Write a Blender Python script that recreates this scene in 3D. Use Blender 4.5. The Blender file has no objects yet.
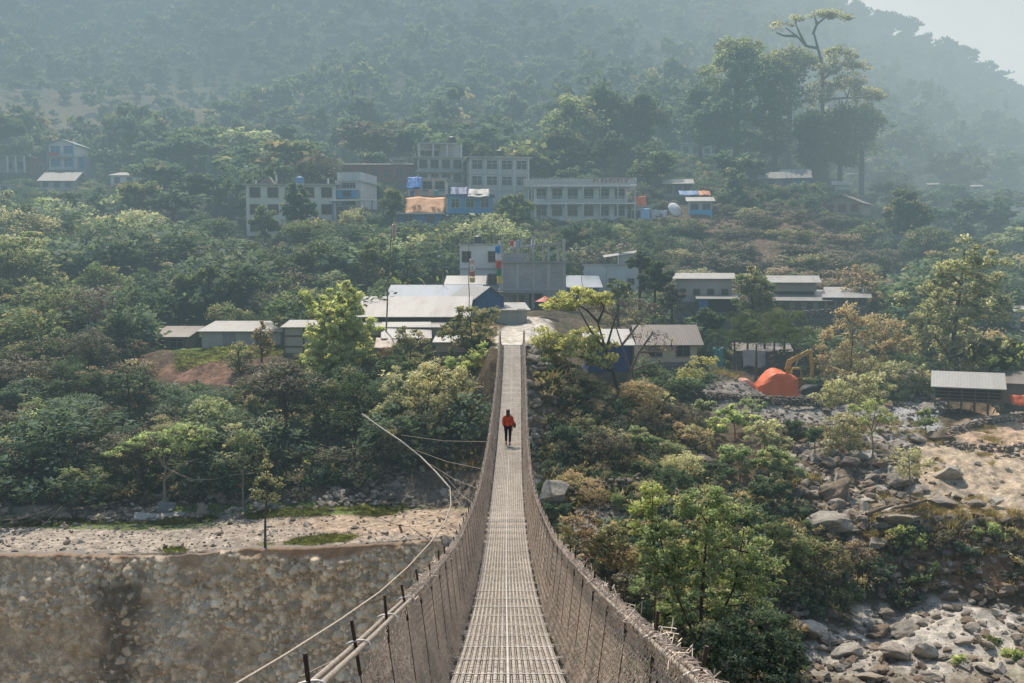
import bpy, math, random
import numpy as np
from mathutils import Vector, Matrix

random.seed(11)
R = np.random.default_rng(11)
SC = bpy.context.scene
COL = SC.collection
PI = math.pi

# ------------------------------------------------------------------ camera maths
FL = 1000.0                       # focal length in pixels
TH = math.atan(71.5 / 1000.0)     # camera looks a little down
CT, ST = math.cos(TH), math.sin(TH)

def at(px, py, Y):
    a = (px - 512.0) / FL; b = (341.5 - py) / FL
    t = Y / (CT + b * ST)
    return Vector((a * t, Y, t * (-ST + b * CT)))

def zat(py, Y):
    b = (341.5 - py) / FL
    return Y / (CT + b * ST) * (-ST + b * CT)

def xat(px, Y):
    return (px - 512.0) * Y / FL

def project(X, Y, Z):
    f = Y * CT - Z * ST
    u = Y * ST + Z * CT
    return 512 + FL * X / f, 341.5 - FL * u / f

# ------------------------------------------------------------------ noise
def _h(ix, iy, s):
    n = (ix.astype(np.int64) * 374761393 + iy.astype(np.int64) * 668265263 + s * 974711) & 0x7fffffff
    n = ((n ^ (n >> 13)) * 1274126177) & 0x7fffffff
    n = n ^ (n >> 16)
    return (n & 0xffff) / 65535.0

def vnoise(x, y, s=0):
    x = np.asarray(x, float); y = np.asarray(y, float)
    ix = np.floor(x); iy = np.floor(y); fx = x - ix; fy = y - iy
    fx = fx * fx * (3 - 2 * fx); fy = fy * fy * (3 - 2 * fy)
    a = _h(ix, iy, s); b = _h(ix + 1, iy, s); c = _h(ix, iy + 1, s); d = _h(ix + 1, iy + 1, s)
    return (a * (1 - fx) + b * fx) * (1 - fy) + (c * (1 - fx) + d * fx) * fy - 0.5

def fbm(x, y, s=0, o=4):
    r = 0; amp = 1.0
    for i in range(o):
        r = r + amp * vnoise(np.asarray(x) * 2**i, np.asarray(y) * 2**i, s + i * 17)
        amp *= 0.5
    return r

def worley(x, y, s=0):
    """distance to the nearest and second nearest jittered point, and that cell's random number"""
    ix = np.floor(x); iy = np.floor(y)
    f1 = np.full(x.shape, 9.0); f2 = np.full(x.shape, 9.0); cid = np.zeros(x.shape)
    for dx in (-1, 0, 1):
        for dy in (-1, 0, 1):
            cx = ix + dx; cy = iy + dy
            px = cx + 0.15 + 0.7 * _h(cx, cy, s); py = cy + 0.15 + 0.7 * _h(cx, cy, s + 5)
            d = np.hypot(x - px, y - py)
            m = d < f1
            f2 = np.where(m, f1, np.minimum(f2, d))
            cid = np.where(m, _h(cx, cy, s + 9), cid)
            f1 = np.where(m, d, f1)
    return f1, f2, cid

# ------------------------------------------------------------------ mesh helpers
def link(o, parent=None):
    COL.objects.link(o)
    if parent is not None: o.parent = parent
    return o

def mesh_np(name, V, F, mat=None, smooth=False, attrs=None, cols=None, vecs=None):
    """F: (n,3) or (n,4) integer array"""
    V = np.asarray(V, np.float32); F = np.asarray(F, np.int32)
    me = bpy.data.meshes.new(name)
    k = F.shape[1]
    me.vertices.add(len(V)); me.vertices.foreach_set('co', V.ravel())
    me.loops.add(F.size); me.loops.foreach_set('vertex_index', F.ravel())
    me.polygons.add(len(F))
    me.polygons.foreach_set('loop_start', np.arange(0, F.size, k, dtype=np.int32))
    me.polygons.foreach_set('loop_total', np.full(len(F), k, np.int32))
    me.update(calc_edges=True)
    if smooth:
        me.polygons.foreach_set('use_smooth', np.ones(len(F), bool))
    for n, a in (attrs or {}).items():
        at_ = me.attributes.new(n, 'FLOAT', 'POINT'); at_.data.foreach_set('value', np.asarray(a, np.float32))
    for n, a in (vecs or {}).items():
        at_ = me.attributes.new(n, 'FLOAT_VECTOR', 'POINT'); at_.data.foreach_set('vector', np.asarray(a, np.float32).ravel())
    for n, a in (cols or {}).items():
        at_ = me.attributes.new(n, 'FLOAT_COLOR', 'POINT')
        c = np.ones((len(V), 4), np.float32); c[:, :3] = a
        at_.data.foreach_set('color', c.ravel())
    if mat: me.materials.append(mat)
    return me

def obj_np(name, V, F, mat=None, parent=None, **kw):
    return link(bpy.data.objects.new(name, mesh_np(name, V, F, mat, **kw)), parent)

def tube_np(path, rad, n=5, closed=False):
    """tapered tube along a path -> V, F(quads)"""
    P = np.asarray(path, float); m = len(P)
    rad = np.broadcast_to(np.asarray(rad, float), (m,))
    T = np.gradient(P, axis=0); T /= np.linalg.norm(T, axis=1)[:, None] + 1e-9
    ref = np.array([0, 0, 1.0]) if abs(T[0][2]) < 0.9 else np.array([1.0, 0, 0])
    A = np.cross(T, ref); A /= np.linalg.norm(A, axis=1)[:, None] + 1e-9
    B = np.cross(T, A)
    ang = np.arange(n) * 2 * PI / n
    V = P[:, None, :] + rad[:, None, None] * (np.cos(ang)[None, :, None] * A[:, None, :] + np.sin(ang)[None, :, None] * B[:, None, :])
    V = V.reshape(-1, 3)
    i = np.arange(m - 1)[:, None] * n; j = np.arange(n)[None, :]; j2 = (j + 1) % n
    F = np.stack([i + j, i + j2, i + n + j2, i + n + j], -1).reshape(-1, 4)
    return V, F

def cat_vf(parts):
    Vs, Fs, o = [], [], 0
    for V, F in parts:
        Vs.append(V); Fs.append(F + o); o += len(V)
    return np.concatenate(Vs), np.concatenate(Fs)

class MB:
    """collects boxes, prisms, bars into one mesh"""
    def __init__(s): s.v = []; s.f = []
    def add(s, V, F):
        o = len(s.v); s.v += [tuple(map(float, p)) for p in V]; s.f += [tuple(int(i) + o for i in f) for f in F]; return s
    def box(s, x0, x1, y0, y1, z0, z1):
        V = [(x0,y0,z0),(x1,y0,z0),(x1,y1,z0),(x0,y1,z0),(x0,y0,z1),(x1,y0,z1),(x1,y1,z1),(x0,y1,z1)]
        return s.add(V, [(0,3,2,1),(4,5,6,7),(0,1,5,4),(1,2,6,5),(2,3,7,6),(3,0,4,7)])
    def hexa(s, bottom, top):
        return s.add(list(bottom) + list(top), [(0,3,2,1),(4,5,6,7),(0,1,5,4),(1,2,6,5),(2,3,7,6),(3,0,4,7)])
    def bar(s, a, b, r=.05, n=6):
        V, F = tube_np([a, b], r, n)
        s.add(V, F); o = len(s.v) - 2 * n
        s.f.append(tuple(range(o + n - 1, o - 1, -1))); s.f.append(tuple(range(o + n, o + 2 * n)))
        return s
    def path(s, P, r, n=6):
        V, F = tube_np(P, r, n); return s.add(V, F)
    def prism(s, poly, y0, y1):
        """poly in x,z; extruded along y"""
        n = len(poly)
        V = [(x, y0, z) for x, z in poly] + [(x, y1, z) for x, z in poly]
        F = [tuple(range(n)), tuple(range(2 * n - 1, n - 1, -1))] + [((i + 1) % n, i, i + n, (i + 1) % n + n) for i in range(n)]
        return s.add(V, F)
    def build(s, name, mat, parent=None, loc=None, bevel=0, smooth=False):
        me = bpy.data.meshes.new(name); me.from_pydata(s.v, [], s.f); me.update()
        if mat: me.materials.append(mat)
        if smooth: me.polygons.foreach_set('use_smooth', np.ones(len(me.polygons), bool))
        o = link(bpy.data.objects.new(name, me), parent)
        if loc is not None: o.location = loc
        if bevel:
            b = o.modifiers.new('b', 'BEVEL'); b.width = bevel; b.segments = 2; b.limit_method = 'ANGLE'
        return o

def tag(o, label=None, cat=None, group=None, kind=None):
    if label: o['label'] = label
    if cat: o['category'] = cat
    if group: o['group'] = group
    if kind: o['kind'] = kind
    return o

def empty(name, loc, rz=0):
    o = bpy.data.objects.new(name, None); link(o); o.location = loc; o.rotation_euler = (0, 0, rz); o.empty_display_size = .3
    return o

# ------------------------------------------------------------------ materials
def _nt(name):
    m = bpy.data.materials.new(name); m.use_nodes = True
    nt = m.node_tree; bs = nt.nodes['Principled BSDF']; return m, nt, bs

def N(nt, t, **kw):
    n = nt.nodes.new(t)
    for k, v in kw.items():
        if k.startswith('_'): setattr(n, k[1:], v)
        else: n.inputs[k.replace('_', ' ')].default_value = v
    return n

def mixc(nt, fac, a, b, mode='MIX'):
    m = nt.nodes.new('ShaderNodeMix'); m.data_type = 'RGBA'; m.blend_type = mode
    for i, v in ((0, fac), (6, a), (7, b)):
        if hasattr(v, 'is_output') or isinstance(v, bpy.types.NodeSocket): nt.links.new(v, m.inputs[i])
        elif isinstance(v, (int, float)): m.inputs[i].default_value = v
        else: m.inputs[i].default_value = (*v, 1)
    return m.outputs[2]

def ramp(nt, src, pts):
    r = nt.nodes.new('ShaderNodeValToRGB'); nt.links.new(src, r.inputs[0])
    e = r.color_ramp.elements
    while len(e) < len(pts): e.new(.5)
    for i, (p, c) in enumerate(pts):
        e[i].position = p; e[i].color = (c, c, c, 1) if isinstance(c, (int, float)) else (*c, 1)
    return r.outputs[0]

def noise_tex(nt, scale, detail=4, coord='Object', vec_scale=None, rough=.6):
    tc = nt.nodes.new('ShaderNodeTexCoord'); mp = nt.nodes.new('ShaderNodeMapping')
    nt.links.new(tc.outputs[coord], mp.inputs[0])
    if vec_scale: mp.inputs['Scale'].default_value = vec_scale
    n = nt.nodes.new('ShaderNodeTexNoise'); n.inputs['Scale'].default_value = scale; n.inputs['Detail'].default_value = detail
    n.inputs['Roughness'].default_value = rough
    nt.links.new(mp.outputs[0], n.inputs[0]); return n

def add_bump(nt, bs, src, strength=.3, dist=.05):
    b = nt.nodes.new('ShaderNodeBump'); b.inputs['Strength'].default_value = strength; b.inputs['Distance'].default_value = dist
    nt.links.new(src, b.inputs['Height']); nt.links.new(b.outputs[0], bs.inputs['Normal'])

_MC = {}
def plaster(c, stain=.5, rough=.85, key=None):
    c = tuple(min(.82, x * 1.22) for x in c); k = ('p', c, stain)
    if k in _MC: return _MC[k]
    m, nt, bs = _nt('plaster')
    n1 = noise_tex(nt, .5, 6, vec_scale=(1, 1, .35)); n2 = noise_tex(nt, 3.5, 5)
    d = tuple(x * .5 * y for x, y in zip(c, (1, .95, .85)))
    c1 = mixc(nt, ramp(nt, n1.outputs[0], [(.42, 0), (.68, stain)]), c, d)
    c2 = mixc(nt, ramp(nt, n2.outputs[0], [(.35, .25), (.6, 0)]), c1, tuple(x * .75 for x in c))
    nt.links.new(c2, bs.inputs['Base Color']); bs.inputs['Roughness'].default_value = rough
    add_bump(nt, bs, n2.outputs[0], .3, .03)
    _MC[k] = m; return m

def blockwall(c, key='b'):
    c = tuple(min(.8, x * 1.25) for x in c); k = ('bw', c)
    if k in _MC: return _MC[k]
    m, nt, bs = _nt('concrete_block')
    tc = nt.nodes.new('ShaderNodeTexCoord'); mp = nt.nodes.new('ShaderNodeMapping')
    mp.inputs['Rotation'].default_value = (PI / 2, 0, 0)
    nt.links.new(tc.outputs['Object'], mp.inputs[0])
    br = nt.nodes.new('ShaderNodeTexBrick'); br.inputs['Scale'].default_value = 1.0
    br.inputs['Brick Width'].default_value = .45; br.inputs['Row Height'].default_value = .22; br.inputs['Mortar Size'].default_value = .015
    br.inputs['Color1'].default_value = (*c, 1); br.inputs['Color2'].default_value = (*[x * .8 for x in c], 1)
    br.inputs['Mortar'].default_value = (*[min(1, x * 1.15) for x in c], 1)
    nt.links.new(mp.outputs[0], br.inputs[0])
    n1 = noise_tex(nt, .6, 6)
    c2 = mixc(nt, ramp(nt, n1.outputs[0], [(.4, 0), (.7, .55)]), br.outputs[0], tuple(x * .55 for x in c))
    nt.links.new(c2, bs.inputs['Base Color']); bs.inputs['Roughness'].default_value = .9
    add_bump(nt, bs, n1.outputs[0], .3, .03)
    _MC[k] = m; return m

def tin(c, rust=.3, rough=.5, metal=.0):
    """corrugated sheet: ridges run down the slope, sheets differ a little, rust streaks"""
    k = ('t', c, rust)
    if k in _MC: return _MC[k]
    m, nt, bs = _nt('corrugated_sheet')
    tc = nt.nodes.new('ShaderNodeTexCoord'); sp = nt.nodes.new('ShaderNodeSeparateXYZ'); nt.links.new(tc.outputs['Object'], sp.inputs[0])
    w = nt.nodes.new('ShaderNodeMath'); w.operation = 'MULTIPLY'; w.inputs[1].default_value = 2 * PI / .22; nt.links.new(sp.outputs[0], w.inputs[0])
    s = nt.nodes.new('ShaderNodeMath'); s.operation = 'SINE'; nt.links.new(w.outputs[0], s.inputs[0])
    f = nt.nodes.new('ShaderNodeMath'); f.operation = 'MULTIPLY'; f.inputs[1].default_value = 1 / .85; nt.links.new(sp.outputs[0], f.inputs[0])
    fl = nt.nodes.new('ShaderNodeMath'); fl.operation = 'FLOOR'; nt.links.new(f.outputs[0], fl.inputs[0])
    wn = nt.nodes.new('ShaderNodeTexWhiteNoise'); wn.noise_dimensions = '1D'; nt.links.new(fl.outputs[0], wn.inputs['W'])
    n1 = noise_tex(nt, .7, 6, vec_scale=(1.6, .4, 1)); n2 = noise_tex(nt, 6, 4)
    c0 = mixc(nt, ramp(nt, wn.outputs[0], [(0, 0), (1, .5)]), c, tuple(x * .68 for x in c))
    c1 = mixc(nt, ramp(nt, n1.outputs[0], [(.48, 0), (.75, rust)]), c0, (.16, .085, .05))
    c2 = mixc(nt, ramp(nt, n2.outputs[0], [(.4, .3), (.6, 0)]), c1, tuple(x * .6 for x in c))
    nt.links.new(c2, bs.inputs['Base Color']); bs.inputs['Roughness'].default_value = rough; bs.inputs['Metallic'].default_value = metal
    add_bump(nt, bs, s.outputs[0], .18, .012)
    _MC[k] = m; return m

def simple(name, c, rough=.7, var=.35, scale=4, bump=.2, metal=0, bd=.03):
    k = ('s', name, c)
    if k in _MC: return _MC[k]
    m, nt, bs = _nt(name)
    n = noise_tex(nt, scale, 5)
    c2 = mixc(nt, ramp(nt, n.outputs[0], [(.3, 0), (.7, 1)]), tuple(x * (1 - var) for x in c), tuple(min(1, x * (1 + var * .5)) for x in c))
    nt.links.new(c2, bs.inputs['Base Color']); bs.inputs['Roughness'].default_value = rough; bs.inputs['Metallic'].default_value = metal
    if bump: add_bump(nt, bs, n.outputs[0], bump, bd)
    _MC[k] = m; return m

def cloth(c):
    k = ('c', c)
    if k in _MC: return _MC[k]
    m, nt, bs = _nt('tarpaulin')
    n = noise_tex(nt, 1.2, 5)
    c2 = mixc(nt, ramp(nt, n.outputs[0], [(.35, 0), (.7, .6)]), c, tuple(x * .6 for x in c))
    nt.links.new(c2, bs.inputs['Base Color']); bs.inputs['Roughness'].default_value = .6
    add_bump(nt, bs, n.outputs[0], .6, .12)
    _MC[k] = m; return m

def leafmat(name, dark, light, dry=None, dryamt=0., trans=.35, objvar=.28):
    k = ('l', name)
    if k in _MC: return _MC[k]
    m, nt, bs = _nt(name)
    nt.nodes.remove(bs); out = nt.nodes['Material Output']
    a = nt.nodes.new('ShaderNodeAttribute'); a.attribute_name = 'tint'
    oi = nt.nodes.new('ShaderNodeObjectInfo')
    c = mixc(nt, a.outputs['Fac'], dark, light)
    if dry:
        b = nt.nodes.new('ShaderNodeAttribute'); b.attribute_name = 'clump'
        c = mixc(nt, ramp(nt, b.outputs['Fac'], [(max(0, .98 - dryamt), 0), (1, .9)]), c, dry)
    v = ramp(nt, oi.outputs['Random'], [(0, 1.12 - objvar), (1, 1.2)])
    c = mixc(nt, 1.0, c, v, 'MULTIPLY')
    h = nt.nodes.new('ShaderNodeHueSaturation'); nt.links.new(c, h.inputs['Color'])
    mm = nt.nodes.new('ShaderNodeMath'); mm.operation = 'MULTIPLY_ADD'; nt.links.new(oi.outputs['Random'], mm.inputs[0]); mm.inputs[1].default_value = 7.31
    fr = nt.nodes.new('ShaderNodeMath'); fr.operation = 'FRACT'; nt.links.new(mm.outputs[0], fr.inputs[0])
    mr = nt.nodes.new('ShaderNodeMapRange'); nt.links.new(fr.outputs[0], mr.inputs[0]); mr.inputs[3].default_value = .5 - .018; mr.inputs[4].default_value = .5 + .010
    nt.links.new(mr.outputs[0], h.inputs['Hue']); h.inputs['Saturation'].default_value = .68
    d = nt.nodes.new('ShaderNodeBsdfPrincipled'); d.inputs['Roughness'].default_value = .75; d.inputs['Specular IOR Level'].default_value = .08
    t = nt.nodes.new('ShaderNodeBsdfTranslucent')
    nt.links.new(h.outputs[0], d.inputs['Base Color'])
    tcol = mixc(nt, 1.0, h.outputs[0], (1.2, 1.22, .7), 'MULTIPLY'); nt.links.new(tcol, t.inputs[0])
    # leaves of a clump catch the light together: blend each leaf's normal with the way its clump bulges
    cn = nt.nodes.new('ShaderNodeAttribute'); cn.attribute_name = 'bulge'; vt = nt.nodes.new('ShaderNodeVectorTransform'); vt.vector_type = 'NORMAL'; vt.convert_from = 'OBJECT'; vt.convert_to = 'WORLD'
    nt.links.new(cn.outputs['Vector'], vt.inputs[0]); geo = nt.nodes.new('ShaderNodeNewGeometry')
    s1 = nt.nodes.new('ShaderNodeVectorMath'); s1.operation = 'SCALE'; s1.inputs['Scale'].default_value = .45; nt.links.new(geo.outputs['Normal'], s1.inputs[0])
    s2 = nt.nodes.new('ShaderNodeVectorMath'); s2.operation = 'ADD'; nt.links.new(s1.outputs[0], s2.inputs[0]); nt.links.new(vt.outputs[0], s2.inputs[1])
    s3 = nt.nodes.new('ShaderNodeVectorMath'); s3.operation = 'NORMALIZE'; nt.links.new(s2.outputs[0], s3.inputs[0]); nt.links.new(s3.outputs[0], d.inputs['Normal'])
    mx = nt.nodes.new('ShaderNodeMixShader'); mx.inputs[0].default_value = trans
    nt.links.new(d.outputs[0], mx.inputs[1]); nt.links.new(t.outputs[0], mx.inputs[2]); nt.links.new(mx.outputs[0], out.inputs[0])
    _MC[k] = m; return m

L = {
 'dark':  leafmat('leaves_dark', (0.056, 0.116, 0.060), (0.133, 0.226, 0.081), (0.346, 0.288, 0.131), .12),
 'cool':  leafmat('leaves_cool', (0.065, 0.142, 0.100), (0.159, 0.254, 0.138), (0.288, 0.288, 0.173), .10),
 'mid':   leafmat('leaves_mid', (0.109, 0.190, 0.065), (0.273, 0.346, 0.093), (0.576, 0.404, 0.145), .2),
 'olive': leafmat('leaves_olive', (0.198, 0.232, 0.100), (0.447, 0.433, 0.168), (0.604, 0.433, 0.203), .3),
 'lime':  leafmat('leaves_lime', (0.276, 0.438, 0.082), (0.692, 0.740, 0.173), (0.740, 0.740, 0.203), .2, trans=.45),
 'yellow':leafmat('leaves_yellow', (0.547, 0.520, 0.082), (0.740, 0.740, 0.173), (0.740, 0.740, 0.145), .25, trans=.45),
 'ochre': leafmat('leaves_ochre', (.34, .25, .10), (.62, .47, .20), (.60, .33, .14), .3, trans=.42),
 'rust':  leafmat('leaves_rust', (0.278, 0.173, 0.104), (0.512, 0.329, 0.183), (0.366, 0.329, 0.146), .3, trans=.3),
 'fresh': leafmat('leaves_fresh_green', (0.159, 0.244, 0.085), (0.464, 0.573, 0.207), (0.634, 0.561, 0.220), .15, trans=.45),
 'sun':   leafmat('leaves_sunlit_olive', (0.317, 0.317, 0.146), (0.732, 0.695, 0.378), (0.708, 0.561, 0.317), .15, trans=.48),  # paler version of the olive leaves, with sunlight put into the colour
 'pale':  leafmat('leaves_pale', (0.220, 0.301, 0.132), (0.476, 0.561, 0.231), (0.634, 0.549, 0.288), .2, trans=.4),
 'brown': leafmat('leaves_brown', (0.152, 0.142, 0.100), (0.273, 0.226, 0.133), (0.145, 0.203, 0.085), .3, trans=.2),
 'far':   leafmat('leaves_far', (0.079, 0.162, 0.100), (0.178, 0.283, 0.131), (0.346, 0.318, 0.145), .2, objvar=.55),
}
BARK = simple('bark', (.10, .08, .06), .9, .5, 6, .5)
BARKD = simple('bark_dark', (.045, .037, .03), .9, .5, 6, .5)
BARKP = simple('bark_pale', (.24, .20, .15), .9, .4, 6, .4)

def rockmat(name, c, warm=(.22, .15, .09)):
    k = ('r', name)
    if k in _MC: return _MC[k]
    m, nt, bs = _nt(name)
    n1 = noise_tex(nt, .9, 8); n2 = noise_tex(nt, 4, 6, vec_scale=(1, 1, 2.5))
    oi = nt.nodes.new('ShaderNodeObjectInfo')
    c1 = mixc(nt, ramp(nt, n1.outputs[0], [(.45, 0), (.7, .8)]), c, warm)
    c2 = mixc(nt, ramp(nt, n2.outputs[0], [(.35, .65), (.55, 0)]), c1, tuple(x * .35 for x in c))
    v = ramp(nt, oi.outputs['Random'], [(0, (.62, .6, .57)), (1, (1.0, .98, .95))])
    c3 = mixc(nt, 1.0, c2, v, 'MULTIPLY')
    nt.links.new(c3, bs.inputs['Base Color']); bs.inputs['Roughness'].default_value = .9
    add_bump(nt, bs, n2.outputs[0], .6, .06)
    _MC[k] = m; return m
ROCK = rockmat('rock_grey', (.38, .34, .285))
ROCKD = rockmat('rock_dark', (.18, .165, .14))
ROCKP = rockmat('rock_pale', (.50, .465, .40), (.38, .30, .21))
ROCKW = rockmat('rock_warm', (.29, .225, .16), (.22, .14, .085))
# ------------------------------------------------------------------ terrain
GORGE = -27.0
def prof(*pts):
    return np.array([(Y, (z if k == 'z' else zat(z, Y))) for k, Y, z in pts])
def P_(*a):   # (Y, py) pairs
    return [('p', Y, p) for Y, p in a]
G0 = [('z', 6, -12), ('z', 14, GORGE), ('z', 53.0, GORGE)]
PROF = {
 -900: prof(*G0, *P_((53.4,556),(62,520),(75,430),(90,345),(110,300),(150,235),(200,185),(300,110),(450,20),(760,-90))),
 0:   prof(*G0, *P_((53.4,556),(61,522),(65,500),(75,430),(90,352),(110,305),(150,245),(200,200),(222,186),(300,122),(450,38),(760,-75))),
 150: prof(*G0, *P_((53.4,555),(61,521),(65,495),(74,430),(83,372),(86,354),(96,347),(110,315),(150,250),(200,212),(225,186),(300,135),(450,50),(760,-70))),
 300: prof(*G0, *P_((53.4,549),(62,506),(66,470),(76,385),(82,352),(92,345),(104,325),(120,300),(148,240),(165,225),(180,200),(300,140),(450,55),(760,-60))),
 440: prof(*G0, *P_((53.5,538),(61.5,503),(66,465),(72,400),(76,365),(85,345),(100,320),(112,305),(130,275),(150,230),(175,207),(200,190),(300,135),(450,50),(760,-60))),
 490: prof(('z',6,-12),('z',14,GORGE),('z',53.2,GORGE), *P_((54.2,552),(59,505),(63,440),(66,365),(67.5,350),(74,340),(85,328),(100,314),(112,304),(130,280),(150,235),(175,210),(200,190),(300,135),(450,50),(760,-60))),
 530: prof(('z',6,-12),('z',14,-25),('z',40,-22), *P_((50,590),(56,515),(61,450),(66,365),(67.5,350),(74,340),(85,329),(100,313),(112,304),(130,280),(150,232),(165,222),(185,205),(300,135),(450,50),(760,-60))),
 600: prof(('z',6,-12),('z',14,-23),('z',40,-20), *P_((46,650),(50,590),(54,530),(57,500),(60,470),(64,430),(68,394),(74,385),(85,352),(100,318),(115,298),(130,280),(150,236),(158,224),(185,204),(300,132),(450,48),(760,-55))),
 700: prof(('z',6,-12),('z',14,-22),('z',40,-19.5), *P_((46,640),(52,560),(56,512),(62,480),(68,440),(74,408),(82,385),(90,372),(98,345),(110,315),(120,300),(135,272),(150,230),(161,218),(169,204),(190,192),(225,165),(300,118),(450,40),(620,-25),(760,-45))),
 800: prof(('z',6,-12),('z',14,-22),('z',40,-19), *P_((46,690),(52,610),(56,540),(60,505),(68,455),(76,418),(84,393),(92,378),(105,335),(115,306),(128,275),(150,226),(161,214),(172,203),(200,185),(230,170),(300,130),(450,60),(620,8),(760,-2))),
 900: prof(('z',6,-12),('z',14,-22),('z',36,-18), *P_((46,690),(54.6,612),(56.4,560),(58,520),(66,470),(75,430),(82,405),(92,380),(110,342),(140,300),(180,250),(230,215),(300,170),(450,105),(620,52),(760,60))),
 1024: prof(('z',6,-12),('z',14,-22),('z',36,-18), *P_((46,690),(54.4,602),(56.2,560),(58,514),(66,470),(72,440),(80,415),(92,385),(110,345),(140,310),(200,262),(300,212),(450,158),(620,118),(760,140))),
 1400: prof(('z',6,-12),('z',14,-22),('z',36,-18), *P_((46,690),(56,590),(60,520),(80,420),(110,345),(140,320),(200,300),(300,275),(450,250),(620,235),(760,240))),
}
_pk = sorted(PROF)

def terr(X, Y, rough=True):
    X = np.atleast_1d(np.asarray(X, float)); Y = np.atleast_1d(np.asarray(Y, float))
    px = 512 + FL * X / np.maximum(Y, 1.0)
    # the bands of the valley wander a little instead of following straight lines
    Yw = Y
    Zc = np.stack([np.interp(Yw, PROF[k][:, 0], PROF[k][:, 1]) for k in _pk])
    pxc = np.clip(px, _pk[0], _pk[-1] - 1e-3)
    i = np.clip(np.searchsorted(_pk, pxc, side='right') - 1, 0, len(_pk) - 2)
    k = np.array(_pk, float); t = (pxc - k[i]) / (k[i + 1] - k[i]); 
    n = np.arange(len(pxc))
    Z = Zc[i, n] * (1 - t) + Zc[i + 1, n] * t
    if rough:
        w_near = np.clip((Y - 40) / 10, 0, 1)
        left = np.clip((490 - px) / 30, 0, 1)
        flat = left * np.clip((Y - 52) / .5, 0, 1) * np.clip((62 - Y) / 2, 0, 1)      # gravel terrace
        road = np.exp(-((px - 512) / 26) ** 2) * np.clip((Y - 62) / 3, 0, 1) * np.clip((112 - Y) / 10, 0, 1)
        calm = np.clip(flat * .85 + road * .9 + np.clip((53 - Y), 0, 1) * left, 0, 1)
        a = .9 * fbm(X / 6, Y / 6, 3, 5) + .35 * np.abs(fbm(X / 1.3, Y / 1.3, 8, 3))
        Z = Z + a * (1 - calm) * w_near + flat * .10 * fbm(X / 1.5, Y / 1.5, 4, 4)
        # big folds on the far hillside, steep gullies running down
        far = np.clip((Y - 200) / 150, 0, 1)
        Z = Z + far * (16 * fbm(X / 90, Y / 130, 21, 4) + 7 * np.abs(fbm(X / 30, Y / 120, 31, 3)))
        Z = Z + np.clip((Y - 520) / 120, 0, 1) * 5 * vnoise(X / 26, Y / 60, 77)
        ter = np.clip((Y - 60) / 20, 0, 1) * np.clip((200 - Y) / 60, 0, 1) * (1 - road)
        Z = Z + ter * .9 * fbm(X / 14, Y / 10, 41, 3)
    return Z

def tz(X, Y): return float(terr(X, Y)[0])

# ground colours, worked out where the ground lies
_SOIL = np.array([.085, .062, .042]); _GREEN = np.array([.030, .038, .018])
PAINT = [  # px, py, rx, ry, colour, strength  (patches of ground, in the direction they are seen from the bridge)
 (230, 530, 420, 26, (.25, .21, .172), 1.0), (60, 540, 200, 16, (.26, .225, .19), .8), (400, 520, 120, 16, (.29, .225, .17), .9),
 (300, 508, 160, 7, (.09, .12, .035), .9), (120, 524, 120, 6, (.08, .11, .035), .8),
 (530, 330, 24, 14, (.36, .33, .29), 1.0), (512, 338, 16, 12, (.36, .33, .29), 1.0),
 (215, 352, 45, 6, (.09, .13, .04), .9), (215, 372, 60, 14, (.17, .10, .07), .8),
 (810, 405, 90, 18, (.20, .19, .175), 1.0), (720, 395, 60, 14, (.17, .155, .14), .9),
 (915, 410, 26, 40, (.27, .27, .27), 1.0), (890, 440, 30, 14, (.30, .28, .26), .8),
 (960, 470, 110, 32, (.31, .25, .185), 1.0), (930, 505, 120, 20, (.30, .25, .19), 1.0), (1010, 430, 50, 22, (.32, .235, .165), 1.0), (850, 515, 70, 14, (.31, .27, .22), .9),
 (770, 505, 40, 14, (.07, .10, .03), .8), (740, 520, 60, 20, (.27, .25, .21), .7),
 (920, 560, 130, 28, (.13, .085, .055), 1.0), (1000, 570, 60, 26, (.16, .095, .06), .9),
 (950, 640, 130, 40, (.31, .285, .25), 1.0), (820, 665, 70, 26, (.27, .245, .21), .9), (1010, 670, 40, 20, (.36, .33, .25), .6),
 (600, 520, 60, 16, (.24, .22, .19), .8), (590, 500, 40, 18, (.17, .15, .125), .8), (545, 380, 22, 34, (.20, .175, .15), .8),
 (610, 420, 90, 30, (.13, .095, .06), .7), (720, 250, 130, 36, (.115, .08, .056), .9), (810, 250, 80, 42, (.105, .075, .052), .85),
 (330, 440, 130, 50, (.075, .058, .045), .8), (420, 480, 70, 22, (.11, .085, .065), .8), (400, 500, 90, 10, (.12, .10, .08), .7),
 (110, 110, 150, 30, (.15, .12, .075), .65), (250, 165, 90, 18, (.14, .105, .07), .6), (40, 130, 90, 20, (.15, .12, .08), .6), (285, 170, 35, 20, (.17, .13, .09), .6), (340, 60, 40, 14, (.13, .11, .07), .5),
 (880, 300, 60, 30, (.12, .09, .06), .6), (760, 300, 70, 20, (.10, .08, .055), .6), (870, 360, 60, 30, (.17, .15, .09), .6),
]
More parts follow.
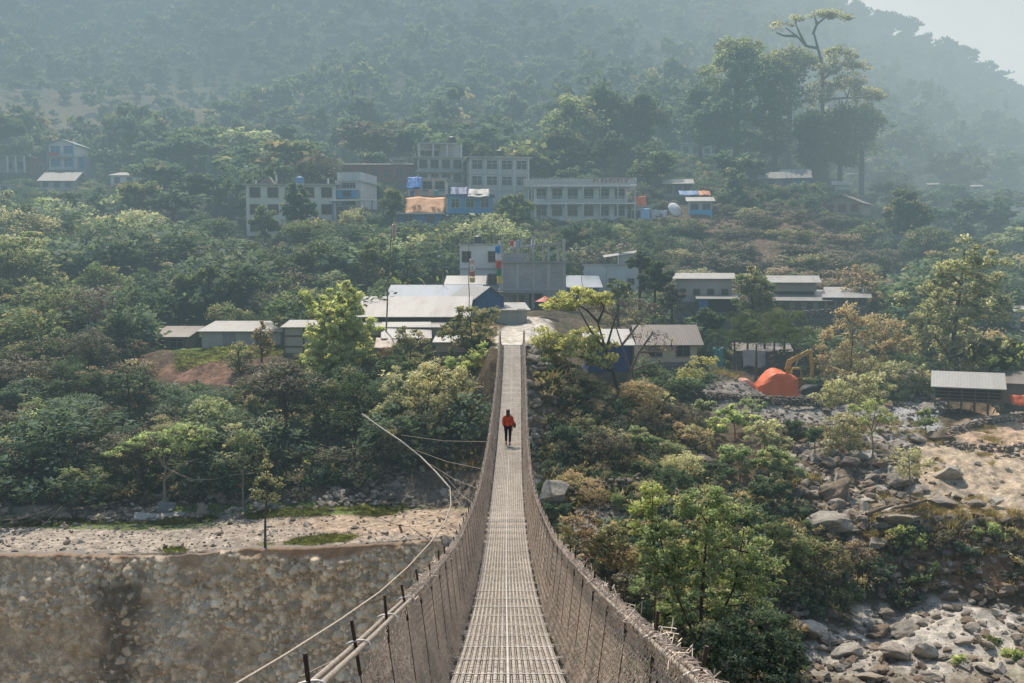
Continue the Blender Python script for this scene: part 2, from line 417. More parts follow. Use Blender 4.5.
def build_terrain():
    us = np.concatenate([np.linspace(-1.35, -.62, 60)[:-1], np.linspace(-.62, .62, 760), np.linspace(.62, 1.35, 60)[1:]])
    ys = np.unique(np.concatenate([np.geomspace(6, 48, 50), np.arange(48, 66, .13), np.geomspace(66, 130, 260), np.geomspace(130, 760, 330)]))
    Ug, Yg = np.meshgrid(us, ys); X = (Ug * Yg).ravel(); Y = Yg.ravel()
    Z = terr(X, Y)
    px, py = project(X, Y, Z)
    c = np.repeat(_SOIL[None], len(X), 0)
    g = np.clip(.5 + 1.3 * fbm(X / 5, Y / 5, 60, 4) + np.clip((Y - 120) / 120, -.2, .35), 0, 1)[:, None]
    c = c * (1 - g) + _GREEN * g
    nn = fbm(X / 2.0, Y / 2.0, 70, 4) * .8
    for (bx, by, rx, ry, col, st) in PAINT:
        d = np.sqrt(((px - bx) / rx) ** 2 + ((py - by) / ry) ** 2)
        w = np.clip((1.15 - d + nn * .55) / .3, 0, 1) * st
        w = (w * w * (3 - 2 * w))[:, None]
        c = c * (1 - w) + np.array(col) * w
    under = np.clip((52.0 - Y) / 2, 0, 1) * np.clip((540 - px) / 60, 0, 1)
    c = c * (1 - under[:, None]) + np.array((.22, .20, .18)) * under[:, None]
    c *= 1.6 * (1 + .35 * fbm(X / .8, Y / .8, 90, 3))[:, None]
    nx, ny = len(us), len(ys)
    i = np.arange(ny - 1)[:, None] * nx + np.arange(nx - 1)[None]
    F = np.stack([i, i + 1, i + nx + 1, i + nx], -1).reshape(-1, 4)
    m, nt, bs = _nt('valley_ground')
    a = nt.nodes.new('ShaderNodeAttribute'); a.attribute_name = 'gcol'
    n1 = noise_tex(nt, 2.2, 8); n2 = noise_tex(nt, 9, 5)
    vo = nt.nodes.new('ShaderNodeTexVoronoi'); vo.inputs['Scale'].default_value = 3.2
    tc = nt.nodes.new('ShaderNodeTexCoord'); nt.links.new(tc.outputs['Object'], vo.inputs[0])
    v = ramp(nt, n1.outputs[0], [(.3, (.55, .55, .55)), (.7, (1.3, 1.28, 1.22))])
    c1 = mixc(nt, 1.0, a.outputs['Color'], v, 'MULTIPLY')
    v2 = ramp(nt, vo.outputs['Color'], [(.2, (.75, .75, .75)), (.8, (1.18, 1.18, 1.18))])
    c2 = mixc(nt, .8, c1, v2, 'MULTIPLY')
    v3 = ramp(nt, n2.outputs[0], [(.35, (.65, .63, .6)), (.55, (1.08, 1.08, 1.08))])
    c3 = mixc(nt, .8, c2, v3, 'MULTIPLY')
    nt.links.new(c3, bs.inputs['Base Color']); bs.inputs['Roughness'].default_value = .95; bs.inputs['Specular IOR Level'].default_value = .1
    add_bump(nt, bs, n2.outputs[0], .6, .12)
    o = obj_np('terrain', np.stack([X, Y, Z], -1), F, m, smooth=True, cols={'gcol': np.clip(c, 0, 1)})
    tag(o, kind='structure')
    # broad ground sheet out to the horizon, under everything
    b = MB().add([(-6000, -3000, -28.2), (6000, -3000, -28.2), (6000, 9000, -28.2), (-6000, 9000, -28.2)], [(0, 1, 2, 3)])
    tag(b.build('ground', simple('valley_floor', (.10, .10, .06), .95, .4, .02, 0)), kind='structure')
build_terrain()

# far mountain closing the valley, pale in the haze
def build_mountain():
    xs = np.linspace(-900, 2600, 300); zs = np.linspace(0, 1, 150)
    Xg, Tg = np.meshgrid(xs, zs)
    Yg = 1700 + 900 * Tg - 120 * fbm(Xg / 300, Tg * 4, 5, 6) - 60 * np.abs(fbm(Xg / 90, Tg * 9, 9, 5))
    Zg = -60 + 1250 * Tg + 60 * fbm(Xg / 200, Tg * 3, 15, 5)
    n = len(xs); i = np.arange(len(zs) - 1)[:, None] * n + np.arange(n - 1)[None]
    F = np.stack([i, i + 1, i + n + 1, i + n], -1).reshape(-1, 4)
    m, nt, bs = _nt('mountain_rock')
    n1 = noise_tex(nt, .006, 10, rough=.65)
    c = ramp(nt, n1.outputs[0], [(.38, (.16, .16, .12)), (.5, (.5, .45, .38)), (.66, (.85, .78, .68))])
    nt.links.new(c, bs.inputs['Base Color']); bs.inputs['Roughness'].default_value = 1
    o = obj_np('mountain', np.stack([Xg, Yg, Zg], -1).reshape(-1, 3), F, m, smooth=True)
    tag(o, kind='structure')
build_mountain()

# ------------------------------------------------------------------ the eroded cobble bank on the left
def build_cliff():
    s = np.arange(-48, 4.5, .055); 
    pxs = 512 + FL * s / 52.9
    topz = terr(s, np.full_like(s, 53.6), True)
    topz = topz + .10 * fbm(s / .8, s * 0, 6, 4) + .32 * vnoise(s / 4.5, s * 0, 36)
    t = np.linspace(0, 1, 235)
    Sg, Tg = np.meshgrid(s, t)
    D = 12.5 * Tg                                            # metres below the rim
    Z = topz[None] - D
    wv = 0.8 * fbm(Sg / 7, Z / 9, 11, 4)
    yb = 53.05 - .14 * D + .22 * fbm(s / 2.5, s * 0, 13, 4)[None]
    # cobbles in three sizes
    h = np.zeros_like(Sg); idc = np.full_like(Sg, .5); stone = np.zeros_like(Sg)
    wx = Sg + .12 * fbm(Sg / .5, Z / .5, 19, 2); wz = Z + .12 * fbm(Sg / .5, Z / .5, 23, 2)
    for sc, sd, keep in ((.60, 2, .55), (.38, 7, .30), (.25, 17, .15), (.16, 12, .05)):
        f1, f2, cid = worley(wx / sc, wz / (sc * .85), sd)
        r = .33 + .2 * cid
        b = np.sqrt(np.clip(1 - (f1 / r) ** 2, 0, 1)) * sc * .62 * (cid > keep)
        m = b > h + .01
        idc = np.where(m, cid * 7.7 % 1, idc); stone = np.where(m, 1, stone); h = np.maximum(h, b)
    soil = np.clip((.38 + .7 * fbm(s / 2.2, s * 0, 51, 3)[None] + .3 * vnoise(Sg / .5, Z / .5, 57) - D) / .3, 0, 1)         # soil cap without stones
    px = pxs[None] + 0 * Sg
    dx = (px - (118 + 9 * fbm(Z / 2, Z * 0, 55, 2)))
    wet = np.clip((1.0 - np.abs(dx) / (34 - 12 * Tg)) / .8 + 1.5 * fbm(Sg / 1.3, Z / 1.6, 66, 5), 0, 1) * np.clip((D - .5), 0, 1)
    earth = np.clip(.25 + 1.9 * fbm(Sg / 3.2, Z / 2.0, 141, 4), 0, .85)     # stretches of bare earth between the stones
    h = h * (1 - soil) * (1 - .35 * wet) * (1 - earth)
    left = np.clip((60 - px) / 200, 0, .6)
    h *= (1 - left)
    Y = yb - wv * np.clip(D / 2, 0, 1) - h - .45 * fbm(Sg / 1.3, Z / 1.3, 71, 4) * np.clip(D, 0, 1)
    base = np.array([.135, .110, .082]) * (1 + .5 * fbm(Sg / 2.2, Z / 1.4, 81, 4))[..., None]
    grey = np.array([.20, .188, .162])
    c = base.copy()
    cs = np.array([.225, .198, .158]) * (.50 + .85 * idc[..., None] ** 1.5)
    cs = cs * (1 - .3 * ((idc * 13) % 1 > .8)[..., None] * np.array([0, .3, .6]))
    c = np.where(stone[..., None] > 0, cs, c)
    c = c * (1 - .75 * left[..., None]) + base * 1.0 * .75 * left[..., None]
    c = c * (1 - .75 * earth[..., None]) + np.array([.115, .092, .066]) * .75 * earth[..., None] * (1 + .6 * fbm(Sg / .35, Z / .35, 151, 3))[..., None]
    c = c * (1 - soil[..., None]) + np.array([.105, .072, .048]) * soil[..., None] * (1 + .4 * fbm(Sg / .4, Z / .4, 91, 2))[..., None]
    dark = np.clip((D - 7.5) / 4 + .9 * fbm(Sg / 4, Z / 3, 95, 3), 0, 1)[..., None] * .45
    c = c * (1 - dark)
    pale = np.clip(1.2 * fbm(Sg / 2.4, Z / 2.4, 99, 3) - .1, 0, 1)[..., None]
    c = c * (1 - pale * .5) + np.array([.25, .245, .22]) * pale * .5
    c = c * (1 - .64 * wet[..., None] * (1 - .5 * (idc > .85)[..., None]))
    c *= np.array([3.35, 3.0, 2.6]) * (1 + .25 * fbm(Sg / .3, Z / .3, 93, 3))[..., None]
    # the lip folds back onto the terrace
    Yl = np.stack([np.full_like(s, 54.6), np.full_like(s, 53.7)]); 
    Zl = np.stack([terr(s, np.full_like(s, 54.6)) - .06, topz + .03])
    X = np.concatenate([np.stack([s, s]), Sg]); Y = np.concatenate([Yl, Y]); Z = np.concatenate([Zl, Z])
    c = np.concatenate([np.full((2, len(s), 3), .22) * np.array([1, .9, .8]), c])
    n = len(s); i = np.arange(X.shape[0] - 1)[:, None] * n + np.arange(n - 1)[None]
    F = np.stack([i, i + n, i + n + 1, i + 1], -1).reshape(-1, 4)
    m, nt, bs = _nt('cobble_bank')
    a = nt.nodes.new('ShaderNodeAttribute'); a.attribute_name = 'gcol'
    n2 = noise_tex(nt, 14, 4); v3 = ramp(nt, n2.outputs[0], [(.3, (.7, .7, .68)), (.65, (1.15, 1.15, 1.15))])
    nt.links.new(mixc(nt, 1.0, a.outputs['Color'], v3, 'MULTIPLY'), bs.inputs['Base Color']); bs.inputs['Roughness'].default_value = .9
    bs.inputs['Specular IOR Level'].default_value = .2
    add_bump(nt, bs, n2.outputs[0], .4, .03)
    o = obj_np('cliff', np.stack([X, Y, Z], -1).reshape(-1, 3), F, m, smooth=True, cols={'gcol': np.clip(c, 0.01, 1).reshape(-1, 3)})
    tag(o, kind='structure')
build_cliff()

# ------------------------------------------------------------------ suspension bridge
BL = 66.5
def deck_z(Y):
    Y = np.asarray(Y, float)
    return -(1.08 + .347 * Y - .004335 * Y * Y)
def deck_x(Y):
    return -.17 * np.sin(np.clip(np.asarray(Y, float) / 66, 0, 1) * PI) ** 1.8
def rail_h(Y):
    return np.interp(np.asarray(Y, float), [0, 3, 4.2, 6.5, 11, 20, 45, 66], [.52, .66, .74, .88, 1.08, 1.28, 1.15, 1.05])
def rail_w(Y):
    return np.interp(np.asarray(Y, float), [0, 30, 50, 66], [.775, .79, .82, .80])
def rail(Y, s):
    Y = np.asarray(Y, float)
    return np.stack([deck_x(Y) + s * rail_w(Y), Y, deck_z(Y) + rail_h(Y)], -1)

M_STEEL = simple('galvanised_steel', (.46, .43, .39), .55, .35, 3, .1, .1)
M_GRATE = simple('deck_steel', (.30, .27, .24), .6, .35, 1.3, .1, .0)
M_GRATED = simple('deck_bar_dark', (.13, .115, .10), .7, .4, 3, .1, .1)
M_WIRE = simple('netting_wire', (.62, .50, .40), .6, .4, 2, 0, .0)
M_CABLE = simple('steel_cable', (.26, .22, .175), .6, .3, 20, .4, .2)
M_RUST = simple('rusted_rod', (.060, .035, .026), .8, .5, 18, .4, .2)
M_PALECABLE = simple('pale_cable', (.34, .29, .23), .6, .2, 20, .2)
M_CONC = plaster((.34, .33, .31), .5)

bridge = empty('suspension_bridge', (0, 0, 0))
tag(bridge, 'long steel suspension footbridge with wire netting sides crossing the gorge', 'footbridge')

def build_deck():
    nc = 17; half = .55; pitch = 2 * half / nc
    # raised blocks of the slotted steel plank: each about 45 x 80 mm
    ys = np.arange(-.5, BL, .104); V = []; 
    ys = ys[:-1]
    Yc = np.repeat(ys, nc); k = np.tile(np.arange(nc), len(ys))
    xc = -half + (k + .5) * pitch
    near = Yc < 30
    w = np.where(near, .0190, .0225); l0 = Yc + .016; l1 = Yc + .080
    jit = (R.random(len(Yc)) - .5) * .004
    X0 = deck_x(Yc) + xc - w; X1 = deck_x(Yc) + xc + w
    Z0 = deck_z(l0) + jit; Z1 = deck_z(l1) + jit
    th = .012
    q = lambda x, y, z: np.stack([x, y, z], -1)
    Vt = np.stack([q(X0, l0, Z0), q(X1, l0, Z0), q(X1, l1, Z1), q(X0, l1, Z1), q(X0, l0, Z0 - th), q(X1, l0, Z0 - th), q(X1, l1, Z1 - th), q(X0, l1, Z1 - th)], 1)
    F = np.array([[0, 1, 2, 3], [0, 4, 5, 1], [1, 5, 6, 2], [3, 2, 6, 7], [0, 3, 7, 4]])
    n = len(Yc); Ft = (np.arange(n)[:, None, None] * 8 + F[None]).reshape(-1, 4)
    dirt = np.repeat(1 - .3 * (R.random(n) > .93) - .12 * R.random(n), 8)
    m, nt, bs = _nt('slotted_plank')
    a = nt.nodes.new('ShaderNodeAttribute'); a.attribute_name = 'dirt'
    nz = noise_tex(nt, 1.1, 6, vec_scale=(1.5, .5, 1)); nz2 = noise_tex(nt, 25, 3)
    c1 = mixc(nt, ramp(nt, nz.outputs[0], [(.38, 0), (.66, .8)]), (.54, .475, .40), (.34, .285, .23))
    c2 = mixc(nt, ramp(nt, nz2.outputs[0], [(.35, .3), (.55, 0)]), c1, (.32, .24, .17))
    nt.links.new(mixc(nt, 1.0, c2, a.outputs['Fac'], 'MULTIPLY'), bs.inputs['Base Color']); bs.inputs['Roughness'].default_value = .55; bs.inputs['Metallic'].default_value = .1
    obj_np('deck_planks', Vt.reshape(-1, 3), Ft, m, bridge, attrs={'dirt': dirt})
    # thin longitudinal webs below, and panel joints every two metres
    parts = []
    yy = np.arange(-.5, BL + .3, .5)
    def strip(x0, x1, dz, y=yy, dzb=.004):
        a0 = q(deck_x(y) + x0, y, deck_z(y) + dz); a1 = q(deck_x(y) + x1, y, deck_z(y) + dz)
        Vv = np.stack([a0, a1], 1).reshape(-1, 3); i = np.arange(len(y) - 1)[:, None] * 2
        return Vv, np.concatenate([i, i + 1, i + 3, i + 2], 1)
    for j in range(nc + 1):
        x = -half + j * pitch
        parts.append(strip(x - .004, x + .004, -.012))
    Vv, Ff = cat_vf(parts)
    obj_np('longitudinal_web', Vv, Ff, M_GRATE, bridge)
    for y in np.arange(.4, BL, 1.05):
        b = MB()
        z = float(deck_z(y)); x = float(deck_x(y)); z2 = float(deck_z(y + .035))
        b.hexa([(x - .57, y, z - .02), (x + .57, y, z - .02), (x + .57, y + .035, z2 - .02), (x - .57, y + .035, z2 - .02)],
               [(x - .57, y, z + .006), (x + .57, y, z + .006), (x + .57, y + .035, z2 + .006), (x - .57, y + .035, z2 + .006)])
        b.build('panel_joint', M_STEEL, bridge)
    V2, F2 = strip(-.008, .008, .004); obj_np('centre_seam', V2, F2, M_STEEL, bridge)
    for y in np.arange(.9, BL, 1.05):
        b = MB()
        z = float(deck_z(y)); x = float(deck_x(y))
        b.box(x - .72, x + .72, y - .03, y + .03, z - .13, z - .04)
        b.build('cross_beam', M_GRATED, bridge)
    for s in (-1, 1):
        for dx in (.50, .30):
            y = np.linspace(-1, BL, 90)
            V, F = tube_np(np.stack([deck_x(y) + s * dx, y, deck_z(y) - .15], -1), .018, 6)
            obj_np('deck_cable', V, F, M_CABLE, bridge, smooth=True)
build_deck()

def build_netting(s):
    parts = []
    def surf(y, h, ph=0):
        """point on the netting: h=0 at the deck edge, 1 at the hand cable; it bellies out a little"""
        r = rail(y, s); x0 = deck_x(y) + s * .60; z0 = deck_z(y) - .03
        bul = .05 * np.sin(h * PI) + .03 * vnoise(y * 1.3, h * 2, 5 + s)
        return np.stack([x0 + (r[..., 0] - x0) * h ** .8 + s * bul, np.broadcast_to(y, h.shape) + 0 * h, z0 + (r[..., 2] - z0) * h], -1)
    def zone(y0, y1, pitch, wd, seed, layers=1):
        rg = np.random.default_rng(seed)
        for ly in range(layers):
            yc = np.arange(y0, y1, pitch) + ly * pitch * .5
            nseg = max(4, int(1.2 / (pitch * .9)))
            hh = np.linspace(0, 1.0, nseg + 1)
            H = hh[None] + 0 * yc[:, None]
            sg = ((np.arange(nseg + 1) % 2) * 2 - 1)[None]
            # sagging, twisted wires: the mesh has been pulled about
            drift = .05 * np.cumsum(rg.normal(0, .16, H.shape), 1) * pitch * 6 + .10 * vnoise(yc[:, None] * .9, H * 1.4, 3 + ly)
            Yp = yc[:, None] + sg * pitch * .5 + drift
            Pt = surf(Yp, H) + rg.normal(0, .006, H.shape + (3,))
            Pt[..., 0] += s * (.012 * sg + ly * .02)
            a = Pt[:, :-1]; b = Pt[:, 1:]
            d = b - a; d /= np.linalg.norm(d, axis=-1, keepdims=True) + 1e-9
            nrm = np.array([s * .93, 0, -.35]); side = np.cross(d, nrm); side /= np.linalg.norm(side, axis=-1, keepdims=True) + 1e-9
            nn = np.cross(side, d)
            w = wd * (.7 + .6 * rg.random(a.shape[:2]))[..., None]
            V = np.stack([a + side * w, a - side * w, a + nn * w * 1.4, b + side * w, b - side * w, b + nn * w * 1.4], -2)
            n = a.shape[0] * a.shape[1]; V = V.reshape(n * 6, 3)
            F = np.array([[0, 3, 4, 1], [1, 4, 5, 2], [2, 5, 3, 0]])
            parts.append((V, (np.arange(n)[:, None, None] * 6 + F[None]).reshape(-1, 4)))
    ystart = 2.5 if s > 0 else 7.4
    zone(ystart, 16, .042, .0023, 1 + s, 2)
    zone(16, 32, .058, .0042, 5 + s, 2)
    zone(32, BL, .10, .0062, 9 + s, 2)
    if s < 0:  # torn lower edge of the net near the camera on the left
        rg = np.random.default_rng(77)
        for ly in range(2):
            yc = np.arange(2.5, 7.4, .036)
            top = .35 + .62 * np.clip((yc - 2.5) / 4.9, 0, 1) ** .8 + .05 * rg.normal(0, 1, len(yc))
            nseg = 34; H = np.linspace(0, 1, nseg + 1)[None] * np.clip(top, .1, 1)[:, None]
            sg = ((np.arange(nseg + 1) % 2) * 2 - 1)[None]
            Yp = yc[:, None] + sg * .018 + .08 * vnoise(yc[:, None] * .9, H * 1.4, 3 + ly)
            Pt = surf(Yp, H) + rg.normal(0, .007, H.shape + (3,)); Pt[..., 0] += s * ly * .02
            a = Pt[:, :-1]; b = Pt[:, 1:]; d = b - a; d /= np.linalg.norm(d, axis=-1, keepdims=True) + 1e-9
            side = np.cross(d, np.array([s * .93, 0, -.35])); side /= np.linalg.norm(side, axis=-1, keepdims=True) + 1e-9
            nn = np.cross(side, d); w = .003
            V = np.stack([a + side * w, a - side * w, a + nn * w * 1.4, b + side * w, b - side * w, b + nn * w * 1.4], -2)
            n = a.shape[0] * a.shape[1]
            parts.append((V.reshape(n * 6, 3), (np.arange(n)[:, None, None] * 6 + np.array([[0, 3, 4, 1], [1, 4, 5, 2], [2, 5, 3, 0]])[None]).reshape(-1, 4)))
    # the selvedge: loops of wire twisted round the hand cable, loose ends sticking out
    rg = np.random.default_rng(31 + s); edge = []
    y = ystart + .1
    while y < BL - 1:
        step = .05 if y < 20 else (.09 if y < 40 else .16)
        r = rail(y, s); rad = .034 + .022 * rg.random(); th = np.linspace(0, 5 + 2 * rg.random(), 7)
        Pp = np.stack([r[0] + rad * np.cos(th), r[1] + (rg.random() - .5) * .14 * (th / 6), r[2] + rad * np.sin(th)], -1)
        edge.append(tube_np(Pp, .0035 if y < 20 else (.006 if y < 40 else .010), 3))
        if y < 14 and rg.random() < .6:
            L_ = .03 + .09 * rg.random(); d = np.array([s * rg.uniform(-.4, 1), rg.uniform(-1, 1), rg.uniform(-.1, .8)]); d /= np.linalg.norm(d)
            e = r + d * L_; mm = (r + e) / 2 + rg.normal(0, .03, 3)
            edge.append(tube_np(np.array([r, mm, e, e + rg.normal(0, .04, 3)]), .0035, 3))
        y += step * (.6 + .8 * rg.random())
    V, F = cat_vf(edge); parts.append((V, F)); V, F = cat_vf(parts); obj_np('netting', V, F, M_WIRE, bridge)

for s in (-1, 1): build_netting(s)

def cable_obj(name, pts, r, mat, parent, n=7):
    V, F = tube_np(pts, r, n); return obj_np(name, V, F, mat, parent, smooth=True)
for s in (-1, 1):
    y = np.linspace(-.8, BL, 110)
    base = rail(y, s); off = base.copy(); base[:, 0] -= s * .03; off[:, 0] += s * .03
    cable_obj('hand_cable', base, .0145, M_CABLE, bridge)
    pass; off[:, 2] -= .012
    cable_obj('hand_cable', off, .0145, M_CABLE, bridge)
# rods clamped to the cables, one every 1.25 m
for s in (-1, 1):
    ph = .15 if s < 0 else .4
    for k in range(49):
        y = 1.2 + ph + k * 1.22
        if y > 60: break
        r = rail(y, s); jx, jz = random.uniform(-.02, .02), random.uniform(-.03, .03)
        b = MB(); x = float(r[0] + s * .0)
        top = .13 + jz
        b.bar((x + s * .02 + jx, y, float(r[2]) + top), (x - s * .01, y, float(r[2]) - .16), .010, 6)
        b.bar((x - s * .01, y, float(r[2]) - .16), (float(deck_x(y)) + s * .66, y, float(deck_z(y)) - .1), .0035, 5)
        p = b.build('post', M_RUST, bridge)
        if y < 16:
            c = MB(); th = np.linspace(0, 2 * PI, 17)
            c.path([(x + .062 * math.cos(a), y + .012 * math.sin(2 * a), float(r[2]) - .004 + .028 * math.sin(a)) for a in th], .006, 5)
            c.build('clamp', M_STEEL, p)
# far anchorage: two steel posts, concrete sill and landing slab
for s in (-1, 1):
    b = MB(); x = s * .80
    b.box(x - .07, x + .07, 66.2, 66.36, float(deck_z(66)) - 2.6, float(deck_z(66)) + 1.05)
    b.build('tower_post', M_RUST if s < 0 else M_GRATED, bridge)
b = MB(); z = float(deck_z(66.5)); b.box(-.85, .85, 66.5, 67.3, z - 1.0, z + .02)
b.build('landing_slab', plaster((.50, .49, .46), .3), bridge)
b = MB(); b.box(-.95, .95, 66.55, 68.2, z - 3.2, z - .06); b.build('anchor_block', M_CONC, bridge)
b = MB(); b.box(-1.8, 1.8, -6, -.55, -30, -2.25); b.build('anchor_block', M_CONC, bridge)
# debris on the deck: a few leaves
for (y, x) in ((8.9, .09), (9.6, -.28), (12, .2)):
    pass

# storm guy on the left: pale cable with tie ropes up to the deck
def build_guy():
    root = tag(empty('guy_cable', tuple(at(452, 490, 50))), 'pale sagging guy cable left of the footbridge with tie ropes up to it', 'cable')
    o0 = np.array(root.location)
    pts = [at(362, 414, 62), at(380, 427, 60), at(401, 441, 58), at(420, 456, 55), at(436, 472, 52), at(450, 488, 49.5)]
    low = [at(450, 488, 49.5), at(451, 505, 42), at(445, 522, 36), at(431, 542, 30), at(408, 567, 23), at(380, 592, 17), at(340, 620, 12), at(285, 655, 8.5), at(236, 684, 6.2), at(150, 735, 4)]
    cable_obj('upper_cable', np.array([tuple(p) for p in pts]) - o0, .045, M_PALECABLE, root)
    cable_obj('lower_cable', np.array([tuple(p) for p in low]) - o0, np.linspace(.03, .0065, len(low)), M_PALECABLE, root)
    ties = [((401, 435, 58), 46.0), ((415, 450, 56), 40), ((430, 464, 53.5), 35.5), ((446, 477, 51), 31.5), ((450, 490, 49), 28.5)]
    for (a, ye) in ties:
        p = np.array(tuple(at(*a))); e = np.array([float(deck_x(ye)) - .62, ye, float(deck_z(ye)) - .1])
        mid = (p + e) / 2 - np.array([0, 0, .15])
        cable_obj('tie_rope', np.array([p, mid, e]) - o0, .013, M_CABLE, root, 4)
    p = [(300, 677, 8.2), (345, 655, 9.5), (390, 625, 12), (440, 590, 16)]
    cable_obj('tie_rope', np.array([tuple(at(*q)) for q in p]) - o0, .008, M_CABLE, root, 4)
build_guy()
# ------------------------------------------------------------------ building helpers
CLEAR = []     # (px0, py0, px1, py1, Y) windows of view kept open in front of things
def keep(px0, py0, px1, py1, Y): CLEAR.append((px0, py0, px1, py1, Y))

GLASS = simple('dark_window', (.030, .035, .040), .25, .3, 2, 0)
DARK = simple('dark_interior', (.018, .017, .016), .9, .3, 2, 0)  # dark colour stands for unlit rooms behind doorways and window openings
FR_W = simple('frame_paint_white', (.55, .55, .52), .6, .2, 6, 0)
FR_G = simple('frame_wood_grey', (.20, .18, .16), .7, .3, 6, 0)
STONEF = simple('foundation_stone', (.17, .155, .13), .95, .5, 2.2, .8, bd=.1)
SLAB = plaster((.40, .39, .37), .5)
BRICKRED = blockwall((.24, .11, .08))
GREYBLOCK = blockwall((.33, .325, .305))
BLUE = simple('blue_paint', (.06, .20, .42), .6, .3, 2, .1)
SKYBLUE = simple('sky_blue_paint', (.07, .30, .50), .6, .25, 2, .1)
DKBLUE = tin((.035, .085, .26), .15)
WOOD = simple('weathered_timber', (.16, .12, .085), .85, .45, 5, .4)
WOODP = simple('pale_timber', (.34, .27, .18), .85, .4, 5, .3)
T_LIGHT = tin((.31, .295, .265), .6); T_GREY = tin((.29, .285, .275), .6); T_BLUE = tin((.23, .28, .33), .45); T_WHITE = tin((.40, .385, .345), .3)
T_RUST = tin((.20, .16, .13), .8); T_GREEN = tin((.29, .31, .26), .3); T_CREAM = tin((.44, .43, .36), .25)

def window(parent, x, z, w, h, y=0.0, side=None, frame=FR_G, pane=GLASS, bars=1, name='window'):
    """window frame with a pane set back inside it, on the front (y) or on a side wall"""
    t = .08 if w > .6 else .06
    b = MB()
    fy0, fy1 = y - .05, y + .03
    b.box(x - w/2 - t, x + w/2 + t, fy0, fy1, z + h, z + h + t); b.box(x - w/2 - t, x + w/2 + t, fy0 - .05, fy1, z - t, z)
    b.box(x - w/2 - t, x - w/2, fy0, fy1, z, z + h); b.box(x + w/2, x + w/2 + t, fy0, fy1, z, z + h)
    for k in range(bars):
        xx = x - w/2 + w * (k + 1) / (bars + 1); b.box(xx - t*.35, xx + t*.35, fy0 + .01, fy1, z, z + h)
    if bars: b.box(x - w/2, x + w/2, fy0 + .012, fy1, z + h*.66 - t*.3, z + h*.66 + t*.3)
    f = b.build(name, frame, parent)
    p = MB().box(x - w/2 + .002, x + w/2 - .002, y - .012, y + .02, z + .002, z + h - .002).build('pane', pane, f)
    if side is not None:
        ang, ox, oy = side
        f.rotation_euler = (0, 0, ang); f.location = (ox, oy, 0)
    return f

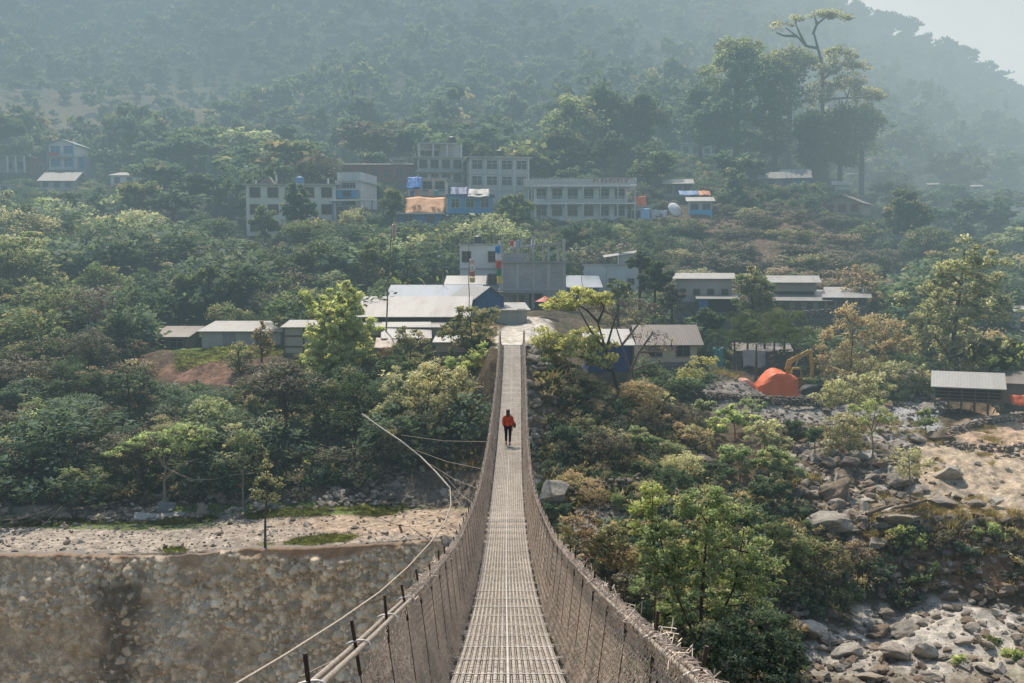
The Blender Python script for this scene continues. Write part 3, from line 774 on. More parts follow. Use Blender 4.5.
def house(name, label, px0, px1, pyt, pyb, Y, depth=6, yaw=0, floors=1, cols=0, wall=None, roof='flat', roofmat=None, win=(1.1, 1.3), frame=FR_G,
          group=None, sidecols=0, cat='house', door=None, overhang=.45, found=3.0, slabs=True, rise=1.4, parapet=0, keepout=True, sidewall=None, pane=GLASS, wmask=None):
    W = (px1 - px0) * Y / FL; H = zat(pyt, Y) - zat(pyb, Y)
    o = at((px0 + px1) / 2, pyb, Y)
    if o.x > 10: yaw -= .75 * math.atan2(o.x, o.y)      # the right-hand houses face down the valley path
    root = tag(empty(name, tuple(o), yaw), label, cat, group)
    root['_w'] = W; 
    if keepout: keep(px0 - 1, pyt - 3, px1 + 1, pyb - 2, Y)
    wall = wall or plaster((.5, .5, .47))
    hw = W / 2
    rh = {'flat': .18, 'shed': 0, 'gable': 0, 'gabley': 0}[roof]
    wallh = H - rh - (parapet if roof == 'flat' else 0)
    if roof in ('gable', 'gabley'): wallh = H - rise
    if roof == 'shed': wallh = H - rise
    b = MB().box(-hw, hw, 0, depth, 0, wallh)
    if roof == 'gabley': b.prism([(-hw, wallh), (hw, wallh), (0, H - .05)], 0.01, depth - .01)
    if roof == 'gable': b.add([(-hw, 0.01, wallh), (-hw, depth - .01, wallh), (-hw, depth / 2, H - .08), (hw, 0.01, wallh), (hw, depth - .01, wallh), (hw, depth / 2, H - .08)], [(0, 2, 1), (3, 4, 5)])
    if roof == 'shed': b.add([(-hw, 0.01, wallh), (-hw, depth, wallh), (-hw, depth, H - .06), (hw, 0.01, wallh), (hw, depth, wallh), (hw, depth, H - .06)], [(0, 2, 1), (3, 4, 5), (1, 2, 5, 4)])
    b.build('wall', wall, root)
    cs = [(o.x + x * math.cos(yaw) - y * math.sin(yaw), o.y + x * math.sin(yaw) + y * math.cos(yaw)) for x in (-hw, 0, hw) for y in (0, depth)]
    low = min(tz(a, b_) for a, b_ in cs); found = max(.25, min(found * 1.6, o.z - low + .35)) if found else 0
    if found: MB().box(-hw - .15, hw + .15, -.15, depth + .1, -found, -.002).build('foundation', STONEF, root)
    fh = wallh / floors
    if floors > 1 and slabs:
        for k in range(1, floors):
            MB().box(-hw - .12, hw + .12, -.14, depth + .05, k * fh - .12, k * fh + .06).build('floor_slab', SLAB, root)
    rm = roofmat or T_LIGHT
    oh = overhang
    if roof == 'flat':
        r = MB().box(-hw - oh, hw + oh, -oh, depth + oh * .5, wallh, wallh + .18).build('roof', roofmat or SLAB, root)
        if parapet:
            p = MB(); z0, z1 = wallh + .18, H
            p.box(-hw, hw, 0, .12, z0, z1); p.box(-hw, hw, depth - .12, depth, z0, z1); p.box(-hw, -hw + .12, .12, depth - .12, z0, z1); p.box(hw - .12, hw, .12, depth - .12, z0, z1)
            p.build('parapet', wall, r)
    else:
        th = .06; b = MB()
        if roof == 'shed':   # low edge towards the viewer
            sl = (H - wallh) / depth
            za, zb = wallh - oh * sl, H + oh * sl
            b.hexa([(-hw-oh, -oh, za), (hw+oh, -oh, za), (hw+oh, depth+oh, zb), (-hw-oh, depth+oh, zb)], [(-hw-oh, -oh, za+th), (hw+oh, -oh, za+th), (hw+oh, depth+oh, zb+th), (-hw-oh, depth+oh, zb+th)])
        if roof == 'gable':
            sl = (H - wallh) / (depth / 2); za = wallh - oh * sl
            for s, y0, y1 in ((1, -oh, depth/2), (-1, depth + oh, depth/2)):
                A = [(-hw-oh, y0, za), (hw+oh, y0, za), (hw+oh, y1, H), (-hw-oh, y1, H)]
                if s < 0: A = [A[1], A[0], A[3], A[2]]
                b.hexa(A, [(x, y, z + th) for x, y, z in A])
        if roof == 'gabley':
            sl = (H - wallh) / hw; za = wallh - oh * sl
            for s in (-1, 1):
                A = [(s*(hw+oh), -oh, za), (0, -oh, H), (0, depth+oh, H), (s*(hw+oh), depth+oh, za)]
                if s > 0: A = [A[1], A[0], A[3], A[2]]
                b.hexa(A, [(x, y, z + th) for x, y, z in A])
        b.build('roof', rm, root)
    for f in range(floors):
        z = f * fh + fh * .30
        wh = min(win[1], fh * .55)
        for c in range(cols):
            if wmask and (f, c) not in wmask: continue
            x = -hw + W * (c + .5) / cols
            window(root, x, z, min(win[0], W / cols * .7), wh, 0, frame=frame, pane=pane)
        for c in range(sidecols):
            yy = depth * (c + .5) / sidecols
            window(root, 0, z, min(win[0], depth / sidecols * .7), wh, 0, side=(PI / 2, hw, yy), frame=frame)
            if root.location.x > 0:
                window(root, 0, z, min(win[0], depth / sidecols * .7), wh, 0, side=(-PI / 2, -hw, yy), frame=frame)
    if door is not None:
        d = MB().box(door - .45, door + .45, -.06, .02, 0.02, min(2.0, fh * .8)).build('door', WOOD, root)
        MB().box(door + .28, door + .34, -.10, -.06, .95, 1.1).build('handle', M_STEEL, d)
    root['W'] = W; root['H'] = wallh; root['D'] = depth; root['FH'] = fh
    for k in ('_w',): del root[k]
    return root, W, H, wallh, fh

def railing(root, x0, x1, y, z, h=.9, n=10, mat=FR_W, name='railing', lattice=False):
    b = MB(); b.box(x0, x1, y - .04, y + .04, z + h - .07, z + h); b.box(x0, x1, y - .03, y + .03, z + .04, z + .10)
    for k in range(n + 1):
        x = x0 + (x1 - x0) * k / n
        if not lattice: b.box(x - .025, x + .025, y - .025, y + .025, z + .10, z + h - .07)
        elif k < n:
            xb = x0 + (x1 - x0) * (k + 1) / n
            b.bar((x, y, z + .1), (xb, y, z + h - .08), .025, 4); b.bar((xb, y, z + .1), (x, y, z + h - .08), .025, 4)
    return b.build(name, mat, root)

def columns(root, xs, y, z0, z1, w=.25, mat=SLAB, name='column'):
    for x in xs: MB().box(x - w/2, x + w/2, y - w/2, y + w/2, z0, z1).build(name, mat, root)

def drape(name, label, cat, px0, px1, pyt, pyb, Y, col, dy=1.5, sag=.12, nx=14, ny=10, group=None, seed=0, parent=None):
    """a sheet of cloth or tarpaulin running from a high far edge to a low near edge"""
    W = (px1 - px0) * Y / FL; H = zat(pyt, Y) - zat(pyb, Y)
    o = at((px0 + px1) / 2, pyb, Y)
    u, v = np.meshgrid(np.linspace(0, 1, nx + 1), np.linspace(0, 1, ny + 1))
    X = (u - .5) * W + .04 * W * vnoise(u * 3, v * 3, seed + 3); Z = v * H - sag * H * np.sin(u * PI * 2.5 + seed) * .5 * (1 - v * .5) + .05 * H * vnoise(u * 6, v * 5, seed)
    Yy = v * dy + .10 * vnoise(u * 7, v * 5, seed + 1) + .08 * np.sin(u * 14 + v * 2)
    n = nx + 1; i = np.arange(ny)[:, None] * n + np.arange(nx)[None]
    F = np.stack([i, i + 1, i + n + 1, i + n], -1).reshape(-1, 4)
    ob = obj_np(name, np.stack([X, Yy, Z], -1).reshape(-1, 3), F, cloth(col), parent, smooth=True); ob.location = o
    s = ob.modifiers.new('s', 'SOLIDIFY'); s.thickness = .03
    if label: tag(ob, label, cat, group)
    return ob

CREAM = plaster((.56, .54, .46), .35); CREAMY = plaster((.52, .48, .38), .4); WHITEP = plaster((.68, .67, .64), .3); GREYP = plaster((.40, .41, .40), .5); GREYL = plaster((.50, .51, .50), .45)

# ---- far left hillside
r, W, H, wh, fh = house('tall_house', 'tall narrow house with blue shutters, balconies and a blue roof, highest at the far left', 50, 76, 139, 183, 222, 7, floors=3, cols=2, wall=plaster((.62, .62, .56), .3), roof='gabley', roofmat=T_BLUE, rise=1.1, overhang=.6, frame=FR_W, pane=BLUE, win=(2.3, 2.0))
railing(r, -W/2, W/2, -1.1, fh, .95, 12, SKYBLUE); MB().box(-W/2, W/2, -1.2, -.15, fh - .16, fh).build('balcony', SLAB, r)
railing(r, -W/2, W/2, -1.1, 2 * fh, .95, 12, SKYBLUE); MB().box(-W/2, W/2, -1.2, -.15, 2 * fh - .16, 2 * fh).build('balcony', SLAB, r)
MB().box(-W/2 + .3, -.3, -1.22, -1.15, 2 * fh + .1, 2 * fh + .9).build('sign_board', simple('red_sign', (.5, .07, .05), .6), r)
columns(r, (-W/2 + .1, W/2 - .1), -1.05, 0, 3 * fh, .22, SKYBLUE)
MB().box(W/2 + .003, W/2 + 1.6, 1.2, 6.5, 0, H * .62).build('side_wing', plaster((.30, .34, .38)), r)
MB().box(W/2 + .3, W/2 + 1.5, 1.14, 1.19, H * .34, H * .60).build('shutter', BLUE, r)
r, W, *_ = house('shed', 'low shed with a broad grey sheet roof just below the tall blue-shuttered house', 40, 74, 171, 190, 214, 7, wall=GREYP, roof='gable', roofmat=T_LIGHT, rise=1.9, cols=3)
house('house', 'small red-brown house with a white window left of the tall blue-shuttered house', 29, 50, 156, 175, 224, 6, wall=BRICKRED, roof='shed', roofmat=T_GREY, rise=.5, cols=1, frame=FR_W, win=(1.8, 1.2))
r, W, H, wh, fh = house('house', 'flat-roofed grey house with columned porch at the left edge of the hillside', -8, 27, 156, 173, 224, 7, wall=plaster((.28, .28, .27)), roof='flat', overhang=.9, cols=3)
columns(r, np.linspace(-W/2 + .2, W/2 - .2, 5), -.7, 0, wh, .3, WHITEP)
house('house', 'small white-roofed house standing alone among trees on the left hillside', 111, 136, 170, 187, 216, 6, wall=WHITEP, roof='shed', roofmat=T_WHITE, rise=1.1, cols=2)
house('shed', 'small pale shed at the left edge below the columned porch house', 0, 9, 184, 196, 208, 4, wall=GREYL, roof='flat', overhang=.2, cols=1)

# ---- cream three-storey block, left half and right half hidden in part by a tree
r, W, H, wh, fh = house('apartment_block', 'cream three-storey flat-roofed block partly hidden behind a tree, left of the village', 247, 336, 184, 236, 152, 9, floors=3, cols=5, wall=plaster((.60, .59, .51), .3), roof='flat', win=(1.5, 1.4), overhang=.5, parapet=.0, slabs=False, keepout=False)
keep(247, 181, 283, 236, 150); keep(318, 181, 336, 222, 150)
for x, h in ((-W/2 + 4.1, 1.6), (W/2 - 1.5, 1.0), (-W/2 + 1, .8)): MB().box(x - .12, x + .12, 2, 2.3, wh + .18, wh + .18 + h).build('rebar_column', FR_W, r)
bt = MB(); bt.prism([(-W/2 + 1.2, wh + .2), (-W/2 + 4, wh + .2), (-W/2 + 3.2, wh + 1.4)], 1, 3); bt.build('stair_roof', T_RUST, r)

# ---- blue balcony house
r, W, H, wh, fh = house('balcony_house', 'narrow house with bright blue balcony walls and white roof terrace beside the cream block', 337, 361, 172, 207, 153, 8, yaw=-.18, floors=3, cols=1, wall=GREYL, roof='flat', win=(2.0, 1.1), overhang=.3, slabs=False, parapet=1.3)
MB().box(-W/2, W/2, -1.0, -.9, fh * 1.05, fh * 1.95).build('balcony_wall', SKYBLUE, r); MB().box(-W/2, W/2, -1.0, -.02, fh * 2, fh * 2.08).build('balcony', WHITEP, r)
MB().box(-.7, .7, -1.06, -1.003, fh * 1.2, fh * 1.85).build('shutter', GLASS, r)
railing(r, -W/2, W/2, -.9, fh * 2.08, 1.0, 8, FR_W)
MB().box(-W/2 - .3, W/2 + 2.8, -2.2, -1.1, fh * .62, fh * .80).build('awning', WHITEP, r)
columns(r, (-W/2, 0, W/2 + 2.5), -2.0, -2.0, fh * .62, .16, BLUE)

# ---- red-brown long house behind
r, W, H, wh, fh = house('long_house', 'long low red-brown brick house with a grey roof behind the blue balcony house', 344, 418, 160, 181, 182, 7, wall=BRICKRED, roof='shed', roofmat=T_GREY, rise=.8, cols=6, win=(1.2, 1.2))
MB().box(1.5, 4.5, .5, 4, H, H + .5).build('roof_sheet', T_WHITE, r)

# ---- big grey building with open top storey
r, W, H, wh, fh = house('concrete_building', 'tall grey concrete building with an open unfinished top storey, left of its two-storey neighbour', 418, 463, 157, 200, 178, 12, yaw=.10, floors=3, cols=4, wall=GREYL, roof='flat', win=(1.3, 1.5), overhang=.7, sidecols=3)
zt = wh + .18
for x in np.linspace(-W/2 + .3, W/2 - .3, 4):
    columns(r, (x,), .3, zt, zt + 2.3, .3, GREYL); columns(r, (x,), 8, zt, zt + 2.3, .3, GREYL)
MB().box(-W/2, W/2 - 1, 0, 10, zt + 2.303, zt + 2.5).build('roof_frame', SLAB, r)
MB().box(W/2 - 4, W/2 - .5, 2, 9, zt + .003, zt + 2.3).build('stair_house', GREYP, r)
for k in (1, 2): MB().box(-W/2 - .4, W/2 + .4, -1.2, -.145, k * fh - .12, k * fh + .06).build('balcony', SLAB, r); railing(r, -W/2, W/2, -1.1, k * fh + .06, .9, 20, FR_G)

r, W, H, wh, fh = house('concrete_building', 'wide grey two-storey concrete building with rows of four framed windows and bare wall base', 470, 529, 157, 206, 172, 12, yaw=.12, floors=3, cols=4, wall=GREYP, roof='flat', win=(1.7, 1.7), overhang=.6, sidecols=2, frame=plaster((.52, .52, .5), .2), wmask=[(f, c) for f in (1, 2) for c in range(4)])
for x in np.linspace(-W/2 + .1, W/2 - .1, 5): MB().box(x - .12, x + .12, -.22, -.142, 0, wh).build('pilaster', GREYL, r)

# ---- blue stilt house, orange awning house
r, W, H, wh, fh = house('stilt_house', 'bright blue house on stilts with white sacking on its roof', 448, 492, 194, 213, 150, 5, wall=SKYBLUE, roof='flat', overhang=.35, roofmat=T_BLUE, cols=3, win=(1.2, 1.3), found=0, frame=FR_W)
MB().box(-W/2 - .2, W/2 + .2, -.9, 5, -.16, -.003).build('floor_slab', SKYBLUE, r); columns(r, np.linspace(-W/2, W/2, 5), -.6, -3.6, -.17, .2, WOOD); columns(r, np.linspace(-W/2, W/2, 5), 4.5, -3.6, -.17, .2, WOOD)
drape('tarpaulin', 'pale sacking heaped on the roof of the blue stilt house', 'tarpaulin', 468, 489, 188, 197, 149, (.55, .50, .45), 2, seed=4)
drape('tarpaulin', 'dark blue tarpaulin over the left end of the blue stilt house roof', 'tarpaulin', 450, 467, 186, 195, 149.5, (.02, .06, .22), 2, seed=9)
r, W, H, wh, fh = house('shop_house', 'small yellow-walled upper storey above the large orange awning', 409, 446, 178, 212, 156, 5, floors=2, wall=CREAMY, roof='flat', cols=3, win=(1.4, 1.5), overhang=.3)
railing(r, -W/2, W/2, -.8, fh, .9, 10, FR_W); MB().box(-W/2, W/2, -.9, -.15, fh - .1, fh).build('balcony', SLAB, r)
drape('awning', 'large orange tarpaulin awning sloping down in front of the yellow-walled shop house', 'awning', 405, 444, 196, 213, 150.5, (.80, .36, .13), 2.6, seed=2)
drape('tarpaulin', 'bright blue tarpaulin hung steeply beside the yellow-walled upper storey', 'tarpaulin', 407, 421, 176, 188, 152, (.03, .22, .60), 1.5, seed=6)
r, W, H, wh, fh = house('stall', 'white slab-roofed stall with blue boarding under the orange awning', 398, 441, 213, 226, 149, 4, wall=BLUE, roof='flat', roofmat=WHITEP, overhang=.5, cols=2)
# washing on the shop house balcony
for i, (px, c) in enumerate(((412, (.05, .12, .35)), (417, (.6, .2, .15)), (431, (.65, .30, .30)), (436, (.05, .3, .3)))):
    drape('washing', ['dark blue', 'red', 'pink', 'teal'][i] + ' cloth drying on the balcony above the orange awning', 'laundry', px - 2, px + 2, 190, 196, 152.4, c, .1, nx=4, ny=4, seed=i)

# ---- long white building with arcaded balconies
r, W, H, wh, fh = house('hotel', 'long white two-storey building with lattice balconies and lettering on its parapet', 534, 627, 185, 221, 158, 9, yaw=.02, floors=2, cols=6, wall=plaster((.66, .66, .62), .4), roof='flat', win=(1.5, 1.5), overhang=.1, sidecols=4, frame=FR_W)
for k in (1, 2): MB().box(-W/2 - .6, W/2 + 1.2, -1.7, -.145, k * fh - .2, k * fh + .02).build('balcony', WHITEP, r)
for k, hh in ((1, 1.0), (2, 1.15)):
    railing(r, -W/2 - (0 if k == 1 else 1.6), W/2 + 1.2, -1.66, k * fh + .02, hh, 34, FR_W, lattice=True)
MB().box(-W/2 - 1.6, W/2 + 1.2, -1.58, -1.55, 2 * fh + .1, 2 * fh + .98).build('parapet', plaster((.62, .6, .57), .2), r)
MB().box(-W/2 - 1.6, -W/2 - .6, -1.55, 6, 2 * fh - .15, 2 * fh + .02).build('roof', WHITEP, r)
MB().box(W/2 + 1.16, W/2 + 1.24, -1.7, 9.5, 2 * fh + .02, 2 * fh + 1.1).build('parapet', WHITEP, r)
MB().box(W/2 + .1, W/2 + 1.2, -.14, 9.5, 2 * fh - .2, 2 * fh + .02).build('roof', WHITEP, r); MB().box(W/2 + .13, W/2 + 1.2, -.14, 9.5, fh - .2, fh + .02).build('balcony', WHITEP, r)
columns(r, np.linspace(-W/2 - .3, W/2 + 1, 7), -1.6, -.5, fh - .2, .25, FR_W); columns(r, np.linspace(-W/2 - .3, W/2 + 1, 7), -1.6, fh + .02, 2 * fh - .2, .2, FR_W)
MB().box(-W/2 - .8, W/2 + 1.6, -2.2, -.16, -2.6, -.05).build('terrace_wall', STONEF, r)
# red lettering on the parapet: too small to read in the photograph, kept as small red strokes
lt = MB(); x = W * .13
for k in range(9):
    w_ = .42; lt.box(x, x + .09, -1.70, -1.67, 2 * fh + .38, 2 * fh + .95)
    if k % 2 == 0: lt.box(x + .093, x + w_, -1.70, -1.67, 2 * fh + .84, 2 * fh + .95)
    if k % 3 != 1: lt.box(x + .093, x + w_ * .8, -1.70, -1.67, 2 * fh + .60, 2 * fh + .70)
    x += .62
lt.build('lettering', simple('red_lettering', (.55, .08, .12), .6), r)
r, W, H, wh, fh = house('annex', 'small cream annex with dark openings against the right end of the long white building', 631, 652, 206, 222, 157, 5, wall=CREAMY, roof='flat', cols=2, win=(2, 1.0), overhang=.3)
drape('tarpaulin', 'orange tarpaulin propped up on the annex roof beside the long white building', 'tarpaulin', 632, 646, 196, 208, 159, (.85, .20, .05), .5, seed=3)
drape('tarpaulin', 'pale blue sheet stretched by the annex wall', 'tarpaulin', 641, 650, 208, 219, 155, (.35, .5, .72), .6, seed=3)

# ---- right of the long white building
drape('bedsheet', 'two white sheets drying on a line left of the satellite dish', 'laundry', 647, 667, 210, 220, 160, (.72, .72, .78), .1, seed=8)
def dish():
    o = at(676, 218, 162); r = tag(empty('satellite_dish', tuple(o), .5), 'large white satellite dish on a short mast beside the drying sheets', 'satellite dish')
    V = []; F = []; n, m = 20, 6
    for i in range(m + 1):
        rr = 1.28 * i / m
        for j in range(n): a = 2 * PI * j / n; V.append((rr * math.cos(a), rr * rr * .22, rr * math.sin(a)))
    F = [(i * n + j, i * n + (j + 1) % n, (i + 1) * n + (j + 1) % n, (i + 1) * n + j) for i in range(m) for j in range(n)]
    b = MB(); b.add(V, F); d = b.build('reflector', plaster((.66, .66, .64), .2), r, smooth=True); d.location = (0, 0, 1.5); d.rotation_euler = (-.5, 0, 0); d.modifiers.new('s', 'SOLIDIFY').thickness = .05
    b = MB(); b.bar((0, .1, -2), (0, .15, 1.4), .07); b.build('mast', M_STEEL, r)
    b = MB(); b.bar((.5, .1, .9), (0, -1.1, 2.0), .025); b.bar((-.5, .1, .9), (0, -1.1, 2.0), .025); b.box(-.09, .09, -1.22, -1.05, 1.92, 2.1); b.build('feed_arm', M_STEEL, r)
    keep(669, 200, 685, 220, 162)
dish()
r, W, H, wh, fh = house('kiosk', 'small kiosk with white roof and bright sky-blue lower wall right of the satellite dish', 689, 712, 196, 217, 161, 4, wall=GREYP, roof='shed', roofmat=T_WHITE, rise=.8, cols=2)
MB().box(-W/2, W/2, -.12, -.03, 0, 1.15).build('blue_boarding', simple('cyan_paint', (.04, .42, .68), .5, .2), r)
drape('tarpaulin', 'long blue and white tarpaulin above the kiosk roof', 'tarpaulin', 680, 699, 190, 195, 166, (.20, .32, .55), 1.5, seed=5)
drape('tarpaulin', 'short orange tarpaulin joined to the blue one above the kiosk roof', 'tarpaulin', 699.5, 711, 190, 195, 166, (.75, .26, .10), 1.5, seed=7)
house('house', 'grey stone house with pale sheet roof above and left of the kiosk', 665, 691, 178, 197, 172, 6, wall=plaster((.24, .23, .21)), roof='gable', roofmat=T_LIGHT, rise=.9, cols=3)
house('house', 'white-roofed house high among the trees left of the dark tree mass', 681, 700, 140, 156, 236, 6, wall=GREYL, roof='shed', roofmat=T_WHITE, rise=.9, cols=2, floors=1)
house('house', 'taller white two-storey house beside the white-roofed one below the dark tree mass', 703, 719, 135, 155, 234, 6, wall=WHITEP, roof='gable', roofmat=T_WHITE, rise=1.2, cols=2, floors=2)
house('shed', 'pale tin-roofed shed under the tall trees on the right spur, left of its twin', 760, 783, 171, 187, 196, 5, wall=plaster((.25, .22, .18)), roof='gable', roofmat=T_LIGHT, rise=1.3, cols=1)
house('shed', 'tin-roofed shed with a blue wall patch under the tall trees on the right spur', 783, 809, 168, 187, 196.5, 5, wall=BLUE, roof='gable', roofmat=T_LIGHT, rise=1.7, cols=2)
house('house', 'brown house with dark red windows on the right spur', 824, 860, 195, 215, 178, 7, yaw=-.35, wall=plaster((.33, .27, .20)), roof='gabley', roofmat=T_RUST, rise=1.4, cols=3, frame=simple('red_frame', (.25, .06, .05), .6), win=(1.1, 1.2), pane=simple('red_shutter', (.20, .06, .05), .6))
house('shed', 'tiny white-roofed shed above the brown house with dark red windows', 835, 849, 180, 190, 195, 4, wall=GREYP, roof='shed', roofmat=T_WHITE, rise=.9)
for (px, py) in ((848, 172), (930, 182), (973, 184)):
    house('hut', 'tiny pale hut half hidden in the wooded slope at the right', px, px + 8, py, py + 7, 240, 4, wall=GREYP, roof='shed', roofmat=T_LIGHT, rise=.6, group='tiny huts in the wooded slope at the right', cols=1)

# ---- centre: white house, unfinished concrete house
r, W, H, wh, fh = house('house', 'white two-storey house with dark windows behind the prayer flags', 460, 499, 244, 291, 108, 6, floors=2, cols=3, wall=plaster((.62, .61, .57), .35), roof='flat', overhang=.15, win=(.85, 1.05), wmask=[(1, 0), (1, 2), (0, 2)])
for x in (-1.9, -.8, .4, 1.3, 1.9): b = MB().bar((x, .3, wh + .18), (x + .04, .3, wh + 1.2 + random.random() * .5), .03, 5); b.build('rebar', M_RUST, r)
r, W, H, wh, fh = house('unfinished_house', 'unfinished grey concrete house with bare columns on its roof at the end of the bridge', 500, 566, 261, 316, 104, 8, yaw=.05, floors=2, cols=0, wall=GREYBLOCK, roof='flat', roofmat=plaster((.30, .295, .28)), overhang=.25, found=1)
for x in np.linspace(-W/2 + .2, W/2 - .2, 5):
    for y in (.25, 6.5):
        hgt = random.uniform(1.6, 2.6); columns(r, (x,), y, wh + .18, wh + .18 + hgt, .26, SLAB)
        b = MB()
        for dx in (-.08, .08): b.bar((x + dx, y, wh + .1 + hgt), (x + dx * 1.6, y + .05, wh + .9 + hgt), .014, 4)
        b.build('rebar', M_RUST, r)
    MB().box(x - .15, x + .15, -.06, -.005, 0, wh).build('column', SLAB, r)
MB().box(-W/2 + .4, -.6, .1, .3, wh + .183, wh + 1.0).build('parapet', GREYBLOCK, r)
b = MB().hexa([(-W/2 + 1.0, .3, wh + 1.4), (W/2 - .5, .3, wh + 2.0), (W/2 - .5, 6.4, wh + 2.0), (-W/2 + 1, 6.4, wh + 1.4)], [(-W/2 + 1.0, .3, wh + 1.55), (W/2 - .5, .3, wh + 2.15), (W/2 - .5, 6.4, wh + 2.15), (-W/2 + 1, 6.4, wh + 1.55)]); b.build('roof_frame', SLAB, r)
window(r, -W/2 + 2.0, .9, 1.0, 1.2); MB().box(-.4, .9, -.05, .03, .02, 2.3).build('doorway', DARK, r)
MB().box(-W/2 - .3, 1.0, -2.2, -.26, 2.45, 2.6).build('porch_roof', T_GREY, r); columns(r, (-W/2, .8), -2.1, 0, 2.45, .12, WOOD)
# washing on the roof
for i, (px, c) in enumerate(((512, (.55, .1, .1)), (519, (.2, .3, .5)), (533, (.6, .6, .6)))):
    drape('washing', ['red', 'blue', 'white'][i] + ' garment on the roof of the unfinished concrete house', 'laundry', px - 2, px + 2, 240, 246, 105, c, .05, nx=4, ny=4, seed=i + 20)
# red umbrella
o = at(545, 317, 93); r = tag(empty('umbrella', tuple(o)), 'faded red parasol beside the road below the unfinished house', 'umbrella')
V = [(0, 0, 1.95)] + [(math.cos(a) * .95, math.sin(a) * .95, 1.45) for a in np.arange(10) * 2 * PI / 10]
MB().add(V, [(0, i + 1, (i + 1) % 10 + 1) for i in range(10)]).build('canopy', cloth((.55, .08, .05)), r); MB().bar((0, 0, -.3), (0, 0, 1.9), .025).build('pole', M_STEEL, r); keep(538, 302, 553, 315, 93)

# small blue-walled house below, long pale blue roofs, gable
house('house', 'small house with white sheet roof and blue wall in front of the white two-storey house', 447, 483, 277, 292, 101, 4, wall=DKBLUE, roof='shed', roofmat=T_WHITE, rise=.75, cols=0, overhang=.3)
r, W, H, wh, fh = house('long_shed', 'long low shed with patchy pale blue tarpaulin and tin roof left of the blue gable', 388, 478, 287, 303, 95, 5, wall=BLUE, roof='shed', roofmat=T_BLUE, rise=1.0, overhang=.35)
r, W, H, wh, fh = house('gable_house', 'house with a blue gable end and grey sheet roof beside the road', 474, 505, 287, 318, 89, 7, yaw=.35, wall=simple('blue_plank', (.05, .14, .27), .7, .4, 3), roof='gabley', roofmat=T_GREY, rise=1.0, overhang=.35)
r, W, H, wh, fh = house('roadside_shed', 'grey corrugated shed at the road edge by the end of the bridge', 496, 527, 305, 327, 88, 4, yaw=.10, wall=T_GREEN, roof='shed', roofmat=T_LIGHT, rise=.45, overhang=.3, found=1)
MB().box(.5, 1.3, -.06, .02, .02, 1.6).build('door', T_GREY, r)
# long main shed
r, W, H, wh, fh = house('long_shed', 'longest metal shed, pale sheet roof and louvred front, left of the bridge end', 357, 466, 300, 326, 82, 6, wall=simple('dark_board', (.09, .085, .075), .85, .4, 2), roof='shed', roofmat=T_LIGHT, rise=1.35, overhang=.35, found=2)
r, W, H, wh, fh = house('long_shed', 'lower cream-panelled shed in front of the longest metal shed', 284, 442, 323, 353, 79.5, 3, wall=T_CREAM, roof='shed', roofmat=T_LIGHT, rise=.35, overhang=.25, found=2)
for z in (.45, 1.3): MB().box(-W/2, W/2, -.06, -.01, z, z + .12).build('rail_board', WOOD, r)
for x in np.linspace(-W/2, W/2, 9): MB().box(x - .05, x + .05, -.09, -.062, 0, wh).build('post', WOOD, r)
house('lean_to', 'lean-to with sloping pale roof at the right end of the cream-panelled shed', 385, 428, 326, 348, 77.5, 3, yaw=.1, wall=WOOD, roof='shed', roofmat=T_LIGHT, rise=.9, overhang=.3)
r, W, H, wh, fh = house('container_shed', 'cream metal shed with flat grey roof on the lawn at left', 202, 281, 325, 356, 87, 5, yaw=0, wall=T_CREAM, roof='shed', roofmat=T_LIGHT, rise=.55, overhang=.35, found=.8)
MB().box(-1.6, -.5, -.05, .02, .02, 2.0).build('door', T_GREY, r); window(r, 1.8, .9, .9, .8)
house('shed', 'dark timber shed under trees left of the cream metal shed', 150, 186, 330, 352, 92, 4, wall=WOOD, roof='shed', roofmat=T_RUST, rise=.6, cols=2, pane=DARK)
# orange and pale awnings in the hedge
drape('tarpaulin', 'pale pinkish tarpaulin over goods in the hedge in front of the lean-to', 'tarpaulin', 374, 396, 339, 348, 76, (.62, .50, .42), 1.2, seed=31)
drape('tarpaulin', 'dull orange sheet hanging below the pale pinkish tarpaulin in the hedge', 'tarpaulin', 380, 394, 348, 360, 75.5, (.60, .22, .09), .2, seed=33)
house('stall', 'low white-roofed stall behind the hedge just left of the bridge end', 436, 470, 339, 352, 74, 2.5, wall=plaster((.35, .28, .22)), roof='shed', roofmat=T_WHITE, rise=.25, overhang=.25)

# ---- centre right
r, W, H, wh, fh = house('house', 'long grey plastered house with small windows behind dark trees, right of the unfinished house', 584, 640, 264, 292, 116, 6, floors=1, wall=GREYL, roof='flat', cols=3, win=(.7, .6), overhang=.2, parapet=0)
MB().box(.8, 3.2, 1, 5, wh + .18, wh + 1.5).build('stair_house', GREYP, r); MB().hexa([(-1, .5, wh + .9), (3.3, .5, wh + 1.5), (3.3, 4, wh + 1.8), (-1, 4, wh + 1.2)], [(-1, .5, wh + .96), (3.3, .5, wh + 1.56), (3.3, 4, wh + 1.86), (-1, 4, wh + 1.26)]).build('roof_sheet', T_GREY, r)
house('shed', 'low shed with pale blue sheet roof between the unfinished house and the grey plastered house', 569, 599, 277, 297, 110, 5, wall=BLUE, roof='shed', roofmat=T_BLUE, rise=1.1, overhang=.4)
r, W, H, wh, fh = house('house', 'grey stone house with small windows and white sheet roof behind a bare tree', 676, 731, 274, 302, 104, 6, yaw=-.05, wall=plaster((.36, .34, .31), .5), roof='shed', roofmat=T_LIGHT, rise=.5, cols=4, win=(.6, .6), overhang=.4)
r, W, H, wh, fh = house('porch', 'open porch with blue side wall and pale sheet roof below the grey stone house', 699, 736, 296, 312, 101, 3, wall=simple('porch_dark', (.06, .055, .05), .9), roof='shed', roofmat=T_LIGHT, rise=.3, overhang=.3)
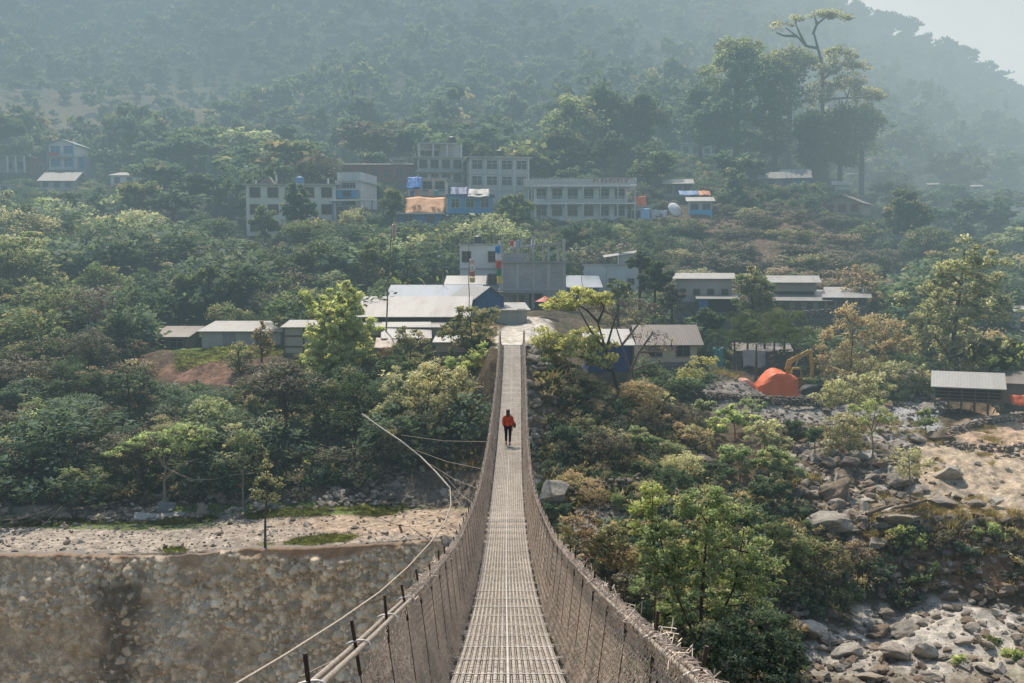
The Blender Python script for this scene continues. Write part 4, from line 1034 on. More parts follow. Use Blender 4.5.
MB().box(-W/2, -W/2 + .9, -.06, -.01, 0, wh).build('blue_boarding', BLUE, r)
r, W, H, wh, fh = house('farmhouse', 'two-tier timber house with pale sheet roofs on a stone terrace at right', 770, 826, 292, 313, 109, 6, wall=WOODP, roof='shed', roofmat=T_LIGHT, rise=.9, cols=5, win=(.6, 1.0), overhang=.5)
MB().box(-W/2 + .6, W/2 - .9, 3.0, 6, H, H + 1.0).build('upper_storey', plaster((.28, .25, .21)), r)
MB().hexa([(-W/2 - .2, 2.4, H + .95), (W/2 - .4, 2.4, H + .95), (W/2 - .4, 6.4, H + 1.7), (-W/2 - .2, 6.4, H + 1.7)], [(-W/2 - .2, 2.4, H + 1.01), (W/2 - .4, 2.4, H + 1.01), (W/2 - .4, 6.4, H + 1.76), (-W/2 - .2, 6.4, H + 1.76)]).build('roof', T_LIGHT, r)
keep(770, 270, 866, 312, 109)
house('shed', 'lower timber shed with mesh front adjoining the two-tier house on its right', 826, 866, 289, 308, 108, 5, yaw=-.1, wall=WOODP, roof='shed', roofmat=T_GREY, rise=.9, cols=4, win=(.8, .8), overhang=.4)
r, W, H, wh, fh = house('blue_shed', 'tall narrow blue metal shed with pale sheet roof behind the yellow-leaved tree', 588, 632, 333, 372, 72, 2.6, yaw=.05, wall=DKBLUE, roof='shed', roofmat=T_WHITE, rise=.85, overhang=.22, found=1.6)
MB().box(W/2 - .04, W/2 + .12, -.16, -.005, -.5, wh).build('door_post', WOOD, r); MB().box(-W/2 + .25, -W/2 + 1.0, -.05, -.005, .02, 1.8).build('door', DKBLUE, r)
drape('tarpaulin', 'small bright blue tarpaulin hanging left of the tall blue shed', 'tarpaulin', 573, 583, 367, 388, 70, (.02, .17, .50), .1, seed=12)
r, W, H, wh, fh = house('cottage', 'cottage with brown sagging roof and tan wall right of the blue shed', 641, 697, 327, 362, 85, 5, yaw=.15, wall=plaster((.42, .35, .25), .5), roof='gable', roofmat=T_RUST, rise=1.3, overhang=.5, cols=2, pane=DARK, found=1)
r, W, H, wh, fh = house('stone_shack', 'ruined dark stone shack with a white cloth hung on its front', 735, 790, 347, 374, 92, 4, wall=STONEF, roof='shed', roofmat=T_RUST, rise=.4, overhang=.2, found=1)
MB().box(-1.9, -.9, -.04, .02, .02, 1.6).build('doorway', DARK, r)
drape('cloth', 'white cloth hanging on the ruined stone shack', 'cloth', 743, 766, 350, 367, 91.5, (.58, .58, .56), .1, seed=15)
drape('tarpaulin', 'upright teal sheet leaning between the cottage and the stone shack', 'tarpaulin', 713, 723, 348, 373, 88, (.08, .30, .28), .1, seed=16)
# stone retaining wall behind excavator is built with the walls below

# ---- hut on stilts at the right
def stilt_hut():
    Y = 78; o = at(968, 412, Y); r = tag(empty('market_hut', tuple(o), -.40), 'open timber hut on stilts with white sheet roof at the right', 'hut')
    W = 64 * Y / FL; hw = W / 2; D = 2.0; zr = zat(388, Y) - zat(412, Y)
    zf = .75
    MB().box(-hw, hw, 0, D, zf, zf + .12).build('floor', WOOD, r)
    b = MB(); b.hexa([(-hw - .25, -.5, zr), (hw + .15, -.5, zr), (hw + .15, D + .3, zr + 1.0), (-hw - .25, D + .3, zr + 1.0)], [(-hw - .25, -.5, zr + .06), (hw + .15, -.5, zr + .06), (hw + .15, D + .3, zr + 1.06), (-hw - .25, D + .3, zr + 1.06)]); b.build('roof', T_WHITE, r)
    for k in range(4): MB().box(-hw, hw, -.05, -.01, zf + .25 + k * .26, zf + .33 + k * .26).build('slat_rail', WOOD, r)
    MB().box(-hw + .1, hw - .1, D - .1, D, zf + .12, zr + .7).build('back_wall', simple('hut_dark', (.05, .04, .03), .9), r)
    for x in np.linspace(-hw + .1, hw - .1, 6):
        for y in (.06, D - .16):
            MB().bar((x, y, -.9), (x + random.uniform(-.05, .05), y, zr + (.02 if y < 1 else .8)), .055).build('post', WOOD, r)
    b = MB()
    for k in range(7):
        x = random.uniform(-hw, hw); b.bar((x, -.3, 0), (x + random.uniform(-.8, .8), -.2, .8), .04)
    b.build('brace', WOOD, r)
    keep(933, 371, 1003, 408, Y)
stilt_hut()
r, W, H, wh, fh = house('hut', 'rusty patched hut right of the open hut on stilts', 1000, 1040, 376, 408, 80, 3, wall=T_RUST, roof='shed', roofmat=T_RUST, rise=.6, overhang=.3, found=.6)
drape('tarpaulin', 'small orange tarpaulin at the right edge beside the rusty hut', 'tarpaulin', 1013, 1030, 396, 405, 77, (.75, .16, .05), .6, seed=41)
r, W, H, wh, fh = house('house', 'pale grey house with red-brown door at the right edge behind the banana plants', 988, 1034, 308, 330, 112, 5, wall=GREYL, roof='shed', roofmat=T_LIGHT, rise=.4, cols=2, win=(.7, .8), door=1.4, overhang=.4)
house('shed', 'small tin shed under the big sparse tree behind the open hut', 985, 1000, 378, 392, 83, 2, wall=WOOD, roof='shed', roofmat=T_BLUE, rise=.3, overhang=.2)

# ---- poles and prayer flags
def pole(label, px, pyt, pyb, Y, r=.06, lean=0, mat=BARKP, name='flag_pole', cat='pole'):
    o = at(px, pyb, Y); h = zat(pyt, Y) - zat(pyb, Y)
    b = MB(); n = 8; b.path([(lean * k / n + .03 * math.sin(k * 1.7), 0, h * k / n - (.8 if k == 0 else 0)) for k in range(n + 1)], [r * (1 - .5 * k / n) for k in range(n + 1)], 6)
    ob = b.build(name, mat); ob.location = o; return tag(ob, label, cat), o, h
pole('tall thin leaning pole with a scrap of flag standing by the long metal shed', 386, 226, 322, 78.5, .07, .55)
drape('prayer_flag', 'scrap of white and orange flag at the top of the tall thin pole', 'flag', 392, 396, 224, 237, 78.3, (.62, .50, .40), .1, nx=4, ny=6, seed=50)
pole('slender flag pole behind the five-coloured prayer flags', 497.5, 240, 312, 92, .045, 0)
FC = [((.03, .25, .55), 'blue'), ((.70, .70, .68), 'white'), ((.55, .07, .04), 'red'), ((.05, .20, .10), 'green'), ((.65, .50, .12), 'yellow')]
y0 = 245.5
for i, (c, n) in enumerate(FC):
    drape('prayer_flag', n + ' prayer flag, ' + ['topmost', 'second', 'third', 'fourth', 'lowest'][i] + ' of the five-coloured column before the unfinished house', 'flag', 495 + .5 * i, 500.5 + .4 * i, y0, y0 + 7.6, 91.8, c, .05, sag=.05, nx=4, ny=4, group='prayer flags on the tall pole', seed=60 + i); y0 += 7.6
keep(492, 242, 504, 284, 91)
pole('rust-red flag pole with faded flags left of the white two-storey house', 469, 244, 300, 85, .04, 0, M_RUST)
for i, (c, n) in enumerate((((.62, .50, .45), 'faded pink'), ((.62, .62, .58), 'faded white'), ((.5, .18, .15), 'dull red'), ((.62, .52, .2), 'faded yellow'))):
    drape('prayer_flag', n + ' flag on the rust-red pole left of the white house', 'flag', 469.5, 475, 259 + i * 6, 264.5 + i * 6, 84.8, c, .05, nx=4, ny=4, group='faded flags on the rust-red pole', seed=70 + i)
keep(466, 244, 477, 284, 85)
for (px, t, b_, Y, ln) in ((443, 250, 285, 100, 0), (532, 252, 300, 97, .1), (583, 265, 290, 100, -.3), (606, 262, 284, 104, .1)):
    pole({443: 'bare thin pole left of the white two-storey house', 532: 'thin pole in front of the unfinished concrete house', 583: 'leaning pole by the pale blue shed roof', 606: 'short pole before the grey plastered house'}[px], px, t, b_, Y, .04, ln)

# stones and tyres weighing down the sheet roofs, tanks on the flat ones
def water_tank(label, px, pyb, Y, r, h, mat):
    o = at(px, pyb, Y); root = tag(empty('water_tank', tuple(o)), label, 'water tank')
    V, F = tube_np([(0, 0, 0), (0, 0, h * .8), (0, 0, h * .92), (0, 0, h)], [r, r, r * .7, r * .3], 14)
    b = MB().add(V, F); b.f.append(tuple(range(len(b.v) - 14, len(b.v)))); b.build('tank', mat, root, smooth=False)
    b = MB(); b.box(-r * .9, r * .9, -r * .9, r * .9, -.5, -.003); b.build('stand', SLAB, root)
BLK = simple('black_plastic', (.03, .03, .035), .5, .2, 3, .1)
water_tank('black water tank on the roof of the tall grey concrete building', 452, 143.5, 182, .7, 1.3, BLK)
water_tank('black water tank on the roof of the two-storey grey building with framed windows', 500, 156.5, 176, .65, 1.2, BLK)
water_tank('blue water tank on the roof of the cream three-storey block', 300, 183.5, 156, .6, 1.1, BLUE)
water_tank('black water tank on the roof of the white two-storey house behind the prayer flags', 478, 243.5, 111, .45, .9, BLK)
# ------------------------------------------------------------------ leaves, trunks and plants
def leaf_cards(P, size, aspect=.45, droop=0., rg=R, up=.0, dirs=None):
    """one small rhombic leaf (or spray of leaves) per point"""
    n = len(P)
    d = rg.normal(0, 1, (n, 3)) if dirs is None else dirs + rg.normal(0, .45, (n, 3))
    d[:, 2] -= droop; d /= np.linalg.norm(d, axis=1)[:, None] + 1e-9
    r = rg.normal(0, 1, (n, 3)); r[:, 2] += up * 0
    s = np.cross(d, r); s /= np.linalg.norm(s, axis=1)[:, None] + 1e-9
    sz = (size * (.55 + .9 * rg.random(n)))[:, None]
    a = d * sz; b = s * sz * aspect * .5
    nn = np.cross(s, d) * sz * .12
    V = np.stack([P - a * .5, P + b - nn * .5, P + a * .5, P - b - nn * .5], 1).reshape(-1, 3)
    F = np.arange(4 * n).reshape(-1, 4)
    return V, F

def crown_pts(lobes, n, nclump, cr, rg=R, shell=.55, flat=.65, low=-.35):
    """clumps of leaf points through the volume of several lobes; lobes: (x,y,z,rx,ry,rz)"""
    lobes = np.asarray(lobes, float)
    vol = lobes[:, 3] * lobes[:, 4] * lobes[:, 5]; vol = vol ** .7; vol /= vol.sum()
    li = rg.choice(len(lobes), nclump, p=vol)
    d = rg.normal(0, 1, (nclump * 2, 3)); d /= np.linalg.norm(d, axis=1)[:, None]
    d = d[d[:, 2] > low - .35 * rg.random(len(d))][:nclump]
    while len(d) < nclump: d = np.concatenate([d, d])[:nclump]
    rad = shell + (1.04 - shell) * rg.random(nclump) ** .7
    C = lobes[li, :3] + d * rad[:, None] * lobes[li, 3:]
    per = rg.dirichlet(np.full(nclump, 3.0)) * n
    ci = rg.choice(nclump, n, p=per / per.sum())
    g = rg.normal(0, 1, (n, 3)); g /= np.linalg.norm(g, axis=1)[:, None]; g *= (rg.random(n) ** .45)[:, None]
    crs = cr * (.55 + .9 * rg.random(nclump))
    off = g * crs[ci][:, None] * np.array([1, 1, flat])
    P = C[ci] + off
    ct = rg.random(nclump)
    tint = np.clip(.15 + .35 * ct[ci] + .38 * (off[:, 2] / (crs[ci] * flat) * .5 + .5) + .25 * (rad[ci] - .75) + .12 * rg.normal(0, 1, n), 0, 1)  # higher and outer leaves of a clump coloured lighter, imitating light from above
    dirs = d[ci] * np.array([1, 1, .6])
    bulge = off / (crs[ci][:, None] + 1e-6) * 1.0 + d[ci] * .55 + np.array([0, 0, .25]); bulge /= np.linalg.norm(bulge, axis=1)[:, None] + 1e-6
    return P, tint, ct[ci], C, dirs, bulge

def crown_mesh(name, lobes, n, nclump, cr, size, mat, aspect=.5, droop=0., seed=0, shell=.55, flat=.65, low=-.35):
    rg = np.random.default_rng(seed)
    P, tint, ct, C, dirs, bulge = crown_pts(lobes, n, nclump, cr, rg, shell, flat, low)
    V, F = leaf_cards(P, size, aspect, droop, rg, dirs=dirs)
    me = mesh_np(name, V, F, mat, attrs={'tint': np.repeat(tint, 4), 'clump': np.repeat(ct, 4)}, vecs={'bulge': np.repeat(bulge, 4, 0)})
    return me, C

def limb_mesh(name, base, top, C, r0, mat, seed=0, nb=14, bend=.1, ns=6, trunk_frac=1.0):
    """leaning tapered trunk with limbs reaching into the clumps"""
    rg = np.random.default_rng(seed); base = np.array(base, float); top = np.array(top, float)
    k = 9; t = np.linspace(0, 1, k)[:, None]
    hgt = np.linalg.norm(top - base)
    P = base * (1 - t) + top * t + np.cumsum(rg.normal(0, bend * hgt / k, (k, 3)), 0) * t * np.array([1, 1, .2])
    rads = r0 * (1.15 - .85 * np.linspace(0, 1, k)); rads[0] *= 1.35
    parts = [tube_np(P, rads, ns)]
    if len(C):
        idx = rg.choice(len(C), min(nb, len(C)), replace=False)
        for i in idx:
            c = C[i]; zf = np.clip((c[2] - base[2]) / max(hgt, .1) * .55 + rg.uniform(-.1, .15), .2, .97)
            j = zf * (k - 1); a = P[int(j)] + (P[min(k - 1, int(j) + 1)] - P[int(j)]) * (j % 1)
            m = a * .5 + c * .5 + np.array([0, 0, .10 * np.linalg.norm(c - a)]) + rg.normal(0, .04 * hgt, 3) * .6
            rr = r0 * (1.1 - .8 * zf) * .5
            parts.append(tube_np([a, a * .6 + m * .4 , m, c], [rr, rr * .75, rr * .5, rr * .15], 4))
    V, F = cat_vf(parts)
    return mesh_np(name, V, F, mat, smooth=True)

class Kind:
    def __init__(s, h, w, foliage, limbs, pname, kname): s.h, s.w, s.foliage, s.limbs, s.pname, s.kname = h, w, foliage, limbs, pname, kname
KINDS_ = {}
def lobeset(kind, seed):
    rg = np.random.default_rng(seed)
    if kind == 'round':     # broad crown on a trunk, unit ~ 8 m tall
        Ls = [(0, 0, 5.2, 2.3, 2.3, 2.0)] + [(rg.uniform(-2, 2), rg.uniform(-2, 2), rg.uniform(3.6, 6.6), rg.uniform(1, 1.7), rg.uniform(1, 1.7), rg.uniform(.9, 1.4)) for _ in range(7)]
    elif kind == 'tall':
        Ls = [(rg.uniform(-.8, .8), rg.uniform(-.8, .8), 2.2 + i * 1.05, 1.9 - .2 * i + rg.uniform(-.3, .3), 1.9 - .2 * i, 1.0) for i in range(6)] + [(rg.uniform(-1.6, 1.6), rg.uniform(-1.4, 1.4), rg.uniform(3, 6.5), .9, .9, .8) for _ in range(4)]
    elif kind == 'flat':    # umbrella shaped
        Ls = [(rg.uniform(-3, 3), rg.uniform(-2.5, 2.5), rg.uniform(5.4, 7.0), rg.uniform(1.1, 1.9), rg.uniform(1, 1.7), .6) for _ in range(8)]
    else:                   # bush: to the ground
        Ls = [(rg.uniform(-1.7, 1.7), rg.uniform(-1.4, 1.4), rg.uniform(.5, 2.3), rg.uniform(.9, 1.5), rg.uniform(.9, 1.5), rg.uniform(.8, 1.5)) for _ in range(8)]
    return Ls
_var = {}
def variant(kind, lod, v):
    k = (kind, lod, v)
    if k in _var: return _var[k]
    seed = hash_i(k)
    Ls = lobeset(kind, seed)
    n, size = {'near': (5200, .26), 'mid': (3300, .33), 'far': (800, .80)}[lod]
    ncl = {'near': 130, 'mid': 75, 'far': 38}[lod]
    if kind == 'bush': n = int(n * .8); size *= .85
    asp = .55 if lod != 'near' else .42
    cr = {'near': .62, 'mid': .78, 'far': .95}[lod]
    me, C = crown_mesh(kind + '_crown', Ls, n, ncl, cr * (.85 if kind == 'bush' else 1), size, L['mid'], asp, .15, seed, flat=.6)
    if kind == 'bush': tr = limb_mesh('stems', (0, 0, -.8), (.2, 0, 1.6), C, .07, BARKD, seed, 16)
    else: tr = limb_mesh('trunk', (0, 0, -1.0), (rng_u(seed, -.5, .5), 0, 5.6), C, .21, BARK if v % 2 else BARKD, seed, 18 if lod != 'far' else 6)
    zs = np.array([c[2] for c in C]); xs = np.array([c[0] for c in C])
    _var[k] = (me, tr, max(l[2] + l[5] for l in Ls), np.percentile(np.abs(xs), 96) + .5)
    return _var[k]
def hash_i(k):
    s = 0
    for ch in repr(k): s = (s * 131 + ord(ch)) % 1000003
    return s
def rng_u(seed, a, b): return float(np.random.default_rng(seed + 5).uniform(a, b))

def put_material(o, m):
    o.material_slots[0].link = 'OBJECT'; o.material_slots[0].material = m

TREES = []; HKEEP = []
def plant(name, label, cat, kind, matk, px, pyt, Y, wpx=None, lod=None, v=None, group=None, pyb=None, trunk=True, X=None, H=None, dz=0):
    """put a copy of one of the grown trees or shrubs where it stands on the ground"""
    lod = lod or ('near' if Y < 72 else 'mid' if Y < 170 else 'far')
    v = random.randrange(4) if v is None else v
    me, tr, h0, w0 = variant(kind, lod, v)
    X = xat(px, Y) if X is None else X
    z = tz(X, Y) if pyb is None else zat(pyb, Y)
    h = (zat(pyt, Y) - z) if H is None else H
    if h < .5: return None
    s = h / h0
    sw = s if wpx is None else (wpx * Y / FL / 2) / w0
    sw = max(s * .5, min(s * 2.6, sw))
    r = empty(name, (X, Y, z + dz), random.uniform(0, 2 * PI)); tag(r, label, cat, group)
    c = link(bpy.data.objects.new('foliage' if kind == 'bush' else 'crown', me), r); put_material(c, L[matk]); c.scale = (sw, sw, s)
    if trunk:
        t = link(bpy.data.objects.new('stems' if kind == 'bush' else 'trunk', tr), r); t.scale = (sw, sw, s)
    r.rotation_euler = (0, 0, random.uniform(0, 2 * PI)) if kind != 'flat' else (0, 0, random.choice((0, PI)))
    TREES.append((px, z, h, Y))
    return r

def hero(name, label, cat, Y, matk, lobes, trunks, size, n, ncl=None, cr=None, aspect=.42, droop=.15, trunk_r=.12, bark=None, depth=1.0, group=None, seed=None, shell=.5, low=-.5, twigs=0, flat=.65, base=None, pname='crown', tname='trunk', nb=16):
    """one individually shaped tree: lobes given as (px, py, rx, ry) at its distance, trunks as pixel paths"""
    seed = hash_i(label) if seed is None else seed; rg = np.random.default_rng(seed)
    k = Y / FL
    b0 = trunks[0][0] if trunks else base
    o = at(b0[0], b0[1], Y)
    if abs(o.z - tz(o.x, Y)) > .2 and Y < 400: base_drop = o.z - tz(o.x, Y)
    else: base_drop = 0
    root = tag(empty(name, tuple(o)), label, cat, group); ov = np.array(o)
    LB = []
    for (px, py, rx, ry) in lobes:
        p = np.array(at(px, py, Y)) - ov
        LB.append((p[0], rg.uniform(-.5, .5) * rx * k * depth, p[2], rx * k, max(rx, ry) * k * .9 * depth, ry * k))
    if n:
        vol = sum(l[3] * l[5] for l in LB)
        n = int(n * 1.25); ncl = ncl or int(min(150, 26 + vol * 2.5)); cr = cr or max(.25, .40 * (vol / len(LB)) ** .5)
        me, C = crown_mesh(pname, LB, n, ncl, cr, size, L[matk], aspect, droop, seed, shell, flat, low)
        link(bpy.data.objects.new(pname, me), root)
    else: C = np.array([[l[0], l[1], l[2]] for l in LB])
    parts = []
    for ti, tp in enumerate(trunks):
        P = np.array([np.array(at(px, py, Y)) - ov for px, py in tp]); P[:, 1] += np.linspace(0, rg.uniform(-.6, .6), len(P))
        if ti == 0 and base_drop > 0: P = np.concatenate([[P[0] - [0, 0, base_drop + .5]], P])
        elif ti == 0: P[0, 2] -= .5
        # smooth
        t = np.linspace(0, len(P) - 1, 4 * len(P)); Pi = np.stack([np.interp(t, np.arange(len(P)), P[:, a]) for a in range(3)], 1)
        Pi[1:-1] = (Pi[:-2] + Pi[1:-1] * 2 + Pi[2:]) / 4
        r0 = trunk_r * (1 if ti == 0 else .55)
        parts.append(tube_np(Pi, r0 * (1.1 - .75 * np.linspace(0, 1, len(Pi))), 6))
        if ti == 0: main = Pi
    allp = np.concatenate([p[0].reshape(-1, 6, 3).mean(1) for p in parts]) if parts else np.zeros((1, 3))
    if len(C):
        for i in rg.choice(len(C), min(nb, len(C)), replace=False):
            c = C[i]; dd = np.linalg.norm(allp - c, axis=1) + .8 * np.maximum(0, allp[:, 2] - c[2]); a = allp[np.argmin(dd)]
            m = (a + c) / 2 + np.array([0, 0, .08 * np.linalg.norm(c - a)]) + rg.normal(0, .05, 3)
            parts.append(tube_np([a, m, c], [trunk_r * .35, trunk_r * .22, trunk_r * .08], 4))
            allp = np.concatenate([allp, [m]])
    if twigs:
        for _ in range(twigs):
            l = LB[rg.integers(len(LB))]; d = rg.normal(0, 1, 3); d /= np.linalg.norm(d); d[2] = abs(d[2]) * .7
            e = np.array(l[:3]) + d * np.array(l[3:]) * rg.uniform(.5, 1.1); a = allp[np.argmin(np.linalg.norm(allp - e, axis=1) + rg.random(len(allp)) * .8)]
            m = (a + e) / 2 + rg.normal(0, .12, 3)
            parts.append(tube_np([a, m, e], [.022, .016, .008], 3)); allp = np.concatenate([allp, [m, e]])
    if parts:
        V, F = cat_vf(parts); obj_np(tname, V, F, bark or BARK, root, smooth=True)
    if Y < 125 and n:
        x0, x1 = min(l[0] - l[2] for l in lobes), max(l[0] + l[2] for l in lobes); y0, y1 = min(l[1] - l[3] for l in lobes), max(l[1] + l[3] for l in lobes)
        dx, dy = (x1 - x0) * .12, (y1 - y0) * .1; HKEEP.append((x0 + dx, y0 + dy, x1 - dx, y1 - dy * 3, Y - 1.0))
    return root

# --- big arching leaves: banana and palm
def arching(name, label, cat, px, pyt, Y, matk, n=9, lw=.42, group=None, frond=False, pyb=None, seed=0, width=1.0):
    rg = np.random.default_rng(seed + int(px)); X = xat(px, Y); z = tz(X, Y) if pyb is None else zat(pyb, Y)
    H = zat(pyt, Y) - z
    root = tag(empty(name, (X, Y, z)), label, cat, group)
    V, F = tube_np([(0, 0, -.4), (.03, 0, H * .3), (0, 0, H * .58)], [.13, .11, .07], 6); obj_np('stem', V, F, BARK if frond else L_STEM, root, smooth=True)
    for k in range(n):
        a = 2 * PI * k / n + rg.uniform(-.3, .3); Ln = H * rg.uniform(.55, .8) * width; el = rg.uniform(.5, 1.4)
        t = np.linspace(0, 1, 9); r = Ln * (np.sin(t * 1.2) * math.cos(el) + .12 * t); zz = H * .56 + Ln * (t * math.sin(el) - .75 * t ** 2.3)
        w = lw * np.sin(np.clip(t * 1.02 + .06, 0, 1) * PI) ** .6
        ca, sa = math.cos(a), math.sin(a)
        Pm = np.stack([r * ca, r * sa, zz], 1); side = np.array([-sa, ca, 0])
        if not frond:
            Vv = np.concatenate([Pm - side * w[:, None] * .5 + [0, 0, -.06], Pm, Pm + side * w[:, None] * .5 + [0, 0, -.06]]); m = len(t)
            i = np.arange(m - 1)[:, None]
            Ff = np.concatenate([np.concatenate([i, i + 1, i + m + 1, i + m], 1), np.concatenate([i + m, i + m + 1, i + 2 * m + 1, i + 2 * m], 1)])
        else:
            tt = np.linspace(.12, 1, 26); Q = np.stack([np.interp(tt, t, Pm[:, j]) for j in range(3)], 1); wl = .55 * np.sin(tt * PI * .9 + .15) + .1
            Vl = []
            for q, ww in zip(Q, wl):
                for s in (-1, 1):
                    e = q + side * s * ww * .8 + np.array([ca, sa, 0]) * .12 + [0, 0, -.28 * ww]
                    Vl += [q, q * .5 + e * .5 + [0, 0, .045], e, q * .5 + e * .5 - [0, 0, .045]]
            Vv = np.array(Vl); Ff = np.arange(len(Vv)).reshape(-1, 4)
        obj_np('leaf', Vv, Ff, L[matk], root, attrs={'tint': np.full(len(Vv), rg.uniform(.3, 1)), 'clump': np.full(len(Vv), rg.random())})
    TREES.append((px, z, H, Y))
    return root
L_STEM = simple('banana_stem', (.12, .14, .06), .7, .4, 5)
# ------------------------------------------------------------------ plants shaped one by one
keep(498, 322, 530, 352, 95); keep(528, 312, 552, 328, 92); keep(503, 345, 521, 400, 66)
keep(150, 360, 235, 384, 92); keep(385, 474, 482, 500, 64); keep(738, 369, 818, 395, 82.5); keep(784, 350, 815, 392, 86)
def T(*a, **k): return hero(*a, **k)
T('bamboo', 'bright yellow-green feathery bamboo clump rising in front of the long metal shed', 'bamboo', 75.5, 'lime',
  [(343,300,18,18),(348,320,20,20),(322,318,20,20),(358,322,14,16),(328,345,27,26),(350,350,22,26),(305,300,6,12),(372,330,10,8),(340,375,27,20),(314,370,20,20),(333,332,22,22),(335,360,26,22)],
  [[(338,402),(338,360),(342,300)],[(338,402),(325,350),(318,315)],[(338,402),(352,350),(358,318)],[(338,402),(312,350),(303,298)]], .30, 20000, 330, .38, .5, .3, trunk_r=.06, bark=L_STEM)
T('yellow_tree', 'leaning tree with clusters of yellow leaves in front of the tall blue shed', 'tree', 68.5, 'yellow',
  [(578,298,24,9),(560,304,16,8),(598,300,16,8),(552,340,20,12),(575,352,26,14),(598,356,18,12),(545,362,14,10),(585,338,16,9),(610,345,10,6)],
  [[(619,392),(613,372),(606,350),(598,322)],[(606,350),(590,330),(575,302)],[(613,372),(590,360),(560,350)],[(606,350),(612,328),(618,310)],[(598,322),(585,308),(565,303)],[(598,322),(604,308),(600,300)]],
  .26, 6000, 150, .46, .55, 0, trunk_r=.17, bark=BARKD, twigs=110, flat=.45)
T('bare_tree', 'leafless spreading grey-brown tree standing right of the yellow-leaved tree', 'tree', 70, 'ochre',
  [(620,306,34,12),(640,312,24,14),(650,340,26,16),(662,352,18,14),(625,322,22,14),(600,312,20,10)],
  [[(628,394),(630,372),(638,352),(652,332)],[(630,372),(622,345),(612,315)],[(638,352),(660,352),(680,346)],[(622,345),(640,322),(650,305)],[(630,372),(645,365),(668,362)],[(612,315),(596,305)]],
  .12, 500, 60, .5, trunk_r=.16, bark=simple('bark_greybrown', (.20, .155, .13), .9, .4, 6, .4), twigs=420)
T('yellow_sapling', 'small bright yellow-green shrub on the bare ground left of the orange heap', 'shrub', 76, 'yellow',
  [(700,362,12,7),(690,372,12,8),(712,358,7,5),(683,382,7,6)], [[(686,402),(690,385),(698,366)]], .2, 1300, 45, .32, trunk_r=.05)
T('climber_tree', 'rounded tree smothered in bright green climber between the stone house and the two-tier house', 'tree', 99, 'mid',
  [(752,280,14,12),(756,292,16,16),(746,298,14,14),(762,302,12,12)], [[(752,335),(752,300),(752,278)]], .3, 4200, 120, .42, trunk_r=.2, bark=BARKD, shell=.7)
T('sparse_tree', 'tallest loose-crowned olive tree at the right, standing behind the open hut', 'tree', 90, 'sun',
  [(965,250,14,14),(950,268,20,14),(985,262,16,14),(965,285,30,18),(930,290,16,10),(995,285,14,14),(950,310,32,18),(985,312,22,18),(925,318,18,12),(940,340,34,18),(975,345,34,20),(915,345,16,12),(955,370,40,16),(900,300,6,5)],
  [[(950,398),(952,360),(956,320),(962,285),(966,250)],[(952,360),(935,335),(925,305)],[(956,320),(975,295),(988,265)],[(952,360),(978,345),(992,320)],[(962,285),(948,272)]], .36, 12500, 280, .58, .5, .1, trunk_r=.24, bark=BARK, twigs=60, shell=.35)
T('ochre_tree', 'broad ochre and olive bush right of the yellow excavator', 'bush', 86, 'ochre',
  [(850,318,22,12),(878,328,26,14),(842,342,20,16),(870,350,26,18),(838,365,22,16),(832,384,20,16),(860,378,22,16),(895,345,20,12)], [[(850,402),(850,370),(852,330)],[(850,402),(870,370),(882,340)]], .30, 5200, 170, .48, trunk_r=.1, twigs=40)
T('ochre_tree', 'small orange-brown autumn tree behind the lower shed with mesh front', 'tree', 111, 'ochre',
  [(860,276,14,10),(868,285,14,12),(850,288,9,8),(880,300,10,10)], [[(862,312),(862,290),(862,275)]], .32, 1300, 60, .42, trunk_r=.1, twigs=30)
T('olive_bush', 'large pale grey-green bush left of the flat-topped lime sapling', 'bush', 74, 'sun',
  [(848,400,26,12),(830,394,20,12),(868,395,20,12),(880,380,16,10),(852,384,20,10)], [[(848,420),(848,400)]], .24, 3000, 110, .38, trunk_r=.06, twigs=60)
T('olive_bush', 'dense olive bush among the boulders below the flat-topped sapling', 'bush', 67, 'sun',
  [(838,430,20,16),(852,440,16,14),(828,445,14,12),(848,420,14,9),(862,432,10,10)], [[(842,462),(842,440)]], .20, 2800, 100, .32, trunk_r=.06, twigs=30)
T('flat_sapling', 'flat-topped lime-green sapling on a thin bent trunk among the boulders', 'tree', 65, 'lime',
  [(862,410,12,7),(878,407,14,8),(872,420,14,6),(886,418,8,6)], [[(869,474),(873,450),(871,430),(874,412)],[(871,430),(862,415)],[(873,432),(884,416)]], .18, 1300, 60, .30, trunk_r=.07, bark=BARKP, twigs=30)
T('sapling', 'slim sapling with loose grey-green leaves on the bare earth above the right bank', 'tree', 59, 'sun',
  [(905,455,12,9),(920,462,12,9),(908,470,14,9),(898,462,8,7)], [[(910,508),(910,490),(909,470),(908,455)]], .17, 800, 45, .32, trunk_r=.06, bark=BARKP, twigs=24)
T('sapling', 'lone slender pale-leaved sapling on the gravel terrace at left', 'tree', 53.6, 'olive',
  [(266,464,6,7),(262,480,10,8),(272,482,10,8),(266,496,14,7),(256,494,7,6),(280,486,7,4)], [[(265,549),(265,520),(266,495),(266,462)]], .15, 750, 55, .24, trunk_r=.075, bark=BARK, twigs=30, shell=.3)
T('sapling_top', 'x', 'x', 53.6, 'lime', [(266,456,4,3)], [[(266,464),(266,456)]], .13, 60, 6, .15, trunk_r=.02) if False else None
